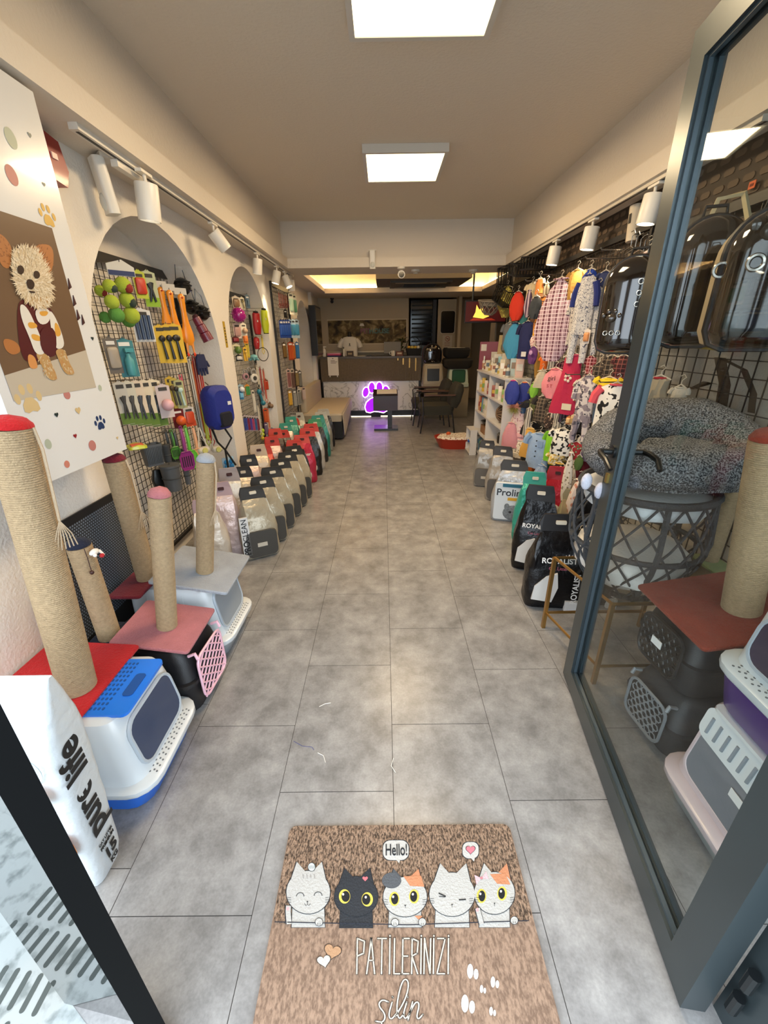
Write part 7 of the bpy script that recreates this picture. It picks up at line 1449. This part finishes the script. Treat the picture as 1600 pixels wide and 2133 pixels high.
# ---- bubble backpacks
dark = mat('#1d1712', .06, coat=1)
def bub(label, u, v, vt, wpx, x, rz, shell='#1d1712', rim='#2a2521', **kw):
    p = P(u, v, 'x', x); q = zat(p, vt)-p.z; w_ = wpx/ppm(p); t = dome_pack(label, tuple(p), rz, w_, q, .20, shell, rim, **kw)
    return t
bub('dark bubble-window pet backpack with paw vents, hanging left of the door frame', 1293, 735, 533, 102, 1.30, -.62, rings=[(.045, .33, .012), (.045, .28, .011), (.045, .23, .011), (-.075, .10, .010), (-.045, .10, .010), (-.015, .10, .010)], paws=[(-.06, .17, .03)])
bub('second bubble backpack, half hidden behind the door frame', 1355, 722, 590, 70, 1.36, -.6, rings=[(-.03, .17, .012)])
bub('large dark bubble backpack behind the glass door, with a white strap on top', 1420, 722, 452, 118, 1.30, -.35, rim='#b9a78c', rings=[(.04, .36, .01)])
bub('largest bubble backpack at the right edge, with three ring vents and a paw dome', 1540, 728, 430, 150, 1.22, -.45, rim='#a89a80', rings=[(-.12, .24, .020), (-.055, .245, .020), (.03, .26, .023)], paws=[(-.03, .325, .04)])
t = thing('white_strap_bag', 'cream canvas bag with raised handles behind the bubble backpacks', 'bag', tuple(P(1500, 520, 'x', 1.42)), -.5); b = MB(); b.box((0, 0, .03), (.22, .10, .10)); b.jitter(.006, 10); b.build('bag_body', mat('#b8ad92', .8), t); b = MB(); b.tube([(-.07, 0, .08), (-.05, 0, .18), (.03, 0, .19), (.08, 0, .07)], .012, 4); b.build('handle', mat('#c4b893', .8), t)
t = thing('yellow_cord', 'yellow cord running along under the bubble backpacks', 'cord', (0, 0, 0)); b = MB(); b.tube([P(1440, 722, 'x', 1.40), P(1520, 730, 'x', 1.38), P(1580, 718, 'x', 1.36), P(1640, 690, 'x', 1.35)], .006, 6); b.build('cord', mat('#a8963a', .6), t); b = MB(); b.ball(P(1440, 722, 'x', 1.40), .009, 8); b.build('knot', mat('#a8963a', .6), t)
# ---- white shelf unit
SX, SY0, SY1, SH = 1.26, 4.42, 5.78, 1.09
t = thing('shelf_unit', 'white shelf unit with two columns full of small pet products', 'shelf', (0, 0, 0)); wm = mat('#cfccc9', .4)
rows = [.05, .31, .57, .83]; ym = (SY0+SY1)/2
for y in (SY0, ym-.009, SY1-.018): b = MB(); b.bx(SX, SX+.27, y, y+.018, 0, SH-.018); b.build('side_panel', wm, t, 0)
for z in rows+[SH-.018]:
    for y0, y1 in ((SY0+.018, ym-.009), (ym+.009, SY1-.018)):
        if z < 1: b = MB(); b.bx(SX+.002, SX+.268, y0, y1, z-.018, z); b.build('shelf_board', wm, t, 0)
b = MB(); b.bx(SX-.008, SX+.27, SY0-.008, SY1+.008, SH-.018, SH); b.build('top_board', wm, t, 0)
b = MB(); b.bx(SX+.262, SX+.27, SY0+.018, SY1-.018, .03, SH-.02); b.build('back_panel', mat('#b9b4ad', .5), t, 0)
def small(kind, label, x, y, z, w, h, col, cap='#e6e2da', group=None, rz=-.4):
    if kind == 'bottle':
        t = thing('small_bottle', label, 'bottle', (x, y, z), rz, group); b = MB(); b.lathe([(w*.46, 0), (w*.5, h*.04), (w*.5, h*.62), (w*.2, h*.74), (w*.2, h*.8)], n=12); b.build('body', mat(col, .4), t); b = MB(); b.lathe([(w*.26, h*.79), (w*.24, h)], n=10); b.build('cap', mat(cap, .4), t)
        b = MB(); b.lathe([(w*.505, h*.15), (w*.505, h*.5)], n=12); b.build('label_band', mat(cap if cap != '#e6e2da' else '#b98a6a', .5), t)
    elif kind == 'box':
        t = thing('small_box', label, 'box', (x, y, z), rz, group); b = MB(); b.box((0, 0, h/2), (w, w*.6, h)); b.build('carton', mat(col, .5), t, 0); b = MB(); b.box((0, -w*.3-.001, h*.6), (w*.7, .002, h*.35)); b.build('front_print', mat(cap, .5), t, 0)
    elif kind == 'pack':
        t = thing('small_pack', label, 'pack', (x, y, z), rz, group); b = MB(); b.loft([rr(w*.45, .018, .01, 0), rr(w*.5, .024, .012, h*.3), rr(w*.48, .018, .01, h*.75), rr(w*.5, .003, .002, h)]); b.build('pouch', mat(col, .4), t); b = MB(); b.box((0, -.026, h*.45), (w*.7, .003, h*.3)); b.build('front_print', mat(cap, .5), t, 0)
    return t
random.seed(21)
for k in range(11):
    y = 5.66-k*.112; small('bottle' if k % 3 != 2 else 'box', ('white' if k % 2 else 'cream')+(' bottle' if k % 3 != 2 else ' box')+' in the front row on the shelf top, '+ORD[k]+' from the far end', SX+.05, y, SH+.001, .042+.006*(k % 3), (.17, .11, .13, .09)[k % 4], ('#d6d0c4', '#c9c4b6', '#cfc2a8')[k % 3], ('#e6e2da', '#8c5a48', '#5f6a74', '#b9a24a')[k % 4], 'front row on the shelf top')
for k in range(7):
    y = 5.62-k*.18; col, nm = (('#b9b3a4', 'grey'), ('#d8d2c6', 'white'), ('#7fb0bc', 'pale teal'), ('#c9bfa8', 'beige'), ('#9f9484', 'taupe'), ('#b0c4c8', 'ice blue'), ('#c8a89c', 'pinkish'))[k]
    small('box' if k % 2 else 'pack', nm+' carton standing behind the bottles on top of the white shelf', SX+.17, y, SH+.001, .09, .22-.02*(k % 3), col, '#8a7868' if k % 3 else '#c9c4ba', 'cartons on the shelf top')
pal = ['#c9bfae', '#b98f6a', '#d8d0c0', '#8c3f3a', '#c9a43c', '#5a7f8c', '#7a9c50', '#b4aaa0', '#d0c0b4']
nmc = {'#c9bfae': 'beige', '#b98f6a': 'tan', '#d8d0c0': 'white', '#8c3f3a': 'dark red', '#c9a43c': 'yellow', '#5a7f8c': 'blue-grey', '#7a9c50': 'green', '#b4aaa0': 'grey', '#d0c0b4': 'pale pink'}
for ci, (yf, cn) in enumerate(((SY1-.07, 'far'), (ym-.06, 'near'))):
    for k in range(8):
        c = pal[(k*2+ci*3) % 9]; small('bottle' if k % 2 else 'pack', nmc[c]+' product in the top compartment of the '+cn+' column, '+ORD[k]+' from its far side', SX+.05+.04*(k % 2), yf-k*.072, .831, .05, .13+.02*(k % 3), c, pal[(k+4) % 9], 'top compartment products')
for k in range(6): c = pal[(k*2+1) % 9]; small('pack', nmc[c]+' pouch in the second compartment of the far column, '+ORD[k]+' from its far side', SX+.06, SY1-.09-k*.09, .571, .07, .19, c, pal[(k+3) % 9], 'second compartment pouches', rz=-.6)
for k in range(5): c = ('#6f5438', '#7f6445', '#c9a63c', '#8a8a3a', '#d0b84a')[k]; small('box', ('dark brown', 'brown', 'yellow', 'olive', 'pale yellow')[k]+' slim box leaning in the top compartment of the near column', SX+.19, ym-.08-k*.07, .831, .055, .2, c, '#4a3a26', 'slim leaning boxes')
def jar(label, x, y, z, r, h, body, lid):
    t = thing('storage_jar', label, 'jar', (x, y, z)); b = MB(); b.lathe([(r*.9, 0), (r, h*.05), (r, h*.6), (r*.7, h*.68)], n=18); b.build('jar_body', mat(body, .3), t); b = MB(); b.lathe([(r*1.05, h*.66), (r*1.08, h*.8), (r*.8, h*.92), (r*.15, h)], n=18); b.build('lid', mat(lid, .2, coat=.5), t)
t = thing('wicker_ball', 'round brown woven ball in the second compartment of the near column', 'woven ball', (SX+.13, 4.75, .571)); rm = mat('#7a6048', .8, bump=.6, bscale=120); b = MB(); b.ball((0, 0, .108), .105, 18); b.build('ball_core', mat('#4a3828', .9), t); b = MB()
for k in range(16): 
    R_ = Matrix.Rotation(k*.9, 3, 'X') @ Matrix.Rotation(k*1.3, 3, 'Z'); b.tube([Vector((0, 0, .108))+R_ @ Vector((.107*math.cos(a), .107*math.sin(a), 0)) for a in [2*PI*i/18 for i in range(18)]], .005, 4, closed=True)
b.build('woven_strips', rm, t)
t = thing('food_dish', 'shiny dark bowl on a wooden box in the third compartment of the far column', 'bowl', (SX+.12, 5.42, .311)); b = MB(); b.box((0, 0, .05), (.16, .22, .10)); b.build('wooden_box', mat('#8a6238', .6), t, 0); b = MB(); b.lathe([(.06, .101), (.10, .15), (.11, .16), (.09, .155), (.05, .11)], n=22); b.build('dish', mat('#1c1a19', .12, coat=.5), t)
jar('brown glass jar with a silver lid in the lowest compartment of the near column', SX+.12, 4.72, .051, .075, .17, '#2c211a', '#8c8780'); jar('black canister in the third compartment of the near column', SX+.15, 4.85, .311, .06, .14, '#2a2522', '#6a655e')
for k in range(4): c = pal[(k*3+2) % 9]; small('box', nmc[c]+' box in the lowest compartment of the far column, '+ORD[k]+' from its far side', SX+.08, SY1-.1-k*.12, .051, .08, .16, c, pal[(k+5) % 9], 'lowest compartment boxes')
t = thing('corner_rack', 'small white rack with bottles at the far foot of the shelf unit', 'rack', (1.20, 5.60, 0)); 
for y in (-.14, .14): b = MB(); b.bx(-.045, .045, y-.008, y+.008, 0, .33); b.build('side', wm, t, 0)
for z in (.02, .17, .33): b = MB(); b.bx(-.05, .05, -.15, .15, z, z+.012); b.build('board', wm, t, 0)
for k in range(5): c = ('#b9c4c8', '#a8402c', '#d8d2c6', '#c9863c', '#5a7a9c')[k]; small('bottle', ('pale blue', 'red', 'white', 'orange', 'blue')[k]+' bottle in the small white rack', 1.20, 5.50+(k % 3)*.09, .033 if k < 3 else .183, .04, .12, c, '#d8d4ca', 'rack bottles')
t = thing('blue_bow', 'small bright blue bow on the corner of the white rack', 'bow', (1.135, 5.45, .20)); b = MB(); b.ball((0, -.02, 0), (.01, .022, .018), 8); b.build('bow_loop', mat('#1d50b0', .5), t); b = MB(); b.ball((0, .02, 0), (.01, .022, .018), 8); b.build('bow_loop', mat('#1d50b0', .5), t)
# red tray and board over the shelf
t = thing('red_display_tray', 'dark red display tray standing behind the bottles on the shelf', 'tray', (1.42, 5.72, SH+.001), -.3); b = MB(); b.box((0, 0, .17), (.32, .03, .34)); b.build('back_board', mat('#7f1016', .4), t, 0); b = MB(); b.box((-.11, -.018, .27), (.07, .004, .08)); b.build('white_card', mat('#d0c6b8', .5), t, 0)
t = thing('picture_board', 'yellow-green picture board leaning over the red tray', 'picture', (1.50, 5.45, SH+.18), -.5, rx=-.2); b = MB(); b.box((0, 0, .12), (.17, .012, .24)); b.build('board', mat('#a8905c', .5), t, 0); b = MB(); b.ball((0, -.008, .1), (.05, .003, .07), 10); b.build('dark_figure', mat('#4a4a24', .6), t); b = MB(); b.box((0, .02, -.09), (.03, .02, .18)); b.build('prop', mat('#3a2c1c', .6), t, 0)
t = thing('tall_bookcase', 'tall grey open bookcase standing beyond the white shelf', 'bookcase', (1.86, 6.45, 0)); gm = mat('#6b6358', .6)
for x in (-.28, -.02, .26): b = MB(); b.bx(x, x+.02, -.14, .14, 0, 1.72); b.build('upright', gm, t, 0)
for z in (.4, .8, 1.2, 1.70): b = MB(); b.bx(-.26, .26, -.14, .14, z, z+.02); b.build('board', gm, t, 0)
small('bottle', 'slim grey pump bottle on the tall bookcase', 1.72, 6.36, 1.221, .05, .2, '#6f6a62', '#b4aea2')
# ---- bags on the right floor
litter_bag('silver litter bag with grey panel, farthest on the right, by the shelf', (1.08, 4.22, 0), -.35, .24, .13, .46, '#8f8b84', '#5a5651', '#2e2a26')
litter_bag('silver litter bag with dark shiny top just behind the Proline bag', (1.13, 3.80, 0), -.35, .28, .14, .50, '#9a948b', '#55504c', '#34302c', txt=[('pet', .03, 0, .19, False, '#cfc8b8')])
t = litter_bag('grey-white litter bag reading Proline with a grey kitten picture', (1.10, 3.32, 0), -.28, .34, .14, .50, '#a6a7a8', None, '#35322f', txt=None)
b = MB(); b.loft([[Vector((p.x, -.082+o, .19+p.y)) for p in rr(.145*k, .17*k, .02, 0)] for o, k in ((.012, 1), (0, .98))]); b.build('front_panel', mat('#cdd3d8', .4), t)
text('Proline', .085, mat('#20242c', .4), t, (-.01, -.084, .27), (PI/2, 0, 0), bold=.001); b = MB(); b.box((.01, -.084, .335), (.19, .003, .028)); b.build('teal_band', mat('#1f6078', .5), t, 0); b = MB(); b.box((.04, -.084, .215), (.15, .003, .026)); b.build('yellow_band', mat('#c99a2a', .5), t, 0)
b = MB(); b.ball((.02, -.084, .09), (.085, .006, .07), 16); b.ball((-.035, -.084, .145), (.022, .004, .03), 8); b.ball((.075, -.084, .145), (.022, .004, .03), 8); b.build('kitten_picture', mat('#6f757a', .6, var=.3, vscale=60), t); b = MB(); b.ball((-.005, -.091, .10), (.012, .003, .012), 8); b.build('kitten_eye', mat('#22262a', .4), t); b = MB(); b.ball((.045, -.091, .10), (.012, .003, .012), 8); b.build('kitten_eye', mat('#22262a', .4), t)
litter_bag('turquoise litter bag with a smiling white cat beside the Proline bag', (1.13, 2.92, 0), -.35, .25, .15, .52, '#3aa08e', None, '#2f9484', face='#d8d6cf')
litter_bag('red litter bag with a cat face behind the black bags', (1.32, 2.98, 0), -.35, .22, .15, .54, '#b8283a', None, '#a81c2c', face='#cfc9bf')
litter_bag('cream foil bag leaning behind the black bags', (1.34, 2.70, 0), -.35, .22, .14, .46, '#a89d80', '#c9c2ac', '#8f8a70')
def royal(label, x, y, rz, w, h, s=1.0, side=True):
    t = litter_bag(label, (x, y, 0), rz, w, .16, h, '#121113', None, '#161416')
    b = MB(); b.prism([(-w*.40, -.095, h*.14), (-w*.05, -.095, h*.12), (w*.02, -.095, h*.3), (-w*.02, -.095, h*.46), (-w*.2, -.095, h*.42), (-w*.36, -.095, h*.3)], (0, .01, 0)); b.jitter(.01, 30); b.build('white_cat_print', mat('#c9c5be', .5), t)
    text('ROYALIST', .043*s, mat('#e2dfda', .4), t, (-w*.02, -.098, h*.62), (PI/2-.25, 0, 0), bold=.0008); text('Cat Litter', .026*s, mat('#b0566a', .4), t, (-w*.02, -.098, h*.53), (PI/2-.2, 0, 0))
    b = MB(); b.prism([(w*.12+dx*.012, -.101, h*.66+dz*.02) for dx, dz in ((-1.2, 0), (-1.4, 1), (-.6, .4), (0, 1.2), (.6, .4), (1.4, 1), (1.2, 0))], (0, .003, 0)); b.build('crown_logo', mat('#e2dfda', .4), t, 0)
    if side:
        b = MB(); b.box((w*.33, -.088, h*.07), (w*.26, .02, h*.12)); b.build('white_foot_panel', mat('#d0cdc8', .5), t, 0)
        text('ROYALIST', .046*s, mat('#e2dfda', .4), t, (w*.33, -.1, h*.30), M=Matrix.Rotation(PI/2, 4, 'X') @ Matrix.Rotation(PI/2, 4, 'Z'), bold=.0008); text('10 L', .026, mat('#e2dfda', .4), t, (w*.33, -.1005, h*.12), (PI/2, 0, 0))
    return t
royal('big black ROYALIST litter bag at the front of the right row, beside the gold stand', .985, 2.08, -.12, .32, .54)
royal('black ROYALIST litter bag leaning between the turquoise bag and the big one', 1.02, 2.50, -.35, .28, .56, .9, False)
royal('black ROYALIST litter bag behind the leg of the gold stand', 1.26, 2.10, -.1, .22, .50, .9)
royal('black ROYALIST litter bag standing behind the other black ones', 1.32, 2.42, -.2, .30, .60, .95, False)
